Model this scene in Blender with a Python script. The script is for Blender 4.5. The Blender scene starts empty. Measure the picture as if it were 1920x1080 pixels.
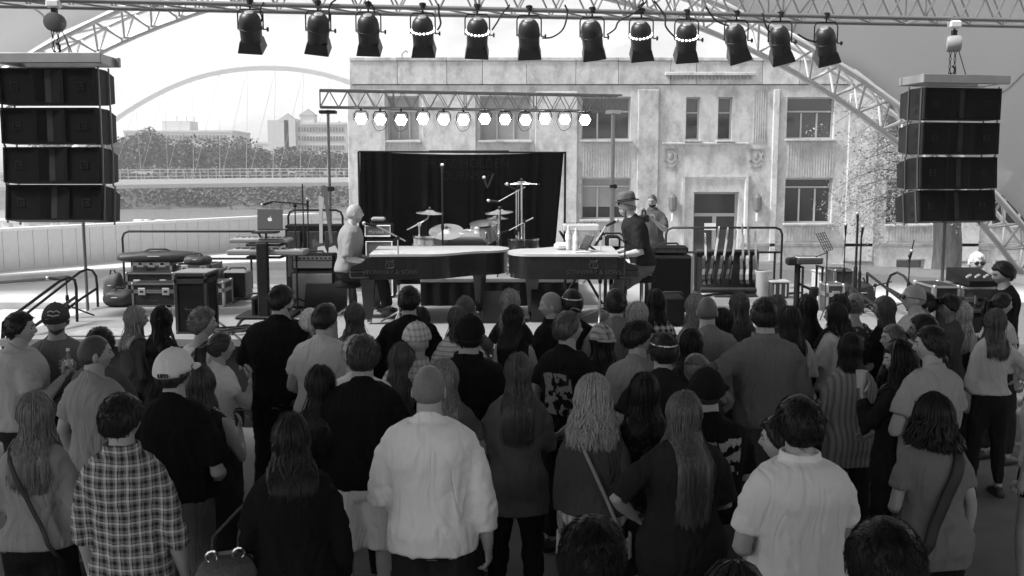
import bpy, bmesh, math, random
import numpy as np
from mathutils import Vector, Matrix, noise
R = math.radians
random.seed(7)
scn = bpy.context.scene
col = scn.collection
# ------------------------------------------------------------------ camera, sky, sun, exposure
F_PX = 1800.0
CAM_Z = 2.8
PITCH = math.atan(215.0 / F_PX)
cam_data = bpy.data.cameras.new('camera'); cam = bpy.data.objects.new('camera', cam_data); col.objects.link(cam)
cam.location = (0, 0, CAM_Z); cam.rotation_euler = (math.pi / 2 - PITCH, 0, 0)
cam_data.sensor_width = 36.0; cam_data.lens = F_PX * 36.0 / 1920.0
cam_data.clip_start = 0.05; cam_data.clip_end = 6000
scn.camera = cam
SUN_EL, SUN_AZ = 50.0, 105.0          # azimuth from +Y (behind the stage) towards -X (river side)
w = bpy.data.worlds.new('World'); scn.world = w; w.use_nodes = True
wn = w.node_tree; wn.nodes.clear()
sky = wn.nodes.new('ShaderNodeTexSky'); sky.sky_type = 'NISHITA'; sky.sun_disc = False
sky.sun_elevation = R(SUN_EL); sky.sun_rotation = R(-SUN_AZ); sky.dust_density = 1.5; sky.air_density = 1.0
bw = wn.nodes.new('ShaderNodeRGBToBW'); bg = wn.nodes.new('ShaderNodeBackground'); wo = wn.nodes.new('ShaderNodeOutputWorld')
tc = wn.nodes.new('ShaderNodeTexCoord'); mp = wn.nodes.new('ShaderNodeMapping'); mp.inputs['Scale'].default_value = (2.4, 2.4, 7)
cl = wn.nodes.new('ShaderNodeTexNoise'); cl.inputs['Scale'].default_value = 2.2; cl.inputs['Detail'].default_value = 7; cl.inputs['Roughness'].default_value = .55
cr = wn.nodes.new('ShaderNodeMapRange'); cr.inputs[1].default_value = .42; cr.inputs[2].default_value = .66; cr.inputs[3].default_value = .80; cr.inputs[4].default_value = 1.3
mu = wn.nodes.new('ShaderNodeMath'); mu.operation = 'MULTIPLY'
wn.links.new(tc.outputs['Generated'], mp.inputs[0]); wn.links.new(mp.outputs[0], cl.inputs[0]); wn.links.new(cl.outputs[0], cr.inputs[0])
wn.links.new(sky.outputs[0], bw.inputs[0]); wn.links.new(bw.outputs[0], mu.inputs[0]); wn.links.new(cr.outputs[0], mu.inputs[1])
wn.links.new(mu.outputs[0], bg.inputs[0]); wn.links.new(bg.outputs[0], wo.inputs[0])
bg.inputs[1].default_value = 0.112
sun_d = bpy.data.lights.new('sun', 'SUN'); sun = bpy.data.objects.new('sun', sun_d); col.objects.link(sun)
sun_d.energy = 2.4; sun_d.angle = R(10); sun_d.color = (1, 1, 1)
sdir = Vector((-math.sin(R(SUN_AZ)) * math.cos(R(SUN_EL)), math.cos(R(SUN_AZ)) * math.cos(R(SUN_EL)), math.sin(R(SUN_EL))))
sun.rotation_euler = sdir.to_track_quat('Z', 'Y').to_euler(); sun.location = (0, 0, 60)
vs = scn.view_settings; vs.view_transform = 'Standard'; vs.look = 'None'; vs.gamma = 1; vs.use_curve_mapping = False
vs.exposure = 1.45
scn.render.film_transparent = False
scn.render.engine = 'CYCLES'
try:
    scn.cycles.max_bounces = 8; scn.cycles.diffuse_bounces = 4; scn.cycles.transparent_max_bounces = 8; scn.cycles.use_denoising = True
except Exception: pass

# ------------------------------------------------------------------ pixel -> place helpers (pixels of the 1920 x 1080 photograph)
_cp, _sp = math.cos(PITCH), math.sin(PITCH)
def ray(px, py):
    a, b = (px - 960) / F_PX, (540 - py) / F_PX
    return Vector((a, _cp + b * _sp, -_sp + b * _cp))
def at_y(px, py, Y):
    d = ray(px, py); t = Y / d.y
    return Vector((d.x * t, Y, CAM_Z + d.z * t))
def at_z(px, py, z):
    d = ray(px, py); t = (z - CAM_Z) / d.z
    return Vector((d.x * t, d.y * t, z))
def at_plane(px, py, A, B):            # vertical plane through the plan points A, B
    d = ray(px, py); n = Vector((-(B[1] - A[1]), B[0] - A[0], 0))
    t = n.dot(Vector((A[0], A[1], 0))) / n.dot(Vector((d.x, d.y, 0)))
    return Vector((d.x * t, d.y * t, CAM_Z + d.z * t))

# ------------------------------------------------------------------ mesh builder
def basis(d):
    d = d.normalized(); up = Vector((0, 0, 1)) if abs(d.z) < .95 else Vector((0, 1, 0))
    a = d.cross(up).normalized(); b = a.cross(d).normalized()
    return a, b
class MB:
    def __init__(s): s.v = []; s.f = []
    def add(s, vs_, fs_):
        o = len(s.v); s.v += [tuple(x) for x in vs_]; s.f += [tuple(i + o for i in f) for f in fs_]; return s
    def box(s, c, d, rz=0, m=None):
        x, y, z = d[0] / 2, d[1] / 2, d[2] / 2
        P = [Vector((a, b, e)) for a in (-x, x) for b in (-y, y) for e in (-z, z)]
        M = m or Matrix.Rotation(rz, 3, 'Z')
        P = [M @ p + Vector(c) for p in P]
        return s.add(P, [(0, 1, 3, 2), (4, 6, 7, 5), (0, 4, 5, 1), (2, 3, 7, 6), (0, 2, 6, 4), (1, 5, 7, 3)])
    def rbox(s, c, d, r=.02, rz=0, m=None):          # box with chamfered edges
        x, y, z = d[0] / 2, d[1] / 2, d[2] / 2
        r = min(r, x * .9, y * .9, z * .9)
        M = m or Matrix.Rotation(rz, 3, 'Z')
        rings = []
        for zz, k in ((-z, r), (-z + r, 0), (z - r, 0), (z, r)):
            xx, yy = x - k, y - k; q = r * .9 if k == 0 else r * .5
            rings.append([(xx - q, -yy), (xx, -yy + q), (xx, yy - q), (xx - q, yy), (-xx + q, yy), (-xx, yy - q), (-xx, -yy + q), (-xx + q, -yy)])
        P = [M @ Vector((a, b, zz)) + Vector(c) for rg, zz in zip(rings, (-z, -z + r, z - r, z)) for a, b in rg]
        fs = [tuple(range(7, -1, -1)), tuple(range(24, 32))]
        for i in range(3):
            for j in range(8):
                a = i * 8 + j; b = i * 8 + (j + 1) % 8; fs.append((a, b, b + 8, a + 8))
        return s.add(P, fs)
    def tube(s, pts, r, n=8, cap=True, flat=None):
        pts = [Vector(p) for p in pts]; k = len(pts)
        rs = r if isinstance(r, (list, tuple)) else [r] * k
        P = []; pa = None
        for i, p in enumerate(pts):
            d = pts[min(i + 1, k - 1)] - pts[max(i - 1, 0)]
            if d.length < 1e-9: d = Vector((0, 0, 1))
            d.normalize()
            if pa is None: a, b = basis(d)
            else:
                a = pa - d * pa.dot(d)
                if a.length < 1e-6: a, b = basis(d)
                a.normalize(); b = a.cross(d).normalized()
            pa = a
            for j in range(n):
                t = 2 * math.pi * j / n
                P.append(p + (a * math.cos(t) + b * math.sin(t) * (flat or 1)) * rs[i])
        fs = []
        for i in range(k - 1):
            for j in range(n):
                q = i * n + j; q2 = i * n + (j + 1) % n; fs.append((q, q2, q2 + n, q + n))
        if cap: fs += [tuple(range(n - 1, -1, -1)), tuple(range((k - 1) * n, k * n))]
        return s.add(P, fs)
    def limb(s, pts, rs, n=10):                      # tube with ball ends
        s.tube(pts, rs, n)
        for p, r in ((pts[0], rs[0]), (pts[-1], rs[-1])): s.ball(p, (r, r, r), 8, 6)
        return s
    def ball(s, c, r, nu=12, nv=8, m=None):
        if not isinstance(r, (list, tuple)): r = (r, r, r)
        P = []; M = m or Matrix.Identity(3)
        P.append(M @ Vector((0, 0, -r[2])) + Vector(c))
        for i in range(1, nv):
            t = -math.pi / 2 + math.pi * i / nv
            for j in range(nu):
                u = 2 * math.pi * j / nu
                P.append(M @ Vector((r[0] * math.cos(t) * math.cos(u), r[1] * math.cos(t) * math.sin(u), r[2] * math.sin(t))) + Vector(c))
        P.append(M @ Vector((0, 0, r[2])) + Vector(c))
        fs = []
        for j in range(nu):
            fs.append((0, 1 + (j + 1) % nu, 1 + j)); L = 1 + (nv - 2) * nu
            fs.append((L + j, L + (j + 1) % nu, len(P) - 1))
        for i in range(nv - 2):
            for j in range(nu):
                a = 1 + i * nu + j; b = 1 + i * nu + (j + 1) % nu; fs.append((a, b, b + nu, a + nu))
        return s.add(P, fs)
    def lathe(s, prof, n=16, c=(0, 0, 0), m=None, cap=True):   # prof: (r, z)
        M = m or Matrix.Identity(3); P = []
        for r, z in prof:
            for j in range(n):
                t = 2 * math.pi * j / n; P.append(M @ Vector((r * math.cos(t), r * math.sin(t), z)) + Vector(c))
        fs = []
        for i in range(len(prof) - 1):
            for j in range(n):
                a = i * n + j; b = i * n + (j + 1) % n; fs.append((a, b, b + n, a + n))
        if cap: fs += [tuple(range(n - 1, -1, -1)), tuple(range((len(prof) - 1) * n, len(prof) * n))]
        return s.add(P, fs)
    def loft(s, rings):                              # rings: lists of points of equal count, capped
        n = len(rings[0]); P = [p for r in rings for p in r]; fs = []
        for i in range(len(rings) - 1):
            for j in range(n):
                a = i * n + j; b = i * n + (j + 1) % n; fs.append((a, b, b + n, a + n))
        fs += [tuple(range(n - 1, -1, -1)), tuple(range((len(rings) - 1) * n, len(rings) * n))]
        return s.add(P, fs)
    def prism(s, poly, z0, z1):
        n = len(poly); P = [(x, y, z0) for x, y in poly] + [(x, y, z1) for x, y in poly]
        return s.add(P, [tuple(range(n - 1, -1, -1)), tuple(range(n, 2 * n))] + [(i, (i + 1) % n, (i + 1) % n + n, i + n) for i in range(n)])
    def mesh(s, name, smooth=None):
        me = bpy.data.meshes.new(name); me.from_pydata(s.v, [], s.f); me.validate()
        bm = bmesh.new(); bm.from_mesh(me); bmesh.ops.recalc_face_normals(bm, faces=bm.faces); bm.to_mesh(me); bm.free()
        if smooth is not None:
            me.shade_smooth()
            if smooth > 0: me.set_sharp_from_angle(angle=R(smooth))
        return me
    def build(s, name, m, parent=None, smooth=35, loc=None, rz=None, **kw):
        o = bpy.data.objects.new(name, s.mesh(name, smooth)); col.objects.link(o)
        if m: o.data.materials.append(m)
        if parent: o.parent = parent
        if loc is not None: o.location = loc
        if rz is not None: o.rotation_euler = (0, 0, rz)
        return tag(o, **kw)
def tag(o, label=None, cat=None, group=None, kind=None):
    if label:
        o['label'] = label
        if len(label.split()) > 16: print('LONG', len(label.split()), label)
    if cat: o['category'] = cat
    if group: o['group'] = group
    if kind: o['kind'] = kind
    return o
def empty(name, loc=(0, 0, 0), rz=0, **kw):
    o = bpy.data.objects.new(name, None); col.objects.link(o); o.location = loc; o.rotation_euler = (0, 0, rz); o.empty_display_size = .1
    return tag(o, **kw)
def share(name, me, parent, loc=(0, 0, 0), rot=(0, 0, 0), scale=None, **kw):
    o = bpy.data.objects.new(name, me); col.objects.link(o); o.parent = parent; o.location = loc; o.rotation_euler = rot
    if scale: o.scale = scale
    return tag(o, **kw)
def copy_tree(o, parent=None):
    kids = [c for c in bpy.data.objects if c.parent == o] if not hasattr(o, '_k') else []
    c = o.copy(); col.objects.link(c)
    if parent: c.parent = parent
    for k in kids: copy_tree(k, c)
    return c

# ------------------------------------------------------------------ materials (a black-and-white world: all greys)
_mc = {}
def nodes(m):
    m.use_nodes = True; nt = m.node_tree; return nt, nt.nodes['Principled BSDF']
def gr(v): return (v, v, v, 1)
def mat(name, g=.5, rough=.6, metal=0.0, var=0.0, vscale=6.0, bump=0.0, bscale=40.0, stretch=None, spec=.5, emit=0.0, coat=0.0, dirt=0.0, dscale=1.5):
    key = (name, g, rough, metal, var, vscale, bump, bscale, stretch, spec, emit, coat, dirt)
    if key in _mc: return _mc[key]
    m = bpy.data.materials.new(name); nt, b = nodes(m); L = nt.links
    b.inputs['Base Color'].default_value = gr(g); b.inputs['Roughness'].default_value = rough; b.inputs['Metallic'].default_value = metal
    b.inputs['Specular IOR Level'].default_value = spec; b.inputs['Coat Weight'].default_value = coat
    if emit: b.inputs['Emission Color'].default_value = gr(1); b.inputs['Emission Strength'].default_value = emit
    tcn = nt.nodes.new('ShaderNodeTexCoord'); src = tcn.outputs['Object']
    if stretch:
        mpn = nt.nodes.new('ShaderNodeMapping'); mpn.inputs['Scale'].default_value = stretch; L.new(src, mpn.inputs[0]); src = mpn.outputs[0]
    if var:
        n = nt.nodes.new('ShaderNodeTexNoise'); n.inputs['Scale'].default_value = vscale; n.inputs['Detail'].default_value = 5; L.new(src, n.inputs[0])
        mr = nt.nodes.new('ShaderNodeMapRange'); mr.inputs[1].default_value = .3; mr.inputs[2].default_value = .7
        mr.inputs[3].default_value = g * (1 - var); mr.inputs[4].default_value = g * (1 + var); L.new(n.outputs[0], mr.inputs[0])
        out = mr.outputs[0]
        if dirt:
            n2 = nt.nodes.new('ShaderNodeTexNoise'); n2.inputs['Scale'].default_value = dscale; n2.inputs['Detail'].default_value = 8; n2.inputs['Roughness'].default_value = .7; L.new(src, n2.inputs[0])
            m2 = nt.nodes.new('ShaderNodeMapRange'); m2.inputs[1].default_value = .5; m2.inputs[2].default_value = .72; m2.inputs[3].default_value = 1; m2.inputs[4].default_value = 1 - dirt; L.new(n2.outputs[0], m2.inputs[0])
            mm = nt.nodes.new('ShaderNodeMath'); mm.operation = 'MULTIPLY'; L.new(out, mm.inputs[0]); L.new(m2.outputs[0], mm.inputs[1]); out = mm.outputs[0]
        L.new(out, b.inputs['Base Color'])
    if bump:
        n3 = nt.nodes.new('ShaderNodeTexNoise'); n3.inputs['Scale'].default_value = bscale; n3.inputs['Detail'].default_value = 3; L.new(src, n3.inputs[0])
        bp = nt.nodes.new('ShaderNodeBump'); bp.inputs['Strength'].default_value = bump; bp.inputs['Distance'].default_value = .01; L.new(n3.outputs[0], bp.inputs['Height']); L.new(bp.outputs[0], b.inputs['Normal'])
    _mc[key] = m
    return m
def black(): return mat('black_paint', .012, .5, var=.3)
BLK = mat('black_paint', .010, .6, var=.3, spec=.2); BLKM = mat('black_metal', .016, .45, .2, var=.2, spec=.3); STEEL = mat('steel', .55, .3, .9, var=.1); ALU = mat('aluminium', .5, .38, .85, var=.12)
CHROME = mat('chrome', .75, .12, 1.0); GREYP = mat('grey_paint', .3, .5, var=.1); WHITE = mat('white_paint', .78, .5, var=.05); LGREY = mat('light_grey_paint', .5, .5, var=.08)
TOLEX = mat('black_tolex', .009, .8, var=.3, bump=.3, bscale=300, spec=.15); GRILLE = mat('speaker_cloth', .007, .95, var=.4, vscale=60, bump=.3, bscale=400, spec=.1); RUBBER = mat('rubber', .018, .8)
PAPER = mat('white_paper', .8, .7)
# ------------------------------------------------------------------ the setting
def slab(name, poly, z0, z1, m, **kw): return MB().prism(poly, z0, z1).build(name, m, None, None, **kw)
ASPH = mat('dark_concrete', .11, .85, var=.18, vscale=2.5, bump=.25, bscale=60, dirt=.3, dscale=.8)
CONC = mat('pale_concrete', .55, .8, var=.08, vscale=1.2, bump=.2, bscale=50, dirt=.15)
CONCW = mat('wall_concrete', .6, .8, var=.12, vscale=.7, bump=.15, bscale=30, dirt=.18, dscale=.5)
EARTH = mat('earth', .12, .95, var=.3, vscale=.1)
def rect(x0, y0, x1, y1): return [(x0, y0), (x1, y0), (x1, y1), (x0, y1)]
g = MB(); g.add([(-5000, -400, -3.4), (5000, -400, -3.4), (5000, 5000, -3.4), (-5000, 5000, -3.4)], [(0, 1, 2, 3)])
g.build('ground', EARTH, None, None, kind='structure')
slab('audience_floor', rect(-45, -30, 45, 15.6), -3.3, 0, ASPH, kind='structure')
# round plaza behind the stage with a raised rim
arc = [(14.2 * math.sin(a), 8 + 14.2 * math.cos(a)) for a in [R(-62 + 124 * i / 48) for i in range(49)]]
slab('plaza', [(-40, 15.6)] + [(-40, 17.0)] + [p for p in arc if p[1] > 15.6] + [(16, 15.6)], -3.29, .70, CONC, kind='structure')
kb = MB()
for i in range(48):
    (x0, y0), (x1, y1) = arc[i], arc[i + 1]
    k0, k1 = 1 + .35 / 14.2, 1 + .35 / 14.2
    q = [(x0, y0), (x1, y1), (x1 * k1, 8 + (y1 - 8) * k1), (x0 * k0, 8 + (y0 - 8) * k0)]
    if min(y0, y1) > 15.7: kb.prism(q, .2, .84)
kb.build('plaza_kerb', mat('white_concrete', .7, .7, var=.06), None, None, kind='structure')
slab('riverwalk', [(-90, 17.1), (-8.7, 17.1), (-8.7, 68), (-12.2, 63.0), (-35.6, 26.4), (-90, 20)], -3.28, -1.75, CONC, kind='structure')
slab('street', rect(-8.6, 24.5, 70, 120), -3.27, -2.0, mat('street_concrete', .4, .85, var=.15, dirt=.2), kind='structure')
# river with ripples
wm = bpy.data.materials.new('river_water'); nt, b = nodes(wm); b.inputs['Base Color'].default_value = gr(.22); b.inputs['Roughness'].default_value = .18
n = nt.nodes.new('ShaderNodeTexNoise'); n.inputs['Scale'].default_value = .6; n.inputs['Detail'].default_value = 4
bp = nt.nodes.new('ShaderNodeBump'); bp.inputs['Strength'].default_value = .5; bp.inputs['Distance'].default_value = .15
tcn = nt.nodes.new('ShaderNodeTexCoord'); nt.links.new(tcn.outputs['Object'], n.inputs[0]); nt.links.new(n.outputs[0], bp.inputs['Height']); nt.links.new(bp.outputs[0], b.inputs['Normal'])
MB().add([(-900, 20, -2.99), (-8.65, 20, -2.99), (-8.65, 160, -2.99), (-900, 160, -2.99)], [(0, 1, 2, 3)]).build('river', wm, None, None, kind='structure')
MB().add([(-8.65, 120.01, -2.98), (700, 120.01, -2.98), (700, 160, -2.98), (-8.65, 160, -2.98)], [(0, 1, 2, 3)]).build('river', wm, None, None, kind='structure')
# far bank
fb = MB(); xs = [-900 + 60 * i for i in range(31)]; prof = [(152, -3.2), (158, -2.4), (172, -.3), (186, 1.6), (205, 2.2), (500, 3), (4500, 4)]
P = [(x, y + 3 * math.sin(x * .07), z) for y, z in prof for x in xs]; nx = len(xs)
fb.add(P, [(i * nx + j, i * nx + j + 1, (i + 1) * nx + j + 1, (i + 1) * nx + j) for i in range(len(prof) - 1) for j in range(nx - 1)])
fb.build('far_bank', mat('bank_grass', .1, .95, var=.3, vscale=.15), None, 0, kind='structure')

# floodwall: concrete panels as pieces
fw = empty('flood_wall', (0, 0, 0), label='long pale concrete flood wall of upright panels along the river', cat='wall')
A, B = Vector((-38.5, 22.3)), Vector((-12.6, 62.4)); L = (B - A).length; d = (B - A) / L; ang = math.atan2(d.y, d.x); npan = 64
pw = L / npan
pm = MB().rbox((0, 0, -.85), (pw - .02, .35, 1.9), .012).mesh('wall_panel', None); pm.materials.append(CONCW)
cm = MB().rbox((0, 0, 0), (pw + .004, .5, .16), .02).mesh('coping', None); cm.materials.append(mat('white_concrete', .7, .7, var=.06))
for i in range(npan):
    c = A + d * (pw * (i + .5)); share('wall_panel', pm, fw, (c.x, c.y, 0), (0, 0, ang)); share('coping', cm, fw, (c.x, c.y, .17), (0, 0, ang))
MB().box((A.x * .5 + B.x * .5 + .05, A.y * .5 + B.y * .5 + .05, -2.4), (L, .3, 1.4), ang).build('footing', CONCW, fw, None)
# pale pillars of the landing seen above the wall
for i, px in enumerate((14, 52, 58, 104, 120, 168, 214, 260, 272, 300)):
    p = at_y(px, 418, 66 + i * 2.5); hgt = 1.9 + .25 * (i % 3)
    t = empty('pillar', (p.x, p.y, -2.99), label='white pillar at the river landing beyond the flood wall', cat='pillar', group='white pillars at the river landing')
    MB().rbox((0, 0, (p.z + 2.99) / 2), (.5, .5, p.z + 2.99 + .1 * (i % 3)), .03).build('shaft', WHITE, t, None)
    MB().rbox((0, 0, p.z + 3.2), (.7, .7, .18), .03).build('capital', WHITE, t, None)

# ------------------------------------------------------------------ trees
LEAF = mat('leaves', .085, .7, var=.45, vscale=.35); LEAFL = mat('pale_leaves', .26, .7, var=.4, vscale=.6); BARK = mat('bark', .12, .9, var=.3, vscale=4, bump=.5, bscale=12, stretch=(3, 3, .6))
def leaf_cloud(mb, c, r, n, s, rnd):
    for _ in range(n):
        while True:
            q = Vector((rnd.uniform(-1, 1), rnd.uniform(-1, 1), rnd.uniform(-1, 1)))
            if q.length < 1: break
        q = Vector((q.x * r[0], q.y * r[1], q.z * r[2])) + Vector(c)
        a = Vector((rnd.gauss(0, 1), rnd.gauss(0, 1), rnd.gauss(0, .6))).normalized(); b2 = a.cross(Vector((rnd.gauss(0, 1), rnd.gauss(0, 1), rnd.gauss(0, 1)))).normalized()
        k = s * rnd.uniform(.6, 1.3)
        mb.add([q - a * k, q + b2 * k * .45, q + a * k, q - b2 * k * .45], [(0, 1, 2, 3)])
def tree(x, y, z, h, wd, label, clumps=26, per=55, leaf=.55, seed=1, m=LEAF, cone=False, group='trees on the far bank'):
    rnd = random.Random(seed); t = empty('tree', (x, y, z), label=label, cat='tree', group=group)
    tr = MB(); tr.tube([(0, 0, -.5), (.1, 0, h * .25), (-.05, .1, h * .5), (.05, 0, h * .82)], [wd * .05, wd * .04, wd * .028, .03], 8)
    cr_ = MB()
    for i in range(clumps):
        u = rnd.random(); a = rnd.uniform(0, 6.28)
        if cone: zz = h * (.12 + .85 * u); rr = wd * .5 * (1 - u) * rnd.uniform(.4, 1)
        else: zz = h * (.28 + .66 * u); rr = wd * .5 * math.sqrt(max(0, 1 - ((u - .42) / .62) ** 2)) * rnd.uniform(.35, 1)
        c = Vector((rr * math.cos(a), rr * math.sin(a), zz)); k = wd * rnd.uniform(.13, .22) * (.6 if cone else 1)
        leaf_cloud(cr_, c, (k, k, k * .8), per, leaf, rnd)
        if i % 3 == 0: tr.tube([(0, 0, zz * .55), (c * .5) + Vector((0, 0, zz * .12)), c], [wd * .018, wd * .012, .02], 5)
    tr.build('trunk', BARK, t); cr_.build('crown', m, t, None)
    return t
far = [(215, 250, 208, 12, 'broad dark tree at the edge of the hanging speaker stack'), (262, 262, 215, 11, 'rounded tree left of the pale office block'), (295, 246, 205, 14, 'tallest full tree in front of the pale office block'), (340, 268, 212, 12, 'low spreading tree under the office windows'),
       (430, 266, 206, 16, 'wide domed tree between the office block and the hotel'), (465, 278, 225, 8, 'small far tree right of the wide domed tree'), (505, 286, 212, 15, 'low dark tree in front of the blank hotel wall'), (540, 280, 204, 8, 'narrow tree at the corner of the hotel'),
       (588, 280, 208, 15, 'bushy dark tree under the hotel windows'), (640, 290, 214, 10, 'tree beside the stone building corner'), (170, 262, 222, 14, 'tree half hidden behind the hanging speaker stack'), (120, 258, 214, 14, 'tree behind the hanging speaker stack, far left')]
for i, (px, py, Y, wd, lab) in enumerate(far):
    p = at_y(px, py - (i * 7 % 5) * 3 + 2, Y); tree(p.x, Y, 2.2, p.z - 3.4, wd, lab, clumps=40, per=95, leaf=.4, seed=i + 3, m=mat('leaves', (.05, .09, .065, .11)[i % 4], .75, var=.3, vscale=.2))
for i, (px, py, lab) in enumerate(((378, 281, 'small dark conical fir in front of the far office block'), (347, 287, 'smaller conical fir left of its twin'))):
    p = at_y(px, py, 196); tree(p.x, 196, 1.9, p.z - 1.9, 5.2, lab, clumps=30, per=40, leaf=.35, seed=40 + i, cone=True)
bush = MB(); rnd = random.Random(5)
for i in range(330):
    Y = rnd.uniform(155, 187); px = rnd.uniform(130, 680); p = at_y(px, 360, Y); z = -2.6 + (Y - 155) * .135
    k = rnd.uniform(.9, 2.3); leaf_cloud(bush, (p.x, Y, z + k * .5), (k * 1.3, k, k * .9), 44, .38, rnd)
bush.build('undergrowth', mat('undergrowth_leaves', .085, .8, var=.35, vscale=.12), None, None, kind='stuff', label='tangled undergrowth covering the far river bank', cat='undergrowth')
hedge = MB()
for i in range(150):
    px = rnd.uniform(130, 680); Y = rnd.uniform(190, 204); p = at_y(px, 318, Y); k = rnd.uniform(.8, 1.6)
    leaf_cloud(hedge, (p.x, Y, 2.2 + k * .6), (k * 1.5, k, k), 40, .36, rnd)
hedge.build('shrubbery', mat('undergrowth_leaves', .085, .8, var=.35, vscale=.12), None, None, kind='stuff', label='low shrubbery along the road above the far bank', cat='shrubbery')
# parked cars far behind
def far_car(px, py, Y, g_, lab):
    p = at_y(px, py, Y); t = empty('parked_car', (p.x, Y, 2.3), label=lab, cat='car', group='cars parked above the far bank')
    mb = MB(); mb.loft([[(-2.1, s * .85, z1), (-2.1, s * .85, z2)] and [(-2.1, s * .85, .35), (2.1, s * .85, .35), (2.15, s * .85, .75), (1.2, s * .85, .9), (-2.0, s * .85, .95)] for s in (-1, 1)] if False else
            [[Vector((x, s * .85, z)) for x, z in ((-2.1, .35), (2.1, .35), (2.15, .75), (1.2, .92), (-2.1, .97))] for s in (-1, 1)])
    mb.build('body', mat('car_paint', g_, .3, coat=.5), t, None)
    MB().loft([[Vector((x, s * .72, z)) for x, z in ((-1.9, .95), (1.1, .92), (.5, 1.42), (-1.5, 1.45))] for s in (-1, 1)]).build('cabin', mat('dark_glass', .03, .1), t, None)
    wmsh = MB().lathe([(.32, -.1), (.32, .1)], 12, m=Matrix.Rotation(math.pi / 2, 3, 'X')).mesh('wheel', 40); wmsh.materials.append(RUBBER)
    for x in (-1.3, 1.35):
        for s in (-1, 1): share('wheel', wmsh, t, (x, s * .8, .33))
for a in ((505, 305, 188, .7, 'white car parked above the far bank in front of the hotel'), (470, 308, 188, .3, 'grey car parked left of the white car'), (562, 307, 188, .6, 'pale van-like car right of the white car'), (628, 306, 188, .55, 'pale car near the stone building corner'), (268, 313, 188, .6, 'light car under the trees behind the bridge')): far_car(*a)

# ------------------------------------------------------------------ far buildings
FB = mat('far_building', .55, .8, var=.05); FBG = mat('far_window', .16, .3); ROOFM = mat('far_roof', .2, .8)
def far_building(px0, px1, ytop, Y, rows, cols, lab, name='office_building', winh=.5, z0=0, wx=(0.05, .95), depth=20):
    a, b2 = at_y(px0, ytop, Y), at_y(px1, ytop, Y); t = empty(name, ((a.x + b2.x) / 2, Y, z0), label=lab, cat='building')
    W = b2.x - a.x; H = a.z - z0
    MB().box((0, depth / 2, H / 2), (W, depth, H)).build('wall', FB, t, None)
    MB().box((0, depth / 2, H + .3), (W + .4, depth + .4, .6)).build('parapet', FB, t, None)
    wm_ = None; st = H * .92 / rows; cw = W * (wx[1] - wx[0]) / cols
    mb = MB().box((0, 0, 0), (cw * .62, .3, st * winh)); wm_ = mb.mesh('window', None); wm_.materials.append(FBG)
    for i in range(rows):
        for j in range(cols): share('window', wm_, t, (-W / 2 + W * wx[0] + cw * (j + .5), -.02, H - st * (i + .5)))
    return t, W, H
t, W, H = far_building(232, 436, 248, 300, 4, 26, 'long pale office block with strip windows behind the far trees')
MB().box((-2, 8, H + 2), (W * .26, 8, 3.4)).build('penthouse', FB, t, None)
for x in (-3, 0, 2.4): MB().tube([(x, 8, H + 3.6), (x, 8, H + 5.4)], .25, 6).build('antenna', FB, t, None)
t, W, H = far_building(553, 650, 234, 260, 6, 16, 'hotel wing with rows of square windows and pyramid roofed towers', 'hotel_building', .48, depth=16)
for dx, w2, hh in ((-W / 2 - 5.6, 5.6, 1.2), (-W / 2 - 2.5, 3.0, 1.6)): MB().box((dx + 1.3, 6, (H + hh) / 2), (w2, 14, H + hh)).build('tower_wall', FB, t, None)
def pyr(x, y, z, w2, h2, wallh):
    if wallh: MB().box((x, y, z + wallh / 2), (w2 * .86, w2 * .86, wallh)).build('turret', FB, t, None)
    z += wallh; k = w2 / 2
    MB().add([(x - k, y - k, z), (x + k, y - k, z), (x + k, y + k, z), (x - k, y + k, z), (x, y, z + h2)], [(0, 1, 4), (1, 2, 4), (2, 3, 4), (3, 0, 4), (3, 2, 1, 0)]).build('roof', ROOFM, t, None)
pyr(-W / 2 + 2.4, 6, H + .3, 4.6, 2, 2.4); pyr(-W / 2 - 3.2, 6, H + 1.2, 4.4, 2, .3); pyr(W / 2 - 3, 6, H, 2.4, 1.4, 0)
far_building(478, 505, 270, 262, 2, 4, 'low pale annex left of the hotel tower', 'annex_building', .4)

# ------------------------------------------------------------------ arched footbridge
br = empty('footbridge', (0, 0, 0), label='white arched footbridge with cable hangers over the river', cat='bridge')
WB = mat('bridge_white', .8, .4, var=.03)
YB0, YB1 = 112.0, 128.0
def bp_(px, py): return at_plane(px, py, (-60, 109), (10, 129))
ctrl = [(60, 336), (120, 296), (215, 222), (290, 176), (360, 146), (430, 130), (500, 125), (570, 130), (640, 147), (720, 180), (800, 228), (880, 300), (915, 336)]
ap = []
for i in range(len(ctrl) - 1):
    for k in range(4):
        u = k / 4; p0 = ctrl[max(i - 1, 0)]; p1 = ctrl[i]; p2 = ctrl[i + 1]; p3 = ctrl[min(i + 2, len(ctrl) - 1)]
        f = lambda j: .5 * (2 * p1[j] + (p2[j] - p0[j]) * u + (2 * p0[j] - 5 * p1[j] + 4 * p2[j] - p3[j]) * u * u + (3 * p1[j] - p0[j] - 3 * p2[j] + p3[j]) * u ** 3)
        ap.append(bp_(f(0), f(1)))
ap.append(bp_(*ctrl[-1]))
MB().tube(ap, .45, 12).build('arch', WB, br, 60)
dk = MB(); e0, e1 = bp_(0, 345), bp_(960, 332)
pts = [(bp_(px, 344 - 9 * math.sin(max(0, min(1, (px + 60) / 900)) * 1.6))) for px in range(-60, 961, 60)]
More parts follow.
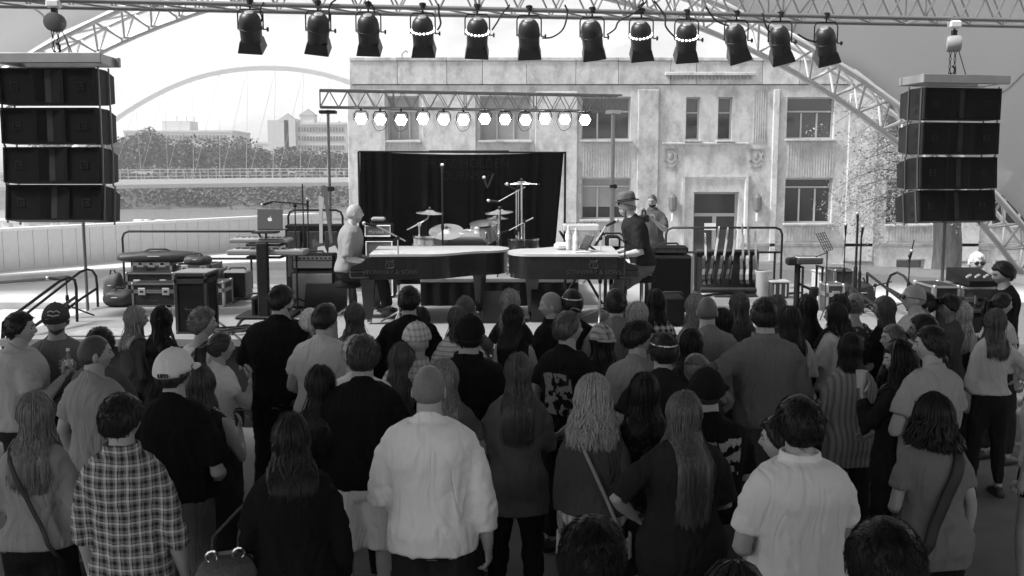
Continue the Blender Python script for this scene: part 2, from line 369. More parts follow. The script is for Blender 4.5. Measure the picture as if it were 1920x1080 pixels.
for off, zz in ((0, 0),):
    rings = [[p + Vector((0, 0, .15)), p + Vector((0, 0, -.42)), p + Vector((0, 2.0, -.9)), p + Vector((-.4, 5.2, -.42)), p + Vector((-.4, 5.2, .15))] for p in pts]
    dk.loft(rings)
dk.build('deck', WB, br, None)
rl = MB()
for k in (0.5, .95, 1.3): rl.tube([p + Vector((0, .1, k)) for p in pts], .035, 5)
for a, b2 in zip(pts, pts[1:]):
    for i in range(4): q = a.lerp(b2, i / 4); rl.tube([q + Vector((0, .1, .1)), q + Vector((0, .1, 1.3))], .035, 5)
rl.build('railing', mat('bridge_rail', .6, .4), br, None)
hg = MB()
for i in range(4, len(ap) - 3, 3):
    t_ = (i - 4) / (len(ap) - 8); a = ap[i]
    j = min(len(pts) - 2, max(0, int(t_ * (len(pts) - 3)) + 1)); q = pts[j]
    tt = (a.x - 1.2 - pts[0].x) / (pts[-1].x - pts[0].x); jj = max(0, min(len(pts) - 1.001, tt * (len(pts) - 1))); q = pts[int(jj)].lerp(pts[int(jj) + 1], jj % 1)
    hg.tube([a, q], .022, 5); hg.tube([a, q + Vector((1.8, 4.5, 0))], .022, 5)
hg.build('hanger', mat('cable_grey', .45, .4), br, None)

# ------------------------------------------------------------------ stone building behind the stage
def stone_mat(name, g_, seed, rib=False):
    m = bpy.data.materials.new(name); nt, b = nodes(m); L = nt.links; b.inputs['Roughness'].default_value = .85
    tcn = nt.nodes.new('ShaderNodeTexCoord'); mp_ = nt.nodes.new('ShaderNodeMapping'); mp_.inputs['Scale'].default_value = (1, 1, .55); mp_.inputs['Location'].default_value = (seed, 0, seed * 2); L.new(tcn.outputs['Object'], mp_.inputs[0])
    n1 = nt.nodes.new('ShaderNodeTexNoise'); n1.inputs['Scale'].default_value = 1.3; n1.inputs['Detail'].default_value = 9; n1.inputs['Roughness'].default_value = .72; L.new(mp_.outputs[0], n1.inputs[0])
    n2 = nt.nodes.new('ShaderNodeTexNoise'); n2.inputs['Scale'].default_value = 5; n2.inputs['Detail'].default_value = 8; n2.inputs['Roughness'].default_value = .7; L.new(tcn.outputs['Object'], n2.inputs[0])
    r1 = nt.nodes.new('ShaderNodeMapRange'); r1.inputs[1].default_value = .46; r1.inputs[2].default_value = .62; r1.inputs[3].default_value = 1.06; r1.inputs[4].default_value = .66; L.new(n1.outputs[0], r1.inputs[0])
    r2 = nt.nodes.new('ShaderNodeMapRange'); r2.inputs[1].default_value = .3; r2.inputs[2].default_value = .7; r2.inputs[3].default_value = g_ * .86; r2.inputs[4].default_value = g_ * 1.12; L.new(n2.outputs[0], r2.inputs[0])
    mm = nt.nodes.new('ShaderNodeMath'); mm.operation = 'MULTIPLY'; L.new(r1.outputs[0], mm.inputs[0]); L.new(r2.outputs[0], mm.inputs[1]); L.new(mm.outputs[0], b.inputs['Base Color'])
    bp = nt.nodes.new('ShaderNodeBump'); bp.inputs['Strength'].default_value = .3; bp.inputs['Distance'].default_value = .02; L.new(n2.outputs[0], bp.inputs['Height']); L.new(bp.outputs[0], b.inputs['Normal'])
    return m
ST = [stone_mat('limestone', .45, 1), stone_mat('limestone', .48, 5), stone_mat('limestone', .42, 9), stone_mat('limestone', .46, 14)]
STD = stone_mat('base_stone', .25, 3)
YF = 45.0
def fp(px, py): p = at_y(px, py, YF); return p.x, p.z
bd = empty('stone_building', (0, YF, -2.0), label='weathered pale limestone two storey building behind the stage', cat='building')
def fbox(mb, x0, z0, x1, z1, proud=0.0, thick=.5): mb.box(((x0 + x1) / 2, thick / 2 - proud, (z0 + z1) / 2 + 2.0), (abs(x1 - x0), thick, abs(z1 - z0)))
holes = {}   # px rectangles of openings
WIN = [('w', 728, 180, 786, 263), ('w', 900, 180, 995, 263), ('w', 1090, 181, 1183, 262), ('n', 1285, 182, 1313, 262), ('n', 1345, 182, 1374, 262), ('w', 1474, 182, 1566, 260), ('w', 728, 335, 786, 410), ('w', 900, 335, 995, 410), ('w', 1090, 334, 1183, 411), ('d', 1298, 360, 1386, 500), ('w', 1470, 334, 1562, 418), ('w', 1660, 182, 1752, 260), ('w', 1660, 338, 1752, 420), ('w', 1860, 182, 1950, 260), ('w', 1860, 340, 1950, 422), ('b', 1500, 484, 1545, 503), ('b', 1680, 486, 1735, 505), ('b', 1758, 486, 1782, 505), ('b', 1865, 488, 1905, 512)]
rects = [(k,) + fp(x0, y1) + fp(x1, y0) for k, x0, y0, x1, y1 in WIN]
X0, ZT = fp(655, 114); X1 = 30.0; ZB = -2.0
xs = sorted({X0, X1} | {r[1] for r in rects} | {r[3] for r in rects}); zs = sorted({ZB, ZT - 1.1} | {r[2] for r in rects} | {r[4] for r in rects})
wall = MB()
for i in range(len(xs) - 1):
    run = None
    for j in range(len(zs) - 1):
        cx, cz = (xs[i] + xs[i + 1]) / 2, (zs[j] + zs[j + 1]) / 2
        hole = any(r[1] < cx < r[3] and r[2] < cz < r[4] for r in rects)
        if not hole: run = [run[0], zs[j + 1]] if run else [zs[j], zs[j + 1]]
        if (hole or j == len(zs) - 2) and run: fbox(wall, xs[i], run[0], xs[i + 1], run[1]); run = None
wall.build('wall', ST[0], bd, None)
core = MB(); core.box(((X0 + X1) / 2, 8.6, (ZT + 2) / 2), (X1 - X0, 15.2, ZT + 2 - .1)); core.build('interior', mat('dark_interior', .05, .9), bd, None)
MB().box((X0 + .25, 8.5, (ZT + 2) / 2), (.49, 15.8, ZT + 1.9)).build('side_wall', ST[1], bd, None)
# parapet stones, each its own
px_edges = [655, 745, 838, 905, 988, 1080, 1160, 1258, 1306, 1430, 1500, 1600, 1700, 1800, 1930]
for i in range(len(px_edges) - 1):
    xa, xb = fp(px_edges[i], 114)[0], fp(px_edges[i + 1], 114)[0]
    mb = MB(); mb.rbox(((xa + xb) / 2, .2, ZT + 2 - .54), (xb - xa - .02, .56, 1.04), .015); mb.build('stone', ST[i % 4], bd, None)
    mb = MB(); mb.rbox(((xa + xb) / 2, .22, ZT + 2 + .07), (xb - xa - .015, .72, .16), .02); mb.build('coping_stone', ST[(i + 1) % 4], bd, None)
# stones of the plinth
rnd = random.Random(3)
zA, zB = fp(0, 468)[1], fp(0, 455)[1]
for row, (zl, zh) in enumerate(((ZB, ZB + .62), (ZB + .63, ZB + 1.22))):
    xx = fp(1400, 0)[0]
    while xx < X1 - 1:
        wst = rnd.uniform(.9, 1.5)
        if not any(r[0] == 'b' and xx < r[3] and xx + wst > r[1] and zh > r[2] and zl < r[4] for r in rects):
            mb = MB(); mb.rbox((xx + wst / 2, .2, (zl + zh) / 2 + 2), (wst - .03, .52, zh - zl - .02), .02); mb.build('stone', STD if rnd.random() < .5 else ST[2], bd, None)
        xx += wst
band = MB(); band.rbox(((fp(1400, 0)[0] + X1) / 2, .18, zB + 2 - .1), (X1 - fp(1400, 0)[0], .6, .2), .03); band.build('string_course', STD, bd, None)
# pilasters standing proud
for a, b2, y0, y1 in ((657, 722, 168, 470), (795, 892, 172, 470), (1003, 1083, 172, 470), (1192, 1236, 168, 470), (1440, 1462, 168, 500), (1580, 1648, 176, 500), (1765, 1850, 176, 500)):
    xa, zl = fp(a, y1); xb, zh = fp(b2, y0); mb = MB(); mb.rbox(((xa + xb) / 2, .03, (max(zl, -1.3) + zh) / 2 + 2), (xb - xa, .3, zh - max(zl, -1.3)), .03); mb.build('pilaster', ST[(a // 7) % 4], bd, None)
# fluted spandrels
def flutes(a, b2, y0, y1, n, pr=.05):
    xa, zl = fp(a, y1); xb, zh = fp(b2, y0); mb = MB(); cw = (xb - xa) / n
    for i in range(n): mb.box((xa + cw * (i + .5), .02, (zl + zh) / 2 + 2), (cw * .56, pr * 2, zh - zl - .02))
    mb.build('fluting', ST[(a // 5) % 4], bd, None)
for a in ((729, 785, 264, 334, 12), (901, 994, 264, 334, 18), (1091, 1182, 263, 333, 18), (1474, 1565, 262, 333, 18), (1661, 1751, 262, 336, 18), (1192, 1212, 168, 268, 4), (1410, 1438, 168, 268, 6), (1471, 1561, 420, 452, 16), (1661, 1751, 422, 452, 16), (729, 785, 412, 470, 12), (901, 994, 412, 470, 18), (1091, 1182, 413, 470, 18)): flutes(*a)
# cornice over the entrance bay with dentils
xa, zl = fp(1250, 150); xb, zh = fp(1410, 139)
MB().rbox(((xa + xb) / 2, 0, zh + 2), (xb - xa + .2, .5, .14), .02).build('cornice', ST[1], bd, None)
dn = MB().box((0, 0, 0), (.09, .3, .16)).mesh('dentil', None); dn.materials.append(STD)
for i in range(24): share('dentil', dn, bd, (xa + (xb - xa) * (i + .5) / 24, -.02, zh + 2 - .16))
MB().rbox(((fp(1246, 0)[0] + fp(1412, 0)[0]) / 2, .02, fp(0, 269)[1] + 2), (fp(1412, 0)[0] - fp(1246, 0)[0], .3, .1), .02).build('sill_band', ST[3], bd, None)
# windows
GLASS = mat('window_glass', .035, .06, spec=.8); FRAME = mat('window_frame', .38, .5); BLIND = mat('window_blind', .3, .8, var=.05)
def window(k, x0, z0, x1, z1, px, py):
    w_ = MB(); W, H = x1 - x0, z1 - z0; cx = (x0 + x1) / 2; t_ = .07
    for a, b2, c, d_ in ((x0, z0, x0 + t_, z1), (x1 - t_, z0, x1, z1), (x0 + t_, z1 - t_, x1 - t_, z1), (x0 + t_, z0, x1 - t_, z0 + t_)): w_.box(((a + c) / 2, .3, (b2 + d_) / 2 + 2), (c - a, .12, d_ - b2))
    cols = [x0 + t_, x1 - t_]
    if k == 'w':
        zb = z1 - H * .34 if py < 300 else z1 - H * .2
        w_.box((cx, .3, zb + 2), (W - 2 * t_, .1, .07)); cols = [x0 + t_, x0 + W / 3, x0 + W * 2 / 3, x1 - t_]
        for c in cols[1:-1]: w_.box((c, .3, (z0 + zb) / 2 + 2 - .02), (.07, .1, zb - z0 - .1))
    if k == 'n': zb = z1 - H * .36; w_.box((cx, .3, zb + 2), (W - 2 * t_, .1, .06))
    fr = w_.build('window', FRAME, bd, None)
    zr = [z0 + t_, zb, z1 - t_] if k in 'wn' else [z0 + t_, z1 - t_]
    for a, c in zip(cols, cols[1:]):
        for lo, hi in zip(zr, zr[1:]):
            MB().box(((a + c) / 2, .34, (lo + hi) / 2 + 2), (c - a, .02, hi - lo)).build('pane', GLASS, fr, None)
    MB().rbox((cx, .02, z0 + 2 - .06), (W + .16, .5, .1), .02).build('sill', ST[2], fr, None)
    if k == 'w' and px in (1090, 728, 900) : MB().box((cx, .37, (z1 - H * .33 if py > 300 else z1 - H * .5) + 2), (W - .16, .02, H * (.66 if py > 300 else .95))).build('blind', BLIND, fr, None)
for r, (k, px, py, _, _) in zip(rects, WIN):
    if k != 'd': window(r[0], *r[1:], px, py)
# closed blinds show in front of the glass on three bays
for px in (728, 900):
    r = rects[[w_[1] for w_ in WIN].index(px)]; MB().box(((r[1] + r[3]) / 2, .31, (r[2] + r[4]) / 2 + 2), (r[3] - r[1] - .15, .012, r[4] - r[2] - .15)).build('window_board', mat('window_board', .27, .8, var=.06), bd, None)
r = rects[8]; MB().box(((r[1] + r[3]) / 2, .31, r[4] - (r[4] - r[2]) * .36 + 2), (r[3] - r[1] - .15, .012, (r[4] - r[2]) * .68)).build('window_board', mat('window_board', .25, .8, var=.06), bd, None)
# entrance: splayed surround, glazed door, notice, lamps, carved emblems
r = rects[9]; x0, z0, x1, z1 = r[1:]
sp = MB(); xo0, zo = fp(1284, 332); xo1, _ = fp(1398, 332)
zl = z0
sp.add([(xo0, -.06, zo + 2), (xo1, -.06, zo + 2), (x1, .35, z1 + 2), (x0, .35, z1 + 2), (xo0, -.06, zl + 2), (x0, .35, zl + 2), (xo1, -.06, zl + 2), (x1, .35, zl + 2), (xo0, .4, zo + 2.3), (xo1, .4, zo + 2.3)], [(0, 1, 2, 3), (4, 0, 3, 5), (1, 6, 7, 2)])
sp.build('door_surround', ST[1], bd, None)
for a, c, b2, d_ in ((xo0 - .12, zl, xo0, zo + .12), (xo1, zl, xo1 + .12, zo + .12), (xo0, zo, xo1, zo + .12)): MB().box(((a + b2) / 2, .0, (c + d_) / 2 + 2), (b2 - a, .2, d_ - c)).build('architrave', ST[1], bd, None)
dr = MB(); W = x1 - x0
for a, c, b2, d_ in ((x0, z0, x0 + .1, z1), (x1 - .1, z0, x1, z1), (x0 + .1, z1 - .1, x1 - .1, z1), (x0 + .1, z1 - 1.15, x1 - .1, z1 - 1.0), ((x0 + x1) / 2 - .09, z0, (x0 + x1) / 2 + .09, z1 - 1.15), (x0 + .1, z0, (x0 + x1) / 2 - .09, z0 + .5), ((x0 + x1) / 2 + .09, z0, x1 - .1, z0 + .5)): dr.box(((a + b2) / 2, .42, (c + d_) / 2 + 2), (b2 - a, .12, d_ - c))
dob = dr.build('door', mat('door_frame', .3, .5), bd, None)
for a, c, b2, d_ in ((x0 + .1, z1 - 1.0, x1 - .1, z1 - .1), (x0 + .1, z0 + .5, (x0 + x1) / 2 - .09, z1 - 1.15), ((x0 + x1) / 2 + .09, z0 + .5, x1 - .1, z1 - 1.15)): MB().box(((a + b2) / 2, .46, (c + d_) / 2 + 2), (b2 - a, .02, d_ - c)).build('pane', GLASS, dob, None)
xa, za = fp(1323, 432); xb, zb = fp(1345, 419); MB().box(((xa + xb) / 2, .34, (za + zb) / 2 + 2), (xb - xa, .02, zb - za)).build('notice', PAPER, dob, None)
for px in (1260, 1418):
    xa, za = fp(px, 380); lp = MB(); lp.lathe([(.05, -.42), (.17, -.34), (.2, -.1), (.2, .25), (.12, .34), (.04, .42)], 10, (xa, -.22, za + 2)); lp.box((xa, -.02, za + 2), (.22, .2, .5)); l_ = lp.build('wall_lamp', mat('lamp_metal', .12, .6), bd)
    lp2 = MB(); lp2.lathe([(.03, -.9), (.07, -.85), (.07, -.5), (.04, -.43)], 8, (xa, -.22, za + 2)); lp2.build('lamp_tail', LGREY, l_)
for k, px in enumerate((1258, 1418)):
    xa, za = fp(px, 297); em = MB()
    em.box((xa, .0, za + 2 + .42), (.62, .08, .07)); em.box((xa, .0, za + 2 - .42), (.5, .08, .07))
    em.lathe([(.3, -.03), (.33, 0), (.3, .03)], 16, (xa, -.01, za + 2.08), Matrix.Rotation(math.pi / 2, 3, 'X'), cap=False)
    for s in (-1, 1):
        em.tube([(xa + s * .3, -.02, za + 2.35), (xa + s * .24, -.02, za + 2.05), (xa + s * .32, -.02, za + 1.85), (xa + s * .1, -.02, za + 1.62)], .035, 5)
    em.ball((xa, -.01, za + 2.1), (.13, .05, .2), 10, 6); em.build('carved_emblem', STD, bd)
# landing and steps at the door with white rails
sm = MB(); xd = (x0 + x1) / 2
for i in range(7): sm.box((xd, -1.2 - i * .32, z0 + 2 - .12 - i * .17 - .5), (5.2, .32 if i else 2.0, 1.0))
sm.build('entrance_steps', CONCW, bd, None)
for s in (-1,):
    sr = MB(); xr = xd + s * 2.2
    top = [(xr, -.2, z0 + 3.0), (xr, -1.6, z0 + 3.0), (xr, -3.4, z0 + 2.1)]
    sr.tube(top, .04, 6); sr.tube([(p[0], p[1], p[2] - .85) for p in top], .03, 6)
    for i in range(9):
        u = i / 8; y = -.2 - 3.2 * u; z = z0 + 3.0 - (max(0, u - .44) / .56) * .9; sr.tube([(xr, y, z), (xr, y, z - .86)], .022, 5)
    sr.build('step_railing', WHITE, bd)
MB().tube([fp(752, 112)[0:1] + (.3, ZT + 2.0), (fp(752, 112)[0], .3, ZT + 2.35), (fp(757, 112)[0] + .05, .3, ZT + 2.5), (fp(764, 112)[0], .3, ZT + 2.42)], .06, 6).build('vent_pipe', LGREY, bd)

# large tree between stage and building, thin hanging foliage
def big_tree():
    rnd = random.Random(11); p = at_y(1772, 500, 30.0); t = empty('tree', (p.x, 30, -2.0), label='large trunk with thin drooping branches in front of the stone building', cat='tree')
    tr = MB(); tr.tube([(0, 0, -.3), (0, 0, .3), (.05, 0, 2.5), (-.1, .1, 5), (0, 0, 7.5)], [.62, .48, .42, .36, .26], 12); cr_ = MB()
    for i in range(34):
        a = rnd.uniform(0, 6.28); z0 = rnd.uniform(3.2, 7.2); ln = rnd.uniform(1.8, 3.9)
        if i < 16: a = rnd.uniform(2.5, 3.8); z0 = rnd.uniform(3.0, 6.5); ln = rnd.uniform(2.2, 3.9)
        d_ = Vector((math.cos(a), math.sin(a) * .7, 0)); pts = [Vector((0, 0, z0))]
        for k in range(1, 6): pts.append(Vector((0, 0, z0)) + d_ * ln * k / 5 + Vector((rnd.uniform(-.1, .1), rnd.uniform(-.1, .1), .9 * math.sin(k / 5 * 2.4) - .6 * (k / 5) ** 2)))
        tr.tube(pts, [.08, .05, .032, .02, .012, .005], 5)
        for k in range(2, 6):
            for q in range(4):
                c = pts[k] + Vector((rnd.gauss(0, .28), rnd.gauss(0, .28), rnd.gauss(-.15, .3))); tr.tube([pts[k], pts[k].lerp(c, .6) + Vector((0, 0, .05)), c], [.006, .004, .002], 3)
                leaf_cloud(cr_, c, (.24, .24, .3), 17, .045, rnd)
    tr.build('trunk', BARK, t); cr_.build('crown', LEAFL, t, None)
big_tree()

# river haze: one closed box of thin even air round everything
hz_ = bpy.data.materials.new('haze_air'); nt, b = nodes(hz_); nt.nodes.remove(b); pv = nt.nodes.new('ShaderNodeVolumePrincipled'); pv.inputs['Density'].default_value = .0010; pv.inputs['Color'].default_value = gr(.95); pv.inputs['Anisotropy'].default_value = .2
nt.links.new(pv.outputs[0], nt.nodes['Material Output'].inputs['Volume'])
MB().box((0, 250, 25), (1400, 600, 60)).build('haze', hz_, None, None, kind='stuff')
# ------------------------------------------------------------------ roof: arch truss and translucent canopy
_unit = {}
def bar(name, parent, a, b2, r, m, n=6):
    k = (name, m.name, n)
    if k not in _unit:
        me = MB().tube([(0, 0, -.5), (0, 0, .5)], 1.0, n).mesh(name, 50); me.materials.append(m); _unit[k] = me
    a, b2 = Vector(a), Vector(b2); d_ = b2 - a
    o = bpy.data.objects.new(name, _unit[k]); col.objects.link(o); o.parent = parent; o.location = (a + b2) / 2
    o.rotation_euler = d_.to_track_quat('Z', 'Y').to_euler(); o.scale = (r, r, d_.length); return o
TRW = mat('arch_white_steel', .55, .4, .2, var=.06)
YA = 25.0
def archpt(t, dr=0.0, dy=0.0):
    c = at_y(815, 1326, YA); r0 = (at_y(815, 1326 - 1370, YA) - c).length + dr
    return Vector((c.x + r0 * math.sin(t), YA + dy, c.z + r0 * math.cos(t)))
ar = empty('arch_truss', (0, 0, 0), label='big curved white lattice arch truss at the back edge of the canopy', cat='truss')
NA = 58; ts = [R(-64 + 128 * i / NA) for i in range(NA + 1)]
for dr, dy, rr in ((0, 0, .075), (.62, -.42, .085), (.62, .42, .06)): MB().tube([archpt(t, dr, dy) for t in ts], rr, 8).build('chord', TRW, ar)
for i in range(NA):
    a = archpt(ts[i]); b2 = archpt(ts[i + 1])
    o1, o2 = archpt(ts[i], .62, -.42), archpt(ts[i], .62, .42); n1, n2 = archpt(ts[i + 1], .62, -.42), archpt(ts[i + 1], .62, .42)
    mid = archpt((ts[i] + ts[i + 1]) / 2)
    for p, q in ((o1, mid), (mid, n1), (o2, mid), (mid, n2), (o1, n2)): bar('brace', ar, p, q, .03, TRW)
cm_ = bpy.data.materials.new('canopy_membrane'); nt, b = nodes(cm_); nt.nodes.remove(b)
df = nt.nodes.new('ShaderNodeBsdfDiffuse'); tl = nt.nodes.new('ShaderNodeBsdfTranslucent'); mx = nt.nodes.new('ShaderNodeMixShader'); df.inputs[0].default_value = gr(.7); tl.inputs[0].default_value = gr(.64); mx.inputs[0].default_value = .5
nt.links.new(df.outputs[0], mx.inputs[1]); nt.links.new(tl.outputs[0], mx.inputs[2]); nt.links.new(mx.outputs[0], nt.nodes['Material Output'].inputs[0])
rows = [(24.45, 1.0, 1.0, 64), (23.0, 1.0, 1.005, 62), (20.5, 1.015, 1.02, 60), (18, 1.035, 1.04, 57), (15.6, 1.06, 1.06, 54)]
c0 = at_y(815, 1326, YA); r0 = (at_y(815, -44, YA) - c0).length + .72; M_ = 48; P = []
for Y, sx, sz, tm in rows:
    for j in range(M_ + 1):
        t = R(-tm + 2 * tm * j / M_); sc = .12 * abs(math.sin(j * math.pi / 2)) if Y > 24 else 0
        P.append((c0.x + r0 * sx * math.sin(t), Y - sc, c0.z + (r0 - sc) * sz * math.cos(t)))
cv = MB().add(P, [(i * (M_ + 1) + j, i * (M_ + 1) + j + 1, (i + 1) * (M_ + 1) + j + 1, (i + 1) * (M_ + 1) + j) for i in range(len(rows) - 1) for j in range(M_)])
cvo = cv.build('canopy', cm_, None, 0, label='pale stretched fabric canopy over the rear of the stage', cat='canopy')
for j in range(4, M_, 5):
    MB().tube([Vector(P[i * (M_ + 1) + j]) * .9985 + Vector((0, 0, -.004)) for i in range(len(rows))], .02, 5).build('seam', mat('canopy_seam', .35, .8), cvo)
so = cvo.modifiers.new('thick', 'SOLIDIFY'); so.thickness = .012

# solid unseen roof added over the audience to shade it (edge above the frame)
slab('roof', rect(-24, -4.6, 24, 8.4), 7.2, 7.5, mat('shade_roof', .4, .9, var=.1), kind='structure')
for x in (-23, 23):
    for y in (-4.3, 8.0): bar('shade_roof_post', None, (x, y, 0), (x, y, 7.2), .15, TRW, 12)['kind'] = 'structure'

# ------------------------------------------------------------------ front lighting truss, hoists, lamps
A_, B_ = (-7.4, 11.5), (6.15, 13.4)
def on_line(px, py): return at_plane(px, py, A_, B_)
dirx = Vector((B_[0] - A_[0], B_[1] - A_[1], 0)).normalized(); diry = Vector((-dirx.y, dirx.x, 0))
def box_truss(name, p, q, s, m, label, r=.026, step=None, ends=False):
    t = empty(name, p, label=label, cat='truss'); L = (q - p).length; e = (q - p).normalized(); n = Vector((-e.y, e.x, 0)).normalized(); step = step or s
    cs = [Vector((0, 0, 0)), n * s, Vector((0, 0, s)), n * s + Vector((0, 0, s))]
    for c in cs: bar('chord', t, c, c + e * L, r, m, 10)
    k = max(1, int(round(L / step))); st = L / k
    for i in range(k):
        u, v = e * st * i, e * st * (i + 1); mid = e * st * (i + .5)
        for a, c in ((0, 2), (1, 3)): bar('brace', t, cs[a] + u, cs[c] + mid, r * .42, m); bar('brace', t, cs[c] + mid, cs[a] + v, r * .42, m)
        bar('brace', t, cs[0] + u, cs[1] + v, r * .42, m)
        if i % 4 == 0:
            for a, c in ((0, 2), (1, 3), (0, 1), (2, 3)): bar('brace', t, cs[a] + u, cs[c] + u, r * .5, m)
    return t, e, L, n
pl = on_line(-60, 3); pr_ = on_line(1990, 36); zt = on_line(960, 18).z
pl.z = zt - .02; pr_.z = zt + .02
box_truss('lighting_truss', pl, pr_, .5, mat('truss_grey', .26, .45, .4, var=.1), 'grey box truss across the top holding the row of black stage lamps', r=.03, step=.5)
# par cans
CAN = mat('black_can', .02, .45, var=.3); LENSG = mat('lamp_glow', .8, .4, emit=6.0)
def can_mesh():
    mb = MB().lathe([(.012, .225), (.05, .22), (.092, .198), (.122, .155), (.137, .09), (.139, .03), (.144, .028), (.144, .005), (.134, 0), (.131, -.18), (.134, -.2)], 20); me = mb.mesh('can_body', 40); me.materials.append(CAN); return me
canm = can_mesh()
gm = MB()
for s in (-1, 1):
    gm.add([(s * .118, -.118, -.13), (s * .118, .118, -.13), (s * .146, .146, -.26), (s * .146, -.146, -.26), (s * .124, -.118, -.13), (s * .124, .118, -.13), (s * .152, .146, -.26), (s * .152, -.146, -.26)], [(0, 1, 2, 3), (7, 6, 5, 4), (0, 3, 7, 4), (1, 5, 6, 2), (0, 4, 5, 1), (3, 2, 6, 7)])
    gm.add([(-.118, s * .118, -.13), (.118, s * .118, -.13), (.146, s * .146, -.26), (-.146, s * .146, -.26), (-.118, s * .124, -.13), (.118, s * .124, -.13), (.146, s * .152, -.26), (-.146, s * .152, -.26)], [(0, 1, 2, 3), (7, 6, 5, 4), (0, 3, 7, 4), (1, 5, 6, 2), (0, 4, 5, 1), (3, 2, 6, 7)])
gmm = gm.mesh('gel_frame', None); gmm.materials.append(CAN)
lensm = MB().lathe([(.11, -.185), (.1, -.18), (0.01, -.17)], 16).mesh('lens', 40); lensm.materials.append(mat('lens_glass', .3, .15))
lensl = lensm.copy(); lensl.materials.clear(); lensl.materials.append(LENSG)
vent = MB()
for i in range(18):
    a = 2 * math.pi * i / 18; vent.ball((.139 * math.cos(a), .139 * math.sin(a), .05), (.013, .013, .011), 6, 4)
ventm = vent.mesh('vent', 0); ventm.materials.append(LENSG)
glintm = MB().lathe([(.058, .217), (.052, .224), (.01, .23)], 12).mesh('back_glint', 40); glintm.materials.append(mat('back_glint', .5, .3, .6))  # pale disc standing in for the highlight on the can's back dome
knobm = MB().lathe([(.008, 0), (.008, .05), (.028, .05), (.028, .07)], 8, m=Matrix.Rotation(math.pi / 2, 3, 'Y')).mesh('knob', 40); knobm.materials.append(BLKM)
CANS = [(470, 55, .06, 0, 0, 'beside the hanging speaker stack, first of the row', 0), (597, 58, .12, 0, 0, 'second of the row, over the far arched bridge', 0), (691, 60, .03, 0, 0, 'third of the row, over the corner of the stone building', 0), (793, 63, .0, 0, 1, 'fourth of the row, with glowing vent ring and shiny back', 1), (895, 66, .04, 0, 1, 'fifth of the row, with glowing vent ring and side cable', 1), (992, 68, -.03, 0, 0, 'sixth of the row, short looking with a looped cable', 0),
        (1110, 70, -.14, 0, 0, 'seventh of the row, leaning with a wavy cable beside it', 0), (1202, 72, -.1, 0, 1, 'eighth of the row, leaning with a glowing vent ring', 1), (1287, 75, -.07, 0, 1, 'ninth of the row, with a glowing vent ring below the arch', 1), (1380, 76, -.3, 0, 0, 'tenth of the row, strongly tilted before the arch truss', 0), (1462, 79, -.26, 0, 0, 'eleventh of the row, tilted before the arch truss', 0), (1548, 81, -.26, 0, 0, 'last of the row towards the far speaker stack, tilted', 0)]
for px, py, tx, ty, lit, lab, _ in CANS:
    p = on_line(px, py); t = empty('stage_lamp', p, label='par can ' + lab, cat='stage lamp', group='par cans hanging from the front truss')
    ax = Vector((-tx * 1.1, .50, -.86)).normalized()         # where the lamp points
    z = -ax; x = Vector((0, 1, 0)).cross(z).normalized(); x = Vector((1, 0, 0)) - z * z.x; x.normalize(); y = z.cross(x)
    rot = Matrix((x, y, z)).transposed().to_euler()
    for nm, me in (('can_body', canm), ('gel_frame', gmm), ('lens', lensl if lit else lensm), ('back_glint', glintm)): share(nm, me, t, (0, 0, 0), rot)
    if lit: share('vent', ventm, t, (0, 0, 0), rot, kind='stuff')
    share('knob', knobm, t, (.15, 0, 0))
    zt_ = (zt + .0) - p.z
    yk = MB(); yk.tube([(-.155, 0, 0), (-.155, 0, zt_ - .12), (-.12, 0, zt_ - .07), (.12, 0, zt_ - .07), (.155, 0, zt_ - .12), (.155, 0, 0)], .009, 6); yk.lathe([(.012, zt_ - .07), (.012, zt_ - .02), (.04, zt_ - .02), (.045, zt_ + .05), (.02, zt_ + .06)], 8)
    yk.build('yoke', BLKM, t)
    if lit:
        ld = bpy.data.lights.new('lamp_light', 'SPOT'); lo = bpy.data.objects.new('lamp_light', ld); col.objects.link(lo); lo.parent = t
        ld.energy = 130; ld.spot_size = R(34); ld.spot_blend = .5; ld.shadow_soft_size = .08; lo.location = ax * .24; lo.rotation_euler = (-ax).to_track_quat('Z', 'Y').to_euler()
def cable(label, pts, r=.008, m=RUBBER, name='cable'):
    o = [Vector(p) for p in pts]; out = []
    for i in range(len(o) - 1):
        p0, p1, p2, p3 = o[max(i - 1, 0)], o[i], o[i + 1], o[min(i + 2, len(o) - 1)]
        for k in range(5):
            u = k / 5; out.append(.5 * ((2 * p1) + (p2 - p0) * u + (2 * p0 - 5 * p1 + 4 * p2 - p3) * u * u + (3 * p1 - p0 - 3 * p2 + p3) * u ** 3))
    out.append(o[-1]); return MB().tube(out, r, 6).build(name, m, None, label=label, cat='cable')
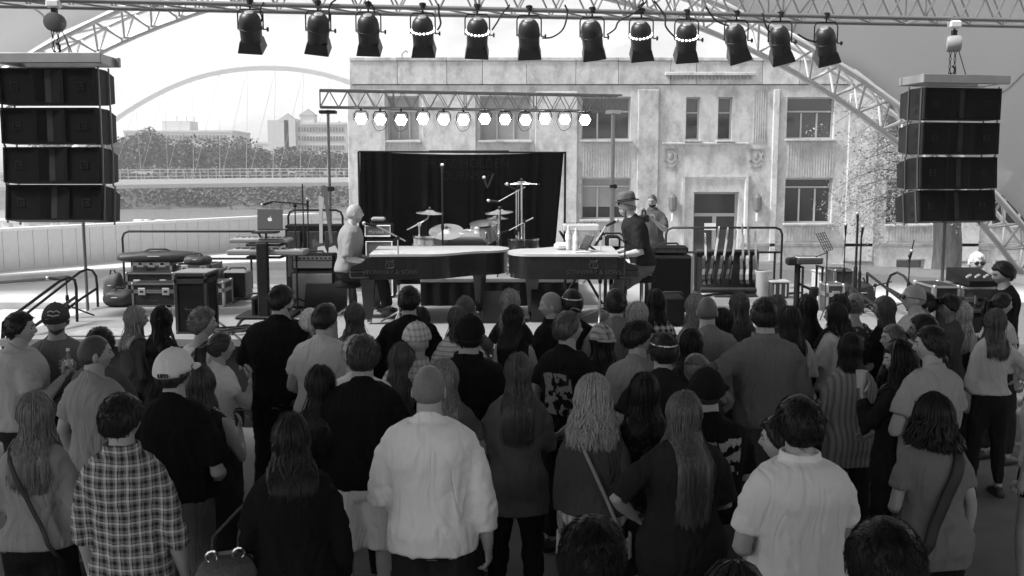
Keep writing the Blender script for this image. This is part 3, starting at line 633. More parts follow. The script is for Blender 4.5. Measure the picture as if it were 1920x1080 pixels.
for lab, pts in (('black lamp cable dropping beside the first par can', ((495, 5), (488, 20), (492, 35), (486, 47))), ('black lamp cable dropping to the knob of the second par can', ((630, 0), (618, 12), (617, 40), (612, 53))), ('black cable into the top of the third par can', ((690, 2), (700, 14), (702, 26))), ('thin cable dropping beside the fourth par can', ((822, 8), (823, 28), (826, 45), (820, 57))),
                 ('thin cable running out from the fifth par can', ((955, 10), (940, 28), (932, 42), (922, 57))), ('looping cable hanging beside the sixth par can', ((1058, 10), (1063, 25), (1055, 55), (1035, 70), (1016, 72))), ('wavy cable between the seventh and eighth par cans', ((1212, 2), (1188, 25), (1160, 40), (1152, 55), (1137, 66))),
                 ('cable hanging between the eighth and ninth par cans', ((1225, 2), (1245, 30), (1247, 50), (1262, 68), (1272, 71))), ('thick cable into the top of the ninth par can', ((1286, 22), (1290, 30), (1293, 40))), ('cable sagging to the tenth par can', ((1322, 14), (1340, 38), (1362, 48), (1378, 50))), ('cable hanging beside the eleventh par can', ((1428, 25), (1434, 48), (1448, 72))), ('cable sagging between the last two par cans', ((1494, 65), (1512, 75), (1532, 80))), ('black cable bundle coiled on the front truss over the eighth par can', ((1195, -10), (1205, 4), (1196, 14), (1208, 20), (1188, 26)))):
    cable(lab, [on_line(*q) - diry * .03 for q in pts], .012)

def hoist(px, py, lab, axis_rot, ztop, zbot, gm_):
    p = on_line(px, py); t = empty('chain_hoist', p, label=lab, cat='hoist')
    Mx = Matrix.Rotation(axis_rot, 3, 'Z') @ Matrix.Rotation(math.pi / 2, 3, 'X')
    MB().lathe([(.05, -.1), (.1, -.09), (.112, -.06), (.112, .06), (.1, .09), (.05, .1)], 20, m=Mx).build('motor', gm_, t)
    MB().box((0, 0, .13), (.06, .06, .1)).build('bracket', BLKM, t, None)
    hk = MB(); hk.tube([(.0, 0, .16), (.0, 0, .22), (.05, 0, .27), (.04, 0, .34), (-.02, 0, .36)], .013, 6); hk.tube([(0, 0, .33), (0, 0, ztop - p.z)], .02, 6); hk.build('hook', BLKM, t)
    MB().rbox((0, 0, ztop - p.z - .06), (.16, .12, .1), .02).build('clamp', WHITE, t, None)
    for k, dx in enumerate((-.035, .03)):
        ln = p.z - zbot - .1; lk = MB(); n = int(ln / .045)
        for i in range(n):
            zz = -.1 - i * .045; a = (i % 2) * math.pi / 2; d_ = Vector((math.cos(a), math.sin(a), 0)) * .013
            lk.tube([Vector((dx, 0, zz)) + d_, Vector((dx, 0, zz - .03)) + d_, Vector((dx, 0, zz - .045)), Vector((dx, 0, zz - .03)) - d_, Vector((dx, 0, zz)) - d_], .006, 4)
        lk.build('chain', BLKM, t)
    bh = MB(); bh.tube([(0, 0, zbot - p.z + .12), (.04, 0, zbot - p.z + .09), (.04, 0, zbot - p.z + .02), (0, 0, zbot - p.z), (-.03, 0, zbot - p.z + .03)], .015, 6); bh.build('hook', BLKM, t)
    bar('steel_rope', t, (.06, 0, -.05), (.19, 0, zbot - p.z), .006, BLKM)

# ------------------------------------------------------------------ hanging line arrays
SIDE = mat('speaker_side', .018, .7, var=.3, spec=.25); CAB = mat('speaker_black', .007, .8, var=.3, spec=.08)
def cabinet(t, z, tilt, Wd=1.17, Hh=.452, D=.62):
    M = Matrix.Rotation(tilt, 3, 'X')
    def T(x, y, zz): return M @ Vector((x, y, zz)) + Vector((0, 0, z))
    h = Hh / 2 - .012; w0, w1 = Wd / 2, Wd / 2 * .93
    ring = lambda y, w_, hh: [T(-w_, y, -hh), T(w_, y, -hh), T(w_, y, hh), T(-w_, y, hh)]
    mb = MB().loft([ring(.0, w0, h), ring(.3, w0, h), ring(D, w1, h * .78)]); c = mb.build('cabinet', SIDE, t, None)
    fr = MB()
    for a, b2, x0, x1 in ((h - .02, h, -w0, w0), (-h, -h + .02, -w0, w0)): fr.add([T(x, y, zz) for x in (x0, x1) for y in (-.03, .0) for zz in (a, b2)], [(0, 1, 3, 2), (4, 6, 7, 5), (0, 4, 5, 1), (2, 3, 7, 6), (0, 2, 6, 4), (1, 5, 7, 3)])
    for x0, x1 in ((-w0, -w0 + .025), (w0 - .025, w0)): fr.add([T(x, y, zz) for x in (x0, x1) for y in (-.03, .0) for zz in (-h + .02, h - .02)], [(0, 1, 3, 2), (4, 6, 7, 5), (0, 4, 5, 1), (2, 3, 7, 6), (0, 2, 6, 4), (1, 5, 7, 3)])
    fr.build('front_frame', CAB, c, None)
    for s in (-1, 1):
        g_ = MB().add([T(s * .2, -.012, -h + .02), T(s * (w0 - .025), -.012, -h + .02), T(s * (w0 - .025), -.012, h - .02), T(s * .2, -.012, h - .02)], [(0, 1, 2, 3)]); g_.build('grille', GRILLE, c, None)
        hm = MB().loft([[T(s * .2, -.03, zz), T(s * .155, -.028, zz), T(s * .035, .0, zz), T(s * .2, .0, zz)] for zz in (-h + .02, h - .02)]); hm.build('horn_flare', mat('horn_plastic', .007, .8, spec=.06), c, None)
        bd_ = MB()
        bx = s * .4
        for a, b2, e, f in ((-.045, -.045, .045, -.033), (-.045, .033, .045, .045), (-.045, -.033, -.033, .033), (.033, -.033, .045, .033), (-.012, -.012, .02, .012)):
            bd_.add([T(bx + x, y, zz) for x in (a, e) for y in (-.02, -.013) for zz in (b2, f)], [(0, 1, 3, 2), (4, 6, 7, 5), (0, 4, 5, 1), (2, 3, 7, 6), (0, 2, 6, 4), (1, 5, 7, 3)])
        bd_.build('badge', mat('badge_grey', .016, .7, spec=.1), c, None)
        for zz, hh in ((.07, .12), (-.1, .07)):
            hd = MB().add([T(s * (w0 + .003), y, z2) for y in (.12, .2) for z2 in (zz - hh / 2, zz + hh / 2)] + [T(s * (w0 - .03), y, z2) for y in (.12, .2) for z2 in (zz - hh / 2, zz + hh / 2)], [(0, 1, 3, 2), (4, 6, 7, 5), (0, 2, 6, 4), (1, 5, 7, 3), (0, 4, 5, 1), (2, 3, 7, 6)]); hd.build('handle', BLK, c, None)
        for y, r_ in ((.05, .012), (.34, .012)): hd = MB().tube([T(s * (w0 + .012), y, -h - .03), T(s * (w0 + .012), y, h + .03)], r_, 5); hd.build('rigging_bar', mat('rigging_steel', .12, .4, .5), c)
def line_array(px, pyt, lab, rz, tilts, bx0=-.1, bx1=.15):
    p = on_line(px, pyt); t = empty('speaker_array', p, rz, label=lab, cat='speaker array', group='speaker arrays hanging either side of the stage')
    f = MB(); f.rbox((bx1 / 2 + bx0 / 2, -.02, -.055), (1.24 + bx1 - bx0, .06, .12), .008); f.rbox((bx1 / 2 + bx0 / 2, .5, -.055), (1.24 + bx1 - bx0, .06, .12), .008)
    for x in (-.6, .6): f.rbox((x, .24, -.055), (.06, .46, .115), .008)
    f.build('rigging_frame', mat('rigging_alu', .3, .45, .5, var=.1), t, None)
    z = -.16
    for i, a in enumerate(tilts):
        z -= .226; cabinet(t, z, R(a)); z -= .226 + (.018 if i < 2 else .003)
    return p
pL = line_array(86, 100, 'black four box speaker array hanging at the river side of the stage', R(-1), (0, -1, -4, -8), -.05, .06)
hoist(103, 42, 'chain hoist with a round disc shaped motor above the river side speaker array', 0, zt, pL.z, mat('hoist_grey', .07, .5))
pR = line_array(1807, 141, 'black four box speaker array hanging before the stone building', R(11), (0, -1, -4, -8), -.02, .08)
hoist(1788, 82, 'chain hoist with a barrel motor seen edge on above the far speaker array', R(75), zt, pR.z, mat('hoist_light', .3, .5))

# ------------------------------------------------------------------ back truss with lit lamps
C_, D_ = (-3.6, 17.6), (2.2, 18.6)
def on_back(px, py): return at_plane(px, py, C_, D_)
a = on_back(600, 200); b2 = on_back(1166, 206); b2.z = a.z - .02
box_truss('back_truss', a, b2, .3, mat('truss_dark', .2, .45, .4, var=.1), 'thin dark box truss over the drums holding the lit lamps', r=.019, step=.34)
HEXX = [677, 713, 752, 793, 832, 869, 909, 947, 985, 1022, 1059, 1097]
HGLOW = mat('led_glow', .9, .4, emit=14.0)
hexb = MB().lathe([(.108, 0), (.108, .05), (.085, .12), (.05, .17), (.02, .18)], 14, m=Matrix.Rotation(-math.pi / 2, 3, 'X')).mesh('can_body', 40); hexb.materials.append(CAN)
hexl = MB().lathe([(.106, .002), (.106, -.014), (.02, -.02)], 6, m=Matrix.Rotation(-math.pi / 2, 3, 'X')).mesh('lens', None); hexl.materials.append(HGLOW)
hexd = MB().ball((0, -.026, 0), .011, 8, 6).mesh('lens_cap', 0); hexd.materials.append(GREYP)
ORD = 'first second third fourth fifth sixth seventh eighth ninth tenth eleventh twelfth'.split()
for i, px in enumerate(HEXX):
    p = on_back(px, 224 + (i % 3) - 1); t = empty('led_lamp', p, label='lit lamp with white hexagonal face, %s from the river end of the back truss' % ORD[i], cat='stage lamp', group='lit lamps on the back truss')
    rt = (R(8), 0, math.atan2(p.x, p.y) * -1)
    for nm, me in (('can_body', hexb), ('lens', hexl), ('lens_cap', hexd)): share(nm, me, t, (0, 0, 0), rt)
    yk = MB(); zz = a.z - p.z; yk.tube([(-.125, 0, -.02), (-.125, 0, .08), (-.09, 0, .14), (.09, 0, .14), (.125, 0, .08), (.125, 0, -.02)], .012, 5); yk.tube([(0, 0, .14), (0, 0, zz)], .02, 6); yk.build('yoke', BLKM, t)
    if i in (1, 2, 5, 8, 10): cable('thin cable loop hanging under the %s lit lamp' % ORD[i], [p + Vector((.12, 0, .1)), p + Vector((.1, 0, -.14)), p + Vector((-.06, 0, -.2)), p + Vector((-.16, 0, -.02))], .005)
for px, lab, cx in ((615, 'tall thin dark mast carrying the river end of the back truss', 0), (1150, 'tall grey mast carrying the building end of the back truss', 1)):
    p = on_back(px, 206); t = empty('truss_mast', (p.x, p.y, .70), label=lab, cat='mast'); H = p.z - .7
    g_ = mat('mast_dark', .16, .4, .4) if not cx else mat('mast_grey', .3, .4, .5)
    bar('lower_tube', t, (0, 0, .02), (0, 0, H * .56), .045 if cx else .028, g_, 10); bar('upper_tube', t, (0, 0, H * .56), (0, 0, H), .04 if cx else .026, g_, 10)
    MB().rbox((.02, 0, H * .56), (.14, .1, .08), .02).build('collar', BLKM, t, None); MB().rbox((0, 0, H - .04), (.3, .2, .06), .01).build('fork', LGREY if cx else BLKM, t, None)
    for k in range(4): q = k * math.pi / 2 + .6; bar('leg', t, (0, 0, .7), (.7 * math.cos(q), .7 * math.sin(q), .02), .02, g_)

# ------------------------------------------------------------------ the stage
DECK = mat('stage_deck', .25, .7, var=.07, vscale=2, bump=.1, bscale=40, dirt=.3, dscale=1.6); SKIRT = mat('stage_skirt', .014, .9, var=.2)
ZS = 1.0
st = empty('stage', (0, 0, 0), kind='structure')
outline = [(-5.6, 10.35), (-2.85, 10.35), (-2.6, 9.55), (-2.3, 9.35), (1.6, 9.35), (1.95, 9.55), (2.1, 10.35), (5.2, 10.35), (5.2, 15.6), (-5.6, 15.6)]
MB().prism(outline, ZS - .08, ZS).build('deck', DECK, st, None)
sk = MB()
for (x0, y0), (x1, y1) in zip(outline, outline[1:] + outline[:1]):
    n = max(2, int(math.hypot(x1 - x0, y1 - y0) / .07)); ex, ey = (x1 - x0), (y1 - y0); L = math.hypot(ex, ey); nx_, ny_ = ey / L, -ex / L
    pts = [(x0 + ex * i / n - nx_ * (.03 + .012 * (i % 2)), y0 + ey * i / n - ny_ * (.03 + .012 * (i % 2))) for i in range(n + 1)]
    sk.add([(x, y, .004) for x, y in pts] + [(x, y, ZS - .08) for x, y in pts], [(i, i + 1, n + 2 + i, n + 1 + i) for i in range(n)])
sk.build('skirt', SKIRT, st, 60)
# ramp-like step between stage and plaza
MB().rbox((-7.0, 14.0, .3), (2.6, 3.0, .6), .02).build('side_landing', CONC, None, None, kind='structure')
MB().rbox((-6.2, 11.6, .12), (1.1, 1.6, .24), .02).build('side_step', CONC, None, None, kind='structure'); MB().rbox((-5.95, 11.7, .62 - .12), (.6, 1.4, .25), .02).build('side_step', CONC, None, None, kind='structure')

def pipe_rail(lab, paths, r=.018, m=None, name='guard_rail', cat='railing'):
    p0 = paths[0][1][0]; t = empty(name, (p0[0], p0[1], p0[2]), label=lab, cat=cat)
    for nm, pts in paths: MB().tube([Vector(q) - Vector(p0) for q in pts], r, 8).build(nm, m or BLKM, t)
    return t
def rail_frame(lab, px0, px1, ytop, ymid, Y, posts, zb=ZS, rl=True):
    a, b2 = at_y(px0, ytop, Y), at_y(px1, ytop, Y); zm = at_y((px0 + px1) / 2, ymid, Y).z; zt_ = (a.z + b2.z) / 2; k = .1
    paths = [('top_rail', [(a.x, Y, zb), (a.x, Y, zt_ - k), (a.x + k * .3, Y, zt_ - k * .3), (a.x + k, Y, zt_), (b2.x - k, Y, zt_), (b2.x - k * .3, Y, zt_ - k * .3), (b2.x, Y, zt_ - k), (b2.x, Y, zb)]), ('mid_rail', [(a.x, Y, zm), (b2.x, Y, zm)])]
    for q in posts: x = at_y(q, ymid, Y).x; paths.append(('post', [(x, Y, zb), (x, Y, zm)]))
    return pipe_rail(lab, paths)
rail_frame('black pipe guard rail behind the flight cases and keyboards', 229, 489, 434, 485, 15.0, (300, 471))
rail_frame('black pipe guard rail behind the row of guitars', 1249, 1467, 427, 473, 15.0, (1418, 1453))
rail_frame('black pipe frame with clamps behind the two standing guitars', 540, 642, 394, 428, 15.3, ())
# backdrop curtain
E_, F_ = at_y(673, 300, 15.75), at_y(1060, 300, 16.15)
def on_drop(px, py): return at_plane(px, py, (E_.x, E_.y), (F_.x, F_.y))
bk = empty('backdrop_curtain', (E_.x, E_.y, .7), label='wide black pleated curtain on a pipe frame behind the drums', cat='curtain')
VELV = mat('black_velour', .0045, 1.0, var=.3, vscale=3, spec=.05); O = Vector((E_.x, E_.y, .7))
N = 150; tp = []; bt = []
for i in range(N + 1):
    u = i / N; px = 675 + (1057 - 675) * u; py = 284 + 5 * math.sin(u * math.pi) + 1.5 * u
    p = on_drop(px, py); amp = .03; off = diry * amp * (math.sin(u * 120 + 6 * math.sin(u * 11) + 2 * math.sin(u * 37)) * (.5 + .5 * math.sin(u * 23)) + .7 * math.sin(u * 31))
    q = on_drop(px + (-24 * max(0, (u - .75) / .25)), 470); q.z = .74
    tp.append(p + off * .5 - O); bt.append(q + off - O)
rows_ = [[a.lerp(c, k / 8) for a, c in zip(tp, bt)] for k in range(9)]
MB().add([p for r_ in rows_ for p in r_], [(k * (N + 1) + i, k * (N + 1) + i + 1, (k + 1) * (N + 1) + i + 1, (k + 1) * (N + 1) + i) for k in range(8) for i in range(N)]).build('curtain', VELV, bk, 80)
for px in (672, 1062):
    p = on_drop(px, 284) - O + diry * .1; bar('upright', bk, (p.x, p.y, 0), p, .02, BLKM)
    MB().rbox((p.x, p.y, .015), (.45, .45, .02), .005).build('base_plate', BLKM, bk, None)
p, q = on_drop(672, 284) - O + diry * .1, on_drop(1062, 286) - O + diry * .1; bar('crossbar', bk, p, q, .018, BLKM)
p2, q2 = on_drop(805, 283) - O + diry * .12, on_drop(956, 283) - O + diry * .12; bar('crossbar', bk, p2, q2, .014, BLKM)
_tm = {}
def text_mesh(body, size, ext=.002, bold=0, name='lettering'):
    k = (body, size, ext, bold)
    if k not in _tm:
        cu = bpy.data.curves.new(name, 'FONT'); cu.body = body; cu.size = size; cu.extrude = ext; cu.align_x = 'CENTER'; cu.align_y = 'CENTER'; cu.offset = bold; cu.resolution_u = 3
        to = bpy.data.objects.new(name, cu); col.objects.link(to); dg = bpy.context.evaluated_depsgraph_get(); me = bpy.data.meshes.new_from_object(to.evaluated_get(dg)); bpy.data.objects.remove(to)
        me.name = name; _tm[k] = me
    return _tm[k]
def text(body, parent, loc, size, m, rot=(math.pi / 2, 0, 0), name='lettering', ext=.002, sx=1, bold=0):
    me = text_mesh(body, size, ext, bold); me.materials.clear(); me.materials.append(m); o = bpy.data.objects.new(name, me); col.objects.link(o); o.parent = parent; o.location = loc; o.rotation_euler = rot; o.scale = (sx, 1, 1); return o
text_mesh('um', .05, .004, .001)
LET = mat('banner_letter', .010, .8, spec=.1)
for s_, py, sz in (('FRITZ HOLDEN', 307, .2), ('DUENSER', 330, .2)): c = on_drop(875, py) - O - diry * .13; text(s_, bk, c, sz, LET, (math.pi / 2, 0, math.atan2(dirx.y, dirx.x) * .4), sx=1.0)
# ------------------------------------------------------------------ pianos
PIANO = mat('piano_black', .012, .22, coat=.4); LIDM = mat('piano_lid', .45, .35, var=.06); KEYW = mat('piano_keys', .75, .3)
def grand(lab, loc, rz, L, W, zt_, textside, lx):
    t = empty('grand_piano', (loc[0], loc[1], ZS), rz, label=lab, cat='piano', group='two small grand pianos placed tail to tail')
    h0, h1 = zt_ - .3 - ZS, zt_ - ZS - .03
    out = [(0, -W / 2), (.42 * L, -W / 2)]
    for i in range(1, 9): u = i / 8; out.append((L * (.42 + .40 * u), -W / 2 + W * .34 * (u * u * (3 - 2 * u))))
    for i in range(1, 9): a = R(-80 + 170 * i / 8); out.append((L * .80 + L * .2 * math.cos(a), W * .17 + W * .33 * math.sin(a)))
    out.append((0, W / 2))
    MB().prism(out, h0, h1).build('rim', PIANO, t, 40)
    lid = [(x * 1.012 + (.0 if x > 0 else -.02), y * 1.02) for x, y in out]
    MB().prism(lid, h1 + .002, h1 + .03).build('lid', LIDM, t, 40)
    MB().rbox((-.13, 0, h0 + .06), (.26, W * .98, .1), .02).build('keybed', PIANO, t, None)
    for s in (-1, 1):
        MB().loft([[Vector((x, s * (W / 2 - .05) + d_, z)) for x, z in ((-.25, h0 + .11), (.0, h0 + .11), (0, h1), (-.05, h1 - .01), (-.11, h0 + .2), (-.23, h0 + .16))] for d_ in (-.035, .035)]).build('key_arm', PIANO, t, None)
    MB().box((-.165, 0, h0 + .125), (.15, W * .88, .02)).build('keys', KEYW, t, None)
    bk_ = MB(); nk = 36
    for i in range(nk):
        if i % 7 not in (2, 6): bk_.box((-.13, -W * .43 + W * .86 * (i + 1) / nk, h0 + .14), (.09, .012, .018))
    bk_.build('black_key', PIANO, t, None)
    MB().box((-.03, 0, (h0 + h1) / 2 + .05), (.03, W * .9, h1 - h0 - .12)).build('fallboard', PIANO, t, None)
    for x, y in ((-.05, -W * .4), (-.05, W * .4), (L * .78, W * .1)):
        MB().loft([[Vector((x + a * k, y + b2 * k, z)) for a, b2 in ((-1, -1), (1, -1), (1, 1), (-1, 1))] for z, k in ((.06, .045), (.1, .05), (h0 - .12, .075), (h0, .09))]).build('leg', PIANO, t, None)
        MB().lathe([(.03, .002), (.04, .03), (.03, .06)], 10, (x, y, 0)).build('caster', CHROME, t)
    ly = MB(); ly.box((.1, 0, .12), (.16, .34, .05)); ly.box((.1, -.1, h0 / 2 + .06), (.03, .03, h0 - .12)); ly.box((.1, .1, h0 / 2 + .06), (.03, .03, h0 - .12)); ly.build('pedal_lyre', PIANO, t, None)
    LG = mat('piano_lettering', .028, .6); sgn = textside; y = -W / 2 * 1.0 - .004 if sgn < 0 else W / 2 + .004
    rz2 = 0 if sgn < 0 else math.pi
    text('STEINWAY & SONS', t, (lx, y, h0 + .085), .075, LG, (math.pi / 2, 0, rz2))
    em = MB()
    for s in (-1, 1): em.tube([(lx + s * .012, y, h0 + .13), (lx + s * .045, y, h0 + .145), (lx + s * .05, y, h0 + .18), (lx + s * .028, y, h0 + .21), (lx + s * .045, y, h0 + .235)], .006, 5)
    for k in (-.016, 0, .016): em.tube([(lx + k, y, h0 + .14), (lx + k, y, h0 + .23)], .003, 4)
    em.tube([(lx - .03, y, h0 + .135), (lx + .03, y, h0 + .135)], .006, 5); em.tube([(lx - .03, y, h0 + .212), (lx + .03, y, h0 + .212)], .004, 4); em.build('lyre_emblem', LG, t)
    return t
pn1 = grand('black grand piano with a pale lid played by the bald man in a grey shirt', (-1.70, 11.95), R(3), 1.66, 1.3, 1.85, -1, .22)
pn2 = grand('black grand piano with bottles and a tablet on its lid, before the hatted man', (1.27, 11.95), R(180 - 2), 1.3, 1.3, 1.85, 1, .28)
def bottle(p, lab, h=.24, m=None, cap=.7):
    t = empty('water_bottle', p, label=lab, cat='bottle'); k = h / .24
    MB().lathe([(.028 * k, 0), (.032 * k, .01 * k), (.032 * k, .06 * k), (.028 * k, .08 * k), (.032 * k, .1 * k), (.032 * k, .16 * k), (.013 * k, .205 * k), (.013 * k, .22 * k)], 14).build('body', m or mat('bottle_plastic', .6, .15, spec=.6), t)
    MB().lathe([(.015 * k, .219 * k), (.015 * k, .24 * k)], 10).build('cap', mat('bottle_cap', cap, .4), t); MB().lathe([(.033 * k, .105 * k), (.033 * k, .155 * k)], 14, cap=False).build('paper_band', mat('bottle_band', .75, .5), t)
    return t
ZL = 1.853
bottle(at_plane(1066, 463, (0, 11.95), (1, 11.95)).xy.to_3d() + Vector((0, 0, ZL)), 'pale water bottle on the piano lid beside the white towel', .3); bottle(at_plane(1080, 465, (0, 11.8), (1, 11.8)).xy.to_3d() + Vector((0, 0, ZL)), 'pale water bottle on the piano lid beside the tablet', .28)
p = at_y(1055, 462, 12.0); MB().rbox((0, 0, .045), (.2, .16, .085), .03, .2).build('folded_towel', mat('towel', .75, .9, bump=.4, bscale=120), None, loc=(p.x, 12.0, ZL), label='folded white towel on the pale piano lid', cat='towel')
p = at_y(1100, 470, 11.75); t = empty('tablet', (p.x, 11.75, ZL + .005), R(-70), label='black tablet leaning on the lid in front of the hatted pianist', cat='tablet')
MB().rbox((0, 0, .1), (.25, .012, .2), .004, m=Matrix.Rotation(R(-28), 3, 'X')).build('screen', mat('tablet_black', .02, .2), t, None); MB().box((0, .06, .04), (.1, .1, .01), m=Matrix.Rotation(R(-35), 3, 'X')).build('stand', BLK, t, None)
p = at_y(1090, 468, 11.6); MB().box((0, 0, .004), (.2, .12, .006), .3).build('paper_list', PAPER, None, None, loc=(p.x, 11.6, ZL), label='white paper list lying by the tablet', cat='paper')
# ------------------------------------------------------------------ drum riser and kit
ra, rb = at_y(788, 520, 13.0), at_y(1085, 520, 13.0); ZR = 1.38
t = empty('drum_riser', ((ra.x + rb.x) / 2, 14.25, ZS), label='low drum riser with a dark pleated skirt behind the pianos', cat='riser'); Wd = rb.x - ra.x
MB().rbox((0, 0, ZR - ZS - .03), (Wd, 2.5, .06), .01).build('deck', mat('riser_top', .3, .7, var=.1), t, None)
s_ = MB(); n = 90; s_.add([(-Wd / 2 + Wd * i / n, -1.24 - .010 * (i % 2) - .012 * math.sin(i * .7), z) for z in (.004, ZR - ZS - .06) for i in range(n + 1)], [(i, i + 1, n + 2 + i, n + 1 + i) for i in range(n)]); s_.build('skirt', mat('grey_skirt', .014, .95, var=.2, spec=.1), t, 60)
DW = mat('drum_wrap', .3, .3, .2, var=.6, vscale=9, stretch=(1, 1, .1)); HEAD = mat('drum_head', .6, .5)
def drum(name, p, r, h, lab, rot=None, legs=0, wrap=DW):
    t = empty(name, p, label=lab, cat='drum', group='drums of the kit')
    if rot: t.rotation_euler = rot
    MB().lathe([(r, -h / 2), (r, h / 2)], 24).build('shell', wrap, t); MB().lathe([(r * .98, h / 2 + .004), (r * .5, h / 2 + .008), (.01, h / 2 + .008)], 24).build('head', HEAD, t)
    MB().lathe([(r * .98, -h / 2 - .004), (.01, -h / 2 - .006)], 24).build('head', HEAD, t)
    hoop = MB().lathe([(r * 1.0, -.014), (r * 1.05, -.014), (r * 1.05, .014), (r * 1.0, .014)], 24).mesh('hoop', 40); hoop.materials.append(CHROME)
    lug = MB().rbox((0, 0, 0), (.025, .03, h * .45), .008).mesh('lug', None); lug.materials.append(CHROME)
    for z in (-h / 2, h / 2): share('hoop', hoop, t, (0, 0, z))
    for i in range(8): a = i * math.pi / 4 + .2; share('lug', lug, t, (r * 1.03 * math.cos(a), r * 1.03 * math.sin(a), 0), (0, 0, a))
    for i in range(legs): a = i * 2.1 + .4; bar('leg', t, (r * 1.05 * math.cos(a), r * 1.05 * math.sin(a), h * .2), (r * 1.15 * math.cos(a), r * 1.15 * math.sin(a), ZR - p[2]), .012, CHROME)
    return t
q = at_y(907, 435, 13.9); drum('rack_tom', q, .19, .24, 'striped chrome rimmed tom mounted high right of the big cymbal', (R(12), R(-4), 0)); bar('mount', bpy.data.objects['rack_tom'], (0, 0, -.12), (-.05, .1, -.42), .02, CHROME)
q = at_y(807, 452, 13.7); drum('floor_tom', (q.x, q.y, q.z - .12), .24, .38, 'wide tom with chrome lugs beside the boom cymbal stand', None, 3)
q = at_y(845, 449, 13.9); drum('snare_drum', q, .19, .15, 'shallow chrome snare drum under the big cymbal', (R(6), 0, 0)); bar('stand_post', bpy.data.objects['snare_drum'], (0, 0, -.08), (0, .02, ZR - q.z), .018, CHROME)
q = at_y(874, 462, 13.55); drum('bass_drum', (q.x, q.y + .25, ZR + .3), .3, .45, 'big bass drum standing on edge between the toms', (R(90), 0, 0))
q = at_y(968, 445, 13.6); drum('floor_tom', (q.x + .1, q.y + .2, ZR + .3), .22, .36, 'dark floor tom at the curtain side of the kit', None, 3, mat('dark_wrap', .03, .3, var=.4))
BRZ = mat('cymbal_bronze', .6, .22, .9, var=.08, vscale=3, stretch=(1, 1, 1))
def cymbal(px, py, Y, d_, lab, tilt=(0, 0), boom=None, base=None):
    p = at_y(px, py, Y); t = empty('cymbal_stand', (p.x, p.y, p.z), label=lab, cat='cymbal', group='cymbals of the drum kit'); r = d_ / 2
    c = MB().lathe([(.012, .035), (.05, .03), (.075, .012), (r * .6, .002), (r, -.012), (r, -.016), (r * .6, -.003), (.07, .006), (.012, .028)], 32).build('cymbal', BRZ, t); c.rotation_euler = (R(tilt[0]), R(tilt[1]), 0)
    MB().lathe([(.008, .02), (.02, .035), (.02, .06), (.008, .075)], 8).build('wing_nut', BLKM, t)
    if boom:
        j = at_y(boom[0], boom[1], Y + .02) - p; e = at_y(boom[2], boom[3], Y) - p; bar('boom_arm', t, (0, 0, 0), at_y(px - 5, py + 13, Y) - p, .014, CHROME); bar('boom_arm', t, at_y(px - 5, py + 13, Y) - p, e, .012, CHROME); MB().ball(j, .035, 10, 8).build('joint', CHROME, t)
    else: j = Vector((.0, .0, -.01))
    bz = (base or ZR) - p.z
    bar('tube', t, j, (j.x, j.y, bz + .35), .014, CHROME, 8); bar('tube', t, (j.x, j.y, bz + .5), (j.x, j.y, bz + .12), .02, CHROME, 8)
    for k in range(3): a = k * 2.1 + .5; bar('leg', t, (j.x, j.y, bz + .4), (j.x + .28 * math.cos(a), j.y + .28 * math.sin(a), bz + .015), .012, CHROME)
    return t
cymbal(806, 398, 13.8, .40, 'crash cymbal on a boom stand at the piano player side of the kit', (4, 3), (786, 421, 763, 431))
cymbal(837, 433, 13.6, .5, 'large tilted ride cymbal facing the audience in the middle of the kit', (24, 0)); cymbal(936, 397, 13.7, .41, 'bright crash cymbal over the striped tom', (5, -4)); cymbal(933, 408, 13.9, .31, 'small cymbal just below the bright crash cymbal', (3, 0)); cymbal(978, 344, 13.9, .52, 'highest cymbal seen edge on in front of the curtain lettering', (0, -1))
MICM = mat('mic_grille', .5, .35, .7, bump=.4, bscale=500)
def mic(t, p, d_, r=.024, body=BLK):
    d_ = Vector(d_).normalized(); p = Vector(p); MB().tube([p, p + d_ * .13], [.012, .019], 8).build('microphone', body, t); MB().ball(p + d_ * .15, (r, r, r), 10, 8).build('mic_head', MICM, t)
def mic_stand(lab, px, pytop, Y, zb, boom=None, m=None, base='tripod', micdir=None, thick=.011):
    p = at_y(px, pytop, Y); t = empty('mic_stand', (p.x, p.y, zb), label=lab, cat='mic stand'); H = p.z - zb; m = m or BLKM
    bar('upper_tube', t, (0, 0, H * .5), (0, 0, H), thick * .8, m, 8); bar('lower_tube', t, (0, 0, .03), (0, 0, H * .52), thick * 1.25, m, 8); MB().lathe([(.02, H * .5 - .04), (.024, H * .5), (.018, H * .5 + .04)], 8).build('clutch', BLK, t)
    if base == 'tripod':
        for k in range(3): a = k * 2.094 + .4; bar('leg', t, (0, 0, .16), (.3 * math.cos(a), .3 * math.sin(a), .015), .011, m)
    else: MB().lathe([(.13, 0), (.13, .02), (.03, .035)], 18).build('base_plate', m, t)
    if boom:
        e0, e1 = at_y(boom[0], boom[1], Y) - p + Vector((0, 0, H)), at_y(boom[2], boom[3], Y) - p + Vector((0, 0, H)); bar('boom_arm', t, e0, e1, thick * .8, m, 8); MB().ball((0, 0, H), .025, 8, 6).build('joint', BLK, t)
        if micdir: mic(t, e0, micdir)
    elif micdir: mic(t, (0, 0, H), micdir)
    return t
mic_stand('tall microphone stand with clip in front of the big cymbal', 829, 330, 13.2, ZR, None, None, 'tripod', (0, .1, 1)); mic_stand('leaning stand with clipped microphone left of the highest cymbal', 938, 390, 13.4, ZR, (914, 352, 926, 325), None, 'tripod', (-.3, .1, .9)); mic_stand('boom stand reaching across above the bright crash cymbal', 972, 352, 14.1, ZR, (935, 378, 985, 350), CHROME, 'tripod', (-1, 0, .1))
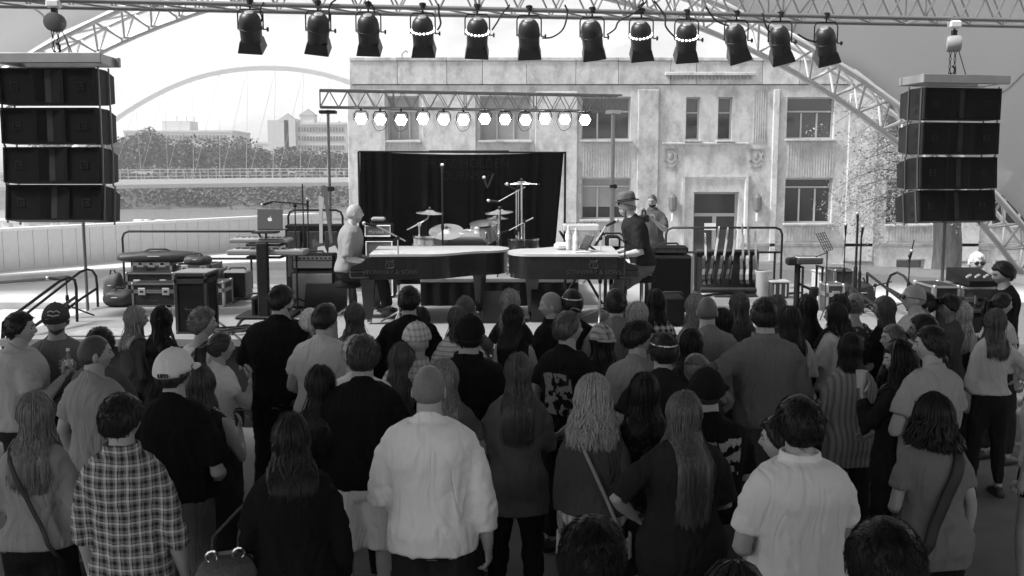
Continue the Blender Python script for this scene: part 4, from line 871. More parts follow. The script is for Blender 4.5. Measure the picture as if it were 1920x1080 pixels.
mic_stand('stand with chrome tubes and round microphone beside the highest cymbal', 968, 356, 13.5, ZR, None, CHROME, 'tripod', (-.8, 0, .5)); mic_stand('short stand with slanted microphone at the curtain side of the drums', 983, 415, 13.2, ZR, (955, 432, 1000, 408), CHROME, 'tripod', (-.9, 0, -.3))
mic_stand('boom stand holding the microphone at the bald pianist\'s mouth', 746, 446, 11.35, ZS, (706, 424, 760, 452), GREYP, 'tripod', (-1, .0, .22)); mic_stand('boom stand holding the microphone at the hatted pianist\'s mouth', 1126, 447, 11.6, ZS, (1136, 424, 1118, 452), LGREY, 'tripod', (.8, -.1, .42)); mic_stand('thin dark stand in front of the hatted pianist', 1172, 452, 10.7, ZS, (1148, 442, 1183, 458), BLKM, 'plate', None)
mic_stand('boom stand with a horizontal arm above the laptop', 553, 386, 12.6, ZS, (512, 378, 574, 383), BLKM, 'tripod', (-1, 0, -.3)); mic_stand('slim stand beside the grey amplifier with a small microphone', 577, 395, 12.8, ZS, None, BLKM, 'tripod', (0, 0, 1)); mic_stand('tall thin stand rising in front of the far embankment', 567, 345, 13.0, ZS, None, BLKM)
mic_stand('folded tripod stand with equipment on top beside the stage stair rail', 124, 522, 11.9, ZS, (112, 524, 136, 520), BLKM, 'tripod', (-.9, 0, .1)); mic_stand('mic stand in front of the tall window by the wire music stand', 1585, 442, 12.9, ZS, None, BLKM, 'tripod', (0, 0, 1)); mic_stand('tallest black stand beside the drum case at the far side of the stage', 1608, 422, 12.4, ZS, None, BLKM, 'tripod', (0, .1, 1), .02); mic_stand('second stand close against the tallest black stand', 1615, 446, 12.6, ZS, None, BLKM, 'tripod', (.1, 0, 1), .016); mic_stand('leaning stand under the far speaker array', 1706, 480, 12.3, ZS, (1704, 492, 1714, 450), BLKM, 'tripod', (.2, 0, 1))
mic_stand('short boom stand at the stair rail of the far stage end', 1641, 535, 12.2, ZS, (1605, 545, 1672, 528), BLKM)
# ------------------------------------------------------------------ amplifiers and cases
def amp(px0, y0, px1, y1, Y, depth, lab, face, body, name='amplifier', piping=None, logo=None, rz=0, edge=None, zb=None, knobs=0, split=None):
    a, b2 = at_y(px0, y0, Y), at_y(px1, y1, Y); Wd = b2.x - a.x; z1 = a.z; z0 = zb if zb is not None else b2.z; H = z1 - z0
    t = empty(name, ((a.x + b2.x) / 2, Y + depth / 2, z0), rz, label=lab, cat='amplifier' if 'amp' in name else name.split('_')[-1])
    MB().rbox((0, 0, H / 2), (Wd, depth, H), .025).build('body', body, t, None); k = .03
    MB().rbox((0, -depth / 2 - .004, H / 2 - (.03 if knobs else 0)), (Wd - 2 * k, .02, H - 2 * k - (.06 if knobs else 0)), .005).build('front_grille', face, t, None)
    if knobs:
        MB().box((0, -depth / 2 - .003, H - .05), (Wd - 2 * k, .014, .055)).build('control_panel', mat('control_panel', .25, .4, .5), t, None)
        km = MB().lathe([(.014, 0), (.011, .018)], 8, m=Matrix.Rotation(math.pi / 2, 3, 'X')).mesh('dial', 40); km.materials.append(BLK)
        for i in range(knobs): share('dial', km, t, (-Wd * .4 + Wd * .8 * i / max(1, knobs - 1), -depth / 2 - .01, H - .05))
    if piping:
        r_ = .012; x, z2 = Wd / 2 - k * .8, H - k * .8; y = -depth / 2 - .012
        MB().tube([(-x, y, k * .8), (x, y, k * .8), (x, y, z2), (-x, y, z2), (-x, y, k * .8)], r_, 6).build('piping', piping, t)
    if edge:
        for s in (-1, 1): MB().box((s * (Wd / 2 - .01), -depth / 2 - .002, H / 2), (.03, .03, H)).build('edge_trim', edge, t, None)
    if logo: text(logo, t, (-.02, -depth / 2 - .018, H * .42), H * .3, mat('amp_logo', .42, .5), (math.pi / 2, 0, 0), sx=1.1)
    MB().tube([(-.12, 0, H), (-.1, 0, H + .03), (.1, 0, H + .03), (.12, 0, H)], .014, 6).build('handle', RUBBER, t)
    for sx in (-1, 1):
        for sy in (-1, 1): MB().lathe([(.022, -.014), (.022, .01)], 8, (sx * (Wd / 2 - .06), sy * (depth / 2 - .06), 0)).build('foot', RUBBER, t)
    return t
GAMP = mat('grey_amp_cloth', .11, .85, var=.12, vscale=30, bump=.3, bscale=300); WP = mat('white_piping', .65, .5); GAMPL = mat('grey_grille', .2, .85, var=.12, vscale=40, bump=.3, bscale=300)
amp(682, 420, 735, 446, 13.9, .3, 'upper black amplifier box with white piping and script lettering beside the bald pianist', GAMP, TOLEX, piping=WP, logo='Marshall'); amp(684, 450, 739, 520, 13.85, .36, 'lower black amplifier box with white piping under its twin beside the bald pianist', GAMP, TOLEX, piping=WP, logo='Marshall', zb=ZS + .015)
q = at_y(708, 415, 13.95); MB().rbox((0, 0, .03), (.2, .14, .06), .02).build('cable_pouch', GREYP, None, None, loc=(q.x, 14.05, at_y(708, 420, 13.9).z + .035), label='small pale pouch lying on the upper amplifier box', cat='pouch')
amp(546, 477, 627, 507, 12.7, .34, 'pale fronted amplifier head with a row of dials on the grey cabinet', GAMPL, TOLEX, knobs=9); amp(544, 509, 628, 566, 12.65, .4, 'large grey fronted speaker cabinet below the amplifier head', GAMPL, TOLEX, 'speaker_cabinet', zb=ZS + .015)
amp(417, 508, 464, 545, 13.6, .3, 'square black combo amplifier with pale edges beside the flight cases', GRILLE, mat('grey_tolex', .16, .7), 'combo_amplifier', zb=ZS + .015); amp(1226, 462, 1291, 477, 12.5, .28, 'bass amplifier head with a lit panel on the tall black cabinet', mat('dark_panel', .05, .4, var=.5, vscale=20), TOLEX, piping=BLKM); amp(1218, 480, 1297, 600, 12.4, .45, 'tall black bass cabinet beside the hatted pianist', GRILLE, TOLEX, 'bass_cabinet', edge=mat('cabinet_trim', .28, .4, .5), zb=ZS + .015)
t = amp(1138, 443, 1164, 466, 12.7, .3, 'small rack unit with pale stripes behind the hatted pianist', LGREY, TOLEX, 'rack_unit', zb=None)
for o in list(bpy.data.objects):
    if o.name.startswith('rack_unit'): o['category'] = 'rack unit'
# table holding the rack and cases behind the second piano
q0, q1 = at_y(1052, 470, 12.65), at_y(1172, 470, 13.2); tt = empty('side_table', ((q0.x + q1.x) / 2, 12.95, ZS), label='dark side table behind the second piano carrying the keyboard and rack', cat='table'); Wt = q1.x - q0.x; zt2 = at_y(1138, 466, 12.7).z - .03 - ZS
MB().rbox((0, 0, zt2), (Wt, .6, .04), .01).build('tabletop', BLK, tt, None)
for sx in (-1, 1):
    for sy in (-1, 1): bar('leg', tt, (sx * (Wt / 2 - .06), sy * .24, 0), (sx * (Wt / 2 - .06), sy * .24, zt2 - .02), .02, BLKM)
WHITEK = mat('keyboard_white', .7, .35)
def keyboard(px0, y0, px1, y1, Y, lab, m, rz=0, depth=.3):
    a, b2 = at_y(px0, y0, Y), at_y(px1, y1, Y); Wd = b2.x - a.x; H = max(.05, a.z - b2.z); t = empty('keyboard', ((a.x + b2.x) / 2, Y + depth / 2, b2.z), rz, label=lab, cat='keyboard')
    MB().rbox((0, 0, H / 2), (Wd, depth, H), .015).build('case', m, t, None); MB().box((0, -depth * .12, H + .004), (Wd * .86, depth * .5, .008)).build('keys', KEYW, t, None); MB().box((0, depth * .32, H + .003), (Wd * .8, depth * .22, .006)).build('control_panel', BLK, t, None)
    kb_ = MB()
    for i in range(30):
        if i % 7 not in (2, 6): kb_.box((-Wd * .41 + Wd * .82 * i / 29, 0, H + .012), (Wd * .012, depth * .28, .01))
    kb_.build('black_key', BLK, t, None); return t
keyboard(1056, 421, 1124, 434, 12.8, 'white stage keyboard standing behind the bottles', WHITEK); q0 = at_y(1090, 434, 12.95)
ks = empty('keyboard_stand', (q0.x, 12.95, ZS), label='black crossed stand under the white keyboard behind the bottles', cat='stand')
for s in (-1, 1): bar('leg', ks, (-s * .3, -.1, .02), (s * .28, -.1, q0.z - ZS - .012), .02, BLKM); bar('crossbar', ks, (s * .28, -.17, q0.z - ZS - .012), (s * .28, .2, q0.z - ZS - .012), .016, BLKM); bar('foot', ks, (s * .3, -.2, .015), (s * .3, .2, .015), .016, BLKM)
keyboard(428, 448, 541, 456, 11.9, 'upper slim keyboard on the tall black column', mat('keyboard_grey', .2, .4)); keyboard(424, 469, 570, 479, 11.85, 'lower long keyboard under the slim keyboard', mat('keyboard_grey', .2, .4), 0, .34)
q0 = at_y(500, 452, 12.05); col_ = empty('keyboard_column', (q0.x, 12.05, ZS), label='thick black column stand carrying two keyboards and the laptop', cat='stand')
MB().rbox((0, -.22, (q0.z - ZS) / 2), (.14, .1, q0.z - ZS), .02).build('column', BLK, col_, None); MB().rbox((0, 0, .02), (.7, .6, .04), .015).build('base', BLK, col_, None)
for y in (456.5, 479.5):
    zz = at_y(500, y, 11.9).z - ZS
    for s in (-1, 1): bar('arm', col_, (s * .2, -.18, zz - .02), (s * .2, .2, zz - .02), .018, BLKM)
    bar('arm', col_, (-.2, -.16, zz - .02), (.2, -.16, zz - .02), .018, BLKM)
bar('neck', col_, (.02, -.1, q0.z - ZS - .02), (.02, -.1, at_y(506, 433, 11.9).z - ZS - .03), .014, BLKM); MB().rbox((.02, -.1, at_y(506, 433, 11.9).z - ZS - .02), (.3, .24, .02), .006).build('tray', BLK, col_, None)
a, b2 = at_y(481, 392, 11.88), at_y(530, 431, 11.88); lp = empty('laptop', ((a.x + b2.x) / 2, 11.9, b2.z), label='silver laptop with a fruit emblem on its lid standing over the keyboards', cat='laptop'); W, H = b2.x - a.x, a.z - b2.z
MB().rbox((0, 0, H / 2), (W, .012, H), .006, m=Matrix.Rotation(R(-6), 3, 'X')).build('lid', mat('laptop_alu', .10, .5, .3), lp, None); MB().rbox((0, .12, .0), (W, .23, .018), .006).build('base', mat('laptop_alu', .10, .5, .3), lp, None)
ap_ = MB(); AM = Matrix.Rotation(R(-6), 3, 'X')
pts = []
for i in range(28):
    a_ = 2 * math.pi * i / 28; r_ = .026 * (1 + .09 * math.cos(2 * a_) - .13 * max(0, math.sin(a_)) ** 6 - .08 * max(0, -math.sin(a_)) ** 8); x, z = r_ * math.cos(a_), r_ * 1.08 * math.sin(a_)
    dx, dz = x - .031, z - .004; d_ = math.hypot(dx, dz)
    if d_ < .012: x, z = .031 + dx / max(d_, 1e-4) * .012, .004 + dz / max(d_, 1e-4) * .012
    pts.append(AM @ Vector((x, -.0085, z)) + Vector((0, 0, H / 2)))
ap_.add(pts, [tuple(range(28))]); lf = [AM @ Vector((x, -.0085, z)) + Vector((0, 0, H / 2)) for x, z in ((.001, .03), (.003, .039), (.012, .045), (.011, .036))]; ap_.add(lf, [(0, 1, 2, 3)])
ap_.build('emblem', mat('emblem_white', .8, .3), lp, None)
# two guitars on a stand beside the grey amplifier, and the big row at the other side
WOODL = mat('maple', .42, .4, var=.1); 
def guitar(t, base, ht, body_m, neck_m, lean=(0, 0), bw=.34, flip=0):
    M = Matrix.Rotation(lean[0], 3, 'X') @ Matrix.Rotation(lean[1], 3, 'Y') @ Matrix.Rotation(flip, 3, 'Z'); B = Vector(base)
    out = [(0, 0), (.1, .01), (.165, .07), (.165, .15), (.115, .23), (.13, .31), (.12, .38), (.06, .42), (.03, .38), (-.03, .38), (-.08, .44), (-.135, .4), (-.13, .31), (-.11, .23), (-.17, .15), (-.165, .07), (-.1, .01)]
    k = bw / .34
    mb = MB(); n = len(out); P = [M @ Vector((x * k, y, z * k)) + B for y in (-.022, .022) for x, z in out]; mb.add(P, [tuple(range(n - 1, -1, -1)), tuple(range(n, 2 * n))] + [(i, (i + 1) % n, (i + 1) % n + n, i + n) for i in range(n)]); g_ = mb.build('body', body_m, t, 40)
    pg = MB(); P = [M @ Vector((x * k, -.026, z * k)) + B for x, z in ((-.08, .1), (.09, .08), (.1, .2), (.05, .32), (-.05, .3), (-.07, .2))]; pg.add(P, [tuple(range(6))]); pg.build('pickguard', mat('pickguard', .55 if body_m.name.startswith('dark') else .06, .4), g_, None)
    nk = MB(); m2 = M; nk.box((0, 0, 0), (.05, .03, ht - .5 * k)); nk.v = [tuple(M @ (Vector(v) + Vector((0, -.012, .36 * k + (ht - .5 * k) / 2))) + B) for v in nk.v]; nk.build('neck', neck_m, t, None)
    hs = MB(); hs.add([M @ Vector((x, y, z + ht - .15)) + B for y in (-.014, .006) for x, z in ((-.025, 0), (.025, 0), (.04, .03), (.045, .16), (-.02, .19), (-.04, .13))], [(5, 4, 3, 2, 1, 0), (6, 7, 8, 9, 10, 11)] + [(i, (i + 1) % 6, (i + 1) % 6 + 6, i + 6) for i in range(6)]); h_ = hs.build('headstock', neck_m, t, None)
    pgm = MB()
    for i in range(6): pgm.lathe([(.006, 0), (.009, .02)], 5, M @ Vector((-.05, -.004, ht - .12 + i * .026)) + B)
    pgm.build('tuning_peg', CHROME, h_)
for px, yb, yt, lab, ln in ((603, 500, 372, 'pale necked guitar standing upright behind the grey amplifier', 0), (628, 500, 350, 'leaning guitar with a dark neck behind the bald pianist', R(-7))):
    p = at_y(px, yb, 14.6); t = empty('guitar', (p.x, 14.6, p.z), label=lab, cat='guitar'); guitar(t, (0, 0, 0), at_y(px, yt, 14.6).z - p.z, mat('dark_guitar', .03, .2, coat=.5), WOODL if ln == 0 else mat('dark_neck', .1, .4), (R(-4), ln))
a, b2 = at_y(540, 420, 15.1), at_y(648, 520, 15.1); t = empty('instrument_case', ((a.x + b2.x) / 2, 15.05, ZS), label='tall black open instrument case standing behind the two guitars', cat='case'); H = a.z - ZS
MB().rbox((0, 0, H / 2), (b2.x - a.x, .35, H), .02).build('shell', TOLEX, t, None)
for x in (-.3, 0, .28): MB().rbox((x, -.19, H * .55), (.2, .03, H * .7), .01).build('divider', mat('dark_lining', .03, .9, var=.3), t, None)
# guitar rack
rk0, rk1 = at_y(1310, 480, 14.2), at_y(1425, 540, 14.2); t = empty('guitar_rack', ((rk0.x + rk1.x) / 2, 14.2, ZS), label='long black padded rack holding the row of guitars', cat='rack'); Wr = rk1.x - rk0.x; zh = at_y(1350, 474, 14.2).z - ZS
for z in (.1, zh): bar('crossbar', t, (-Wr / 2, .2 if z > .2 else -.2, z), (Wr / 2, .2 if z > .2 else -.2, z), .035, RUBBER, 8)
MB().box((0, .22, zh * .5 + .005), (Wr, .03, zh * .99)).build('back_panel', mat('dark_cloth', .012, .9), t, None)
for s in (-1, 1): bar('end_post', t, (s * Wr / 2, .22, .0), (s * Wr / 2, .22, zh), .025, BLKM); bar('foot', t, (s * Wr / 2, -.3, .02), (s * Wr / 2, .3, .02), .025, BLKM)
GT = [(1322, 444, .05, .35, 'dark', 'shortest'), (1345, 430, .05, .34, 'sunburst', 'first pale slanting neck'), (1362, 432, .06, .3, 'dark', 'second pale slanting neck'), (1378, 434, .03, .3, 'dark', 'dark slanting neck'), (1392, 425, .13, .28, 'pale', 'upright neck and pale body edge'), (1403, 425, .36, .16, 'white', 'upright thin neck and white body'), (1416, 436, .08, .3, 'dark', 'dark body at the end of the rack')]
for i, (px, yt, bg_, ng, kind, d_) in enumerate(GT):
    p = at_y(px - (14 if i in (1, 2, 3) else 0), 536, 14.15); t = empty('guitar', (p.x, 14.15, p.z), label='%s guitar with %s standing in the padded rack' % (kind, d_) if i else 'shortest dark guitar at the near end of the padded rack', cat='guitar', group='guitars in the padded rack')
    ht = at_y(px, yt, 14.25).z - p.z; guitar(t, (0, 0, .02), ht, mat('dark_guitar' if bg_ < .15 else 'pale_guitar', bg_, .2, coat=.5), mat('guitar_neck', ng, .4), (R(-8), R(9 if i in (1, 2, 3) else 0)), .33, R(70))
# flight cases and bags
def flight_case(px0, y0, px1, y1, Y, depth, lab, g_=.02, edge=.22, latches=2, zb=None, name='flight_case', rz=0, lid=.35, wheels=False):
    a, b2 = at_y(px0, y0, Y), at_y(px1, y1, Y); Wd = b2.x - a.x; z0 = b2.z if zb is None else zb; H = a.z - z0; t = empty(name, ((a.x + b2.x) / 2, Y + depth / 2, z0), rz, label=lab, cat='case')
    E = mat('case_trim', edge, .35, .8, var=.1); zl = H * (1 - lid); wz = .1 if wheels else 0
    MB().rbox((0, 0, (zl + wz) / 2), (Wd, depth, zl - wz - .004), .012).build('body', mat('case_laminate', g_, .7, var=.3, bump=.2, bscale=150, spec=.1), t, None); MB().rbox((0, 0, (zl + H) / 2), (Wd, depth, H - zl - .004), .012).build('lid', mat('case_laminate', g_, .7, var=.3, bump=.2, bscale=150, spec=.1), t, None)
    tr_ = MB(); w2, d2 = Wd / 2, depth / 2
    for z in (wz + .012, zl - .012, zl + .014, H - .012):
        for s in (-1, 1): tr_.box((0, s * (d2 + .002), z), (Wd + .012, .012, .022)); tr_.box((s * (w2 + .002), 0, z), (.012, depth - .012, .022))
    for sx in (-1, 1):
        for sy in (-1, 1): tr_.box((sx * (w2 - .008), sy * (d2 + .001), (H + wz) / 2), (.03, .014, H - wz - .06)); tr_.box((sx * (w2 + .001), sy * (d2 - .03), (H + wz) / 2), (.014, .03, H - wz - .06))
    tr_.build('edge_trim', E, t, None)
    cn = MB().ball((0, 0, 0), .026, 8, 6).mesh('corner_ball', 0); cn.materials.append(E)
    for sx in (-1, 1):
        for sy in (-1, 1):
            for z in (wz, H): share('corner_ball', cn, t, (sx * (w2 - .01), sy * (d2 - .01), z + (.014 if z == wz else -.014)))
    for i in range(latches):
        x = -w2 * .55 + Wd * .55 * i / max(1, latches - 1) if latches > 1 else 0
        lt = MB(); lt.rbox((x, -d2 - .008, zl), (.1, .012, .1), .01); lt.build('latch', mat('latch_plate', .5, .3, .8), t, None); MB().rbox((x, -d2 - .018, zl), (.05, .012, .03), .004).build('butterfly', BLKM, t, None)
    hb = MB(); hb.tube([(-.06, -d2 - .012, zl * .5), (-.05, -d2 - .03, zl * .5 - .02), (.05, -d2 - .03, zl * .5 - .02), (.06, -d2 - .012, zl * .5)], .01, 6); hb.build('handle', BLKM, t)
    if wheels:
        for sx in (-1, 1):
            for sy in (-1, 1): MB().lathe([(.045, -.018), (.045, .018)], 12, (sx * (w2 - .09), sy * (d2 - .09), .046), Matrix.Rotation(math.pi / 2, 3, 'Y')).build('caster', RUBBER, t)
    return t
flight_case(247, 531, 330, 559, 12.9, .5, 'long black flight case on the deck, lowest of the stack by the guard rail', .025, .2, 2, ZS); flight_case(236, 511, 326, 530, 13.3, .5, 'long black and silver flight case standing behind the lowest case', .02, .25, 2, ZS); flight_case(246, 486, 322, 509, 13.5, .45, 'pale grey case with latches lying under the dark soft bag', .14, .4, 3, at_y(280, 511, 13.5).z); flight_case(332, 496, 396, 512, 13.4, .5, 'flat black case beside the pale case under the soft bag', .02, .2, 2, at_y(360, 530, 13.4).z + .1)
flight_case(330, 513, 398, 560, 13.3, .5, 'wide black case with silver corners below the flat case', .02, .25, 2, ZS); flight_case(386, 528, 420, 556, 12.9, .4, 'small grey topped case at the end of the case stack', .05, .4, 1, ZS); flight_case(392, 504, 412, 526, 13.6, .35, 'small upright grey case behind the small topped case', .16, .4, 1, ZS); flight_case(327, 514, 389, 612, 10.7, .4, 'tall black flight case with a pale lid edge standing at the front of the stage', .008, .06, 0, ZS, lid=.12)
a_ = at_y(358, 516, 10.7); MB().rbox((0, 0, .012), (.38, .42, .022), .006).build('case_tray', mat('tray_grey', .2, .6), None, None, loc=(a_.x, 10.9, at_y(358, 514, 10.7).z + .002), label='pale grey tray lying on top of the tall black flight case', cat='tray')
def soft(name, px, py, Y, dims, lab, cat, m, seed=0, zb=None, rz=0):
    p = at_y(px, py, Y); rnd = random.Random(seed); mb = MB().ball((0, 0, dims[2] / 2), (dims[0] / 2, dims[1] / 2, dims[2] / 2), 24, 14); P = []
    for v in mb.v:
        v = Vector(v); q = Vector((v.x / dims[0] * 2, v.y / dims[1] * 2, (v.z - dims[2] / 2) / dims[2] * 2)); s = (abs(q.x) ** 3.2 + abs(q.y) ** 3.2 + abs(q.z) ** 3.2) ** (1 / 3.2); v = Vector((q.x / s * dims[0] / 2, q.y / s * dims[1] / 2, q.z / s * dims[2] / 2 + dims[2] / 2))
        n_ = noise.noise(v * 6 + Vector((seed, 0, 0))) * .16 * dims[2] + noise.noise(v * 14 + Vector((seed, 3, 0))) * .05 * dims[2]; v.z = max(0, v.z + n_ * (1 if v.z > dims[2] * .3 else 0)); v.y += n_ * .5; P.append(tuple(v))
    mb.v = P; t = mb.build(name, m, None, 0, loc=(p.x, Y, p.z if zb is None else zb), rz=rz, label=lab, cat=cat)
    MB().tube([(-dims[0] * .2, 0, dims[2] * .86), (-dims[0] * .1, 0, dims[2] * 1.16), (dims[0] * .1, 0, dims[2] * 1.16), (dims[0] * .2, 0, dims[2] * .86)], .012, 6).build('strap', RUBBER, t)
    MB().tube([(-dims[0] * .42, -dims[1] * .36, dims[2] * .6), (0, -dims[1] * .51, dims[2] * .62), (dims[0] * .42, -dims[1] * .36, dims[2] * .6)], .008, 5).build('zip', GREYP, t)
    return t
BAGM = mat('bag_nylon', .022, .6, var=.4, bump=.4, bscale=30)
soft('soft_bag', 297, 497, 13.6, (1.12, .42, .16), 'long dark soft bag draped across the top of the case stack', 'bag', BAGM, 3, at_y(297, 489, 13.6).z - .02, R(3)); soft('equipment_bag', 226, 560, 13.0, (.42, .36, .22), 'black duffel bag on the deck beside the lowest flight case', 'bag', BAGM, 5, ZS); soft('backpack', 213, 545, 13.5, (.26, .24, .38), 'upright grey backpack behind the black duffel bag', 'bag', mat('bag_grey', .07, .7, var=.4, bump=.4, bscale=30), 8, ZS); soft('cable_bag', 372, 507, 13.3, (.36, .3, .14), 'crumpled black bag on the flat case', 'bag', BAGM, 13, at_y(360, 496, 13.4).z)
amp(470, 557, 484, 580, 11.9, .25, 'small black speaker box on the deck near the keyboards', GRILLE, TOLEX, 'monitor_box', zb=ZS + .015); amp(1246, 556, 1284, 600, 11.2, .35, 'black floor monitor in front of the bass cabinet', GRILLE, TOLEX, 'monitor_speaker', zb=ZS + .015)
for px0, px1, py, lab in ((575, 665, 562, 'black wedge monitor at the stage edge before the bald pianist'), (995, 1075, 578, 'black wedge monitor at the stage edge between the pianos'), (905, 975, 580, 'black wedge monitor at the stage edge before the drums')):
    a = at_z((px0 + px1) / 2, py + 22, ZS); wdt = (px1 - px0) / F_PX * a.y; t = empty('wedge_monitor', (a.x, max(a.y, 9.8 if a.x > -2.6 else 10.7), ZS), label=lab, cat='monitor')
    MB().loft([[Vector((x, y, z)) for y, z in ((-.2, .004), (.25, .004), (.25, .16), (.1, .36), (-.02, .36))] for x in (-wdt / 2, wdt / 2)]).build('body', TOLEX, t, None)
    MB().add([Vector((x, y, z)) for x in (-wdt / 2 + .03, wdt / 2 - .03) for y, z in ((.245, .18), (.115, .345))], [(0, 1, 3, 2)]).build('grille', GRILLE, t, None)
MB().rbox((0, 0, .0), (.95, .5, .015), .005).build('stage_paper', mat('grey_mat', .3, .9, var=.2), None, None, loc=(-4.5, 10.75, ZS + .012), label='grey cloth lying on the stage corner beside the cable heap', cat='cloth')
rnd = random.Random(9)
for k, (cx, cy) in enumerate(((-3.15, 10.75), (-2.3, 10.0), (2.7, 11.6))):
    pts = [(cx + .34 * math.cos(i * .9) * rnd.uniform(.4, 1), cy + .2 * math.sin(i * .9) * rnd.uniform(.4, 1), ZS + .02 + .06 * rnd.random()) for i in range(34)]; cable(['heap of black cable on the stage corner near the water bottle', 'small coil of cable at the thrust front', 'coil of cable in front of the guitar rack'][k], pts, .012)
for k, pts in enumerate((((463, 545), (450, 560), (430, 568), (405, 560)), ((440, 620), (452, 600), (470, 590), (484, 575)), ((390, 590), (425, 615), (455, 640)), ((1340, 556), (1400, 556), (1450, 553), (1500, 549)), ((1290, 562), (1340, 552), (1420, 548)))): cable(['cable looping over the deck from the combo amplifier', 'cable from the monitor box to the stage front', 'cable trailing from the tall flight case', 'thick cable lying across the deck before the guitars', 'thin cable behind the bass cabinet on the deck'][k], [at_z(*q, ZS + .012) for q in pts], .012 if k < 3 else .02)
p = at_z(476, 671, ZS); bottle((p.x, max(p.y, 9.5), ZS + .002), 'clear water bottle standing at the very edge of the stage', .26)
# far side of the stage: bins, stands, keyboard, drum cases
t = empty('waste_bin', (*at_y(1431, 540, 14.0).xy, ZS), label='pale round bin beside the guitar rack', cat='bin'); MB().lathe([(.09, 0), (.105, .02), (.115, .34), (.12, .35), (.12, .37)], 18).build('body', mat('bin_pale', .5, .5), t); MB().lathe([(.125, .365), (.125, .385), (.115, .385)], 18, cap=False).build('rim_ring', LGREY, t)
t = empty('crate', (*at_y(1459, 540, 13.9).xy, ZS), label='dark crate with pale rim next to the round bin', cat='crate'); MB().rbox((0, 0, .12), (.26, .24, .22), .02).build('body', mat('crate_dark', .06, .6, var=.2), t, None); MB().rbox((0, 0, .24), (.28, .26, .03), .01).build('rim_strip', mat('bin_pale', .5, .5), t, None)
for x in (-.08, 0, .08): MB().box((x, -.124, .12), (.02, .012, .18)).build('slat', LGREY, t, None)
keyboard(1496, 484, 1543, 496, 12.6, 'short dark keyboard on a stand near the wire music stand', mat('keyboard_dark', .04, .4)); q = at_y(1519, 497, 12.75); t = empty('keyboard_stand', (q.x, 12.75, ZS), label='black stand under the short dark keyboard', cat='stand')
for s in (-1, 1): bar('leg', t, (s * .13, -.12, 0), (s * .13, -.12, q.z - ZS - .02), .016, BLKM); bar('leg', t, (s * .13, .12, 0), (s * .13, .12, q.z - ZS - .02), .016, BLKM); bar('crossbar', t, (s * .13, -.15, q.z - ZS - .02), (s * .13, .15, q.z - ZS - .02), .014, BLKM)
t = empty('pedal_stand', (*at_y(1494, 540, 12.7).xy, ZS), label='black camera like device on a thick post beside the short keyboard', cat='stand'); H = at_y(1488, 490, 12.7).z - ZS
bar('post', t, (0, 0, .02), (0, 0, H - .02), .04, BLK, 8); MB().rbox((-.05, 0, H), (.2, .14, .1), .02).build('device', BLK, t, None); MB().rbox((0, 0, .012), (.4, .34, .024), .01).build('base', BLK, t, None); bar('arm', t, (0, 0, H * .55), (.2, -.05, H * .4), .02, BLKM); MB().rbox((.22, -.05, H * .38), (.12, .1, .12), .02).build('clamp', BLK, t, None)
t = empty('white_cube', (*at_y(1546, 545, 13.6).xy, ZS), label='bright white box standing before the plaza edge', cat='box'); MB().rbox((0, 0, .2), (.3, .3, .4), .015).build('body', WHITE, t, None); MB().rbox((0, 0, .415), (.32, .32, .03), .01).build('lid', WHITE, t, None)
t = empty('music_stand', (*at_y(1547, 580, 11.9).xy, ZS), label='wire music stand with tilted desk on a thin pole', cat='music stand'); H = at_y(1547, 470, 11.9).z - ZS; g_ = mat('stand_wire', .06, .4, .5)
bar('pole', t, (0, 0, .1), (0, 0, H), .009, g_)
for k in range(3): a = k * 2.094; bar('leg', t, (0, 0, .14), (.26 * math.cos(a), .26 * math.sin(a), .01), .008, g_)
M = Matrix.Rotation(R(58), 3, 'Z') @ Matrix.Rotation(R(-28), 3, 'X'); dk_ = MB()
for z in np.linspace(0, .24, 7): dk_.tube([M @ Vector((-.2, 0, z)) + Vector((.02, 0, H)), M @ Vector((.2, 0, z)) + Vector((.02, 0, H))], .004, 4)
for x in (-.2, -.1, 0, .1, .2): dk_.tube([M @ Vector((x, 0, 0)) + Vector((.02, 0, H)), M @ Vector((x * 1.05, 0, .25)) + Vector((.02, 0, H))], .005, 4)
dk_.build('desk', g_, t); bar('arm', t, (0, 0, H - .02), (-.14, 0, H - .08), .008, g_)
q = at_y(1575, 540, 13.0)
flight_case(1566, 506, 1600, 540, 13.0, .4, 'dark drum case with a pale band beside the tallest stand', .05, .3, 1, ZS, lid=.5); soft('drum_bag', 1614, 540, 12.9, (.32, .32, .34), 'round black drum bag beside the dark drum case', 'bag', BAGM, 21, ZS); flight_case(1551, 533, 1583, 549, 12.2, .3, 'low pale edged case lying before the drum case', .07, .6, 1, ZS)
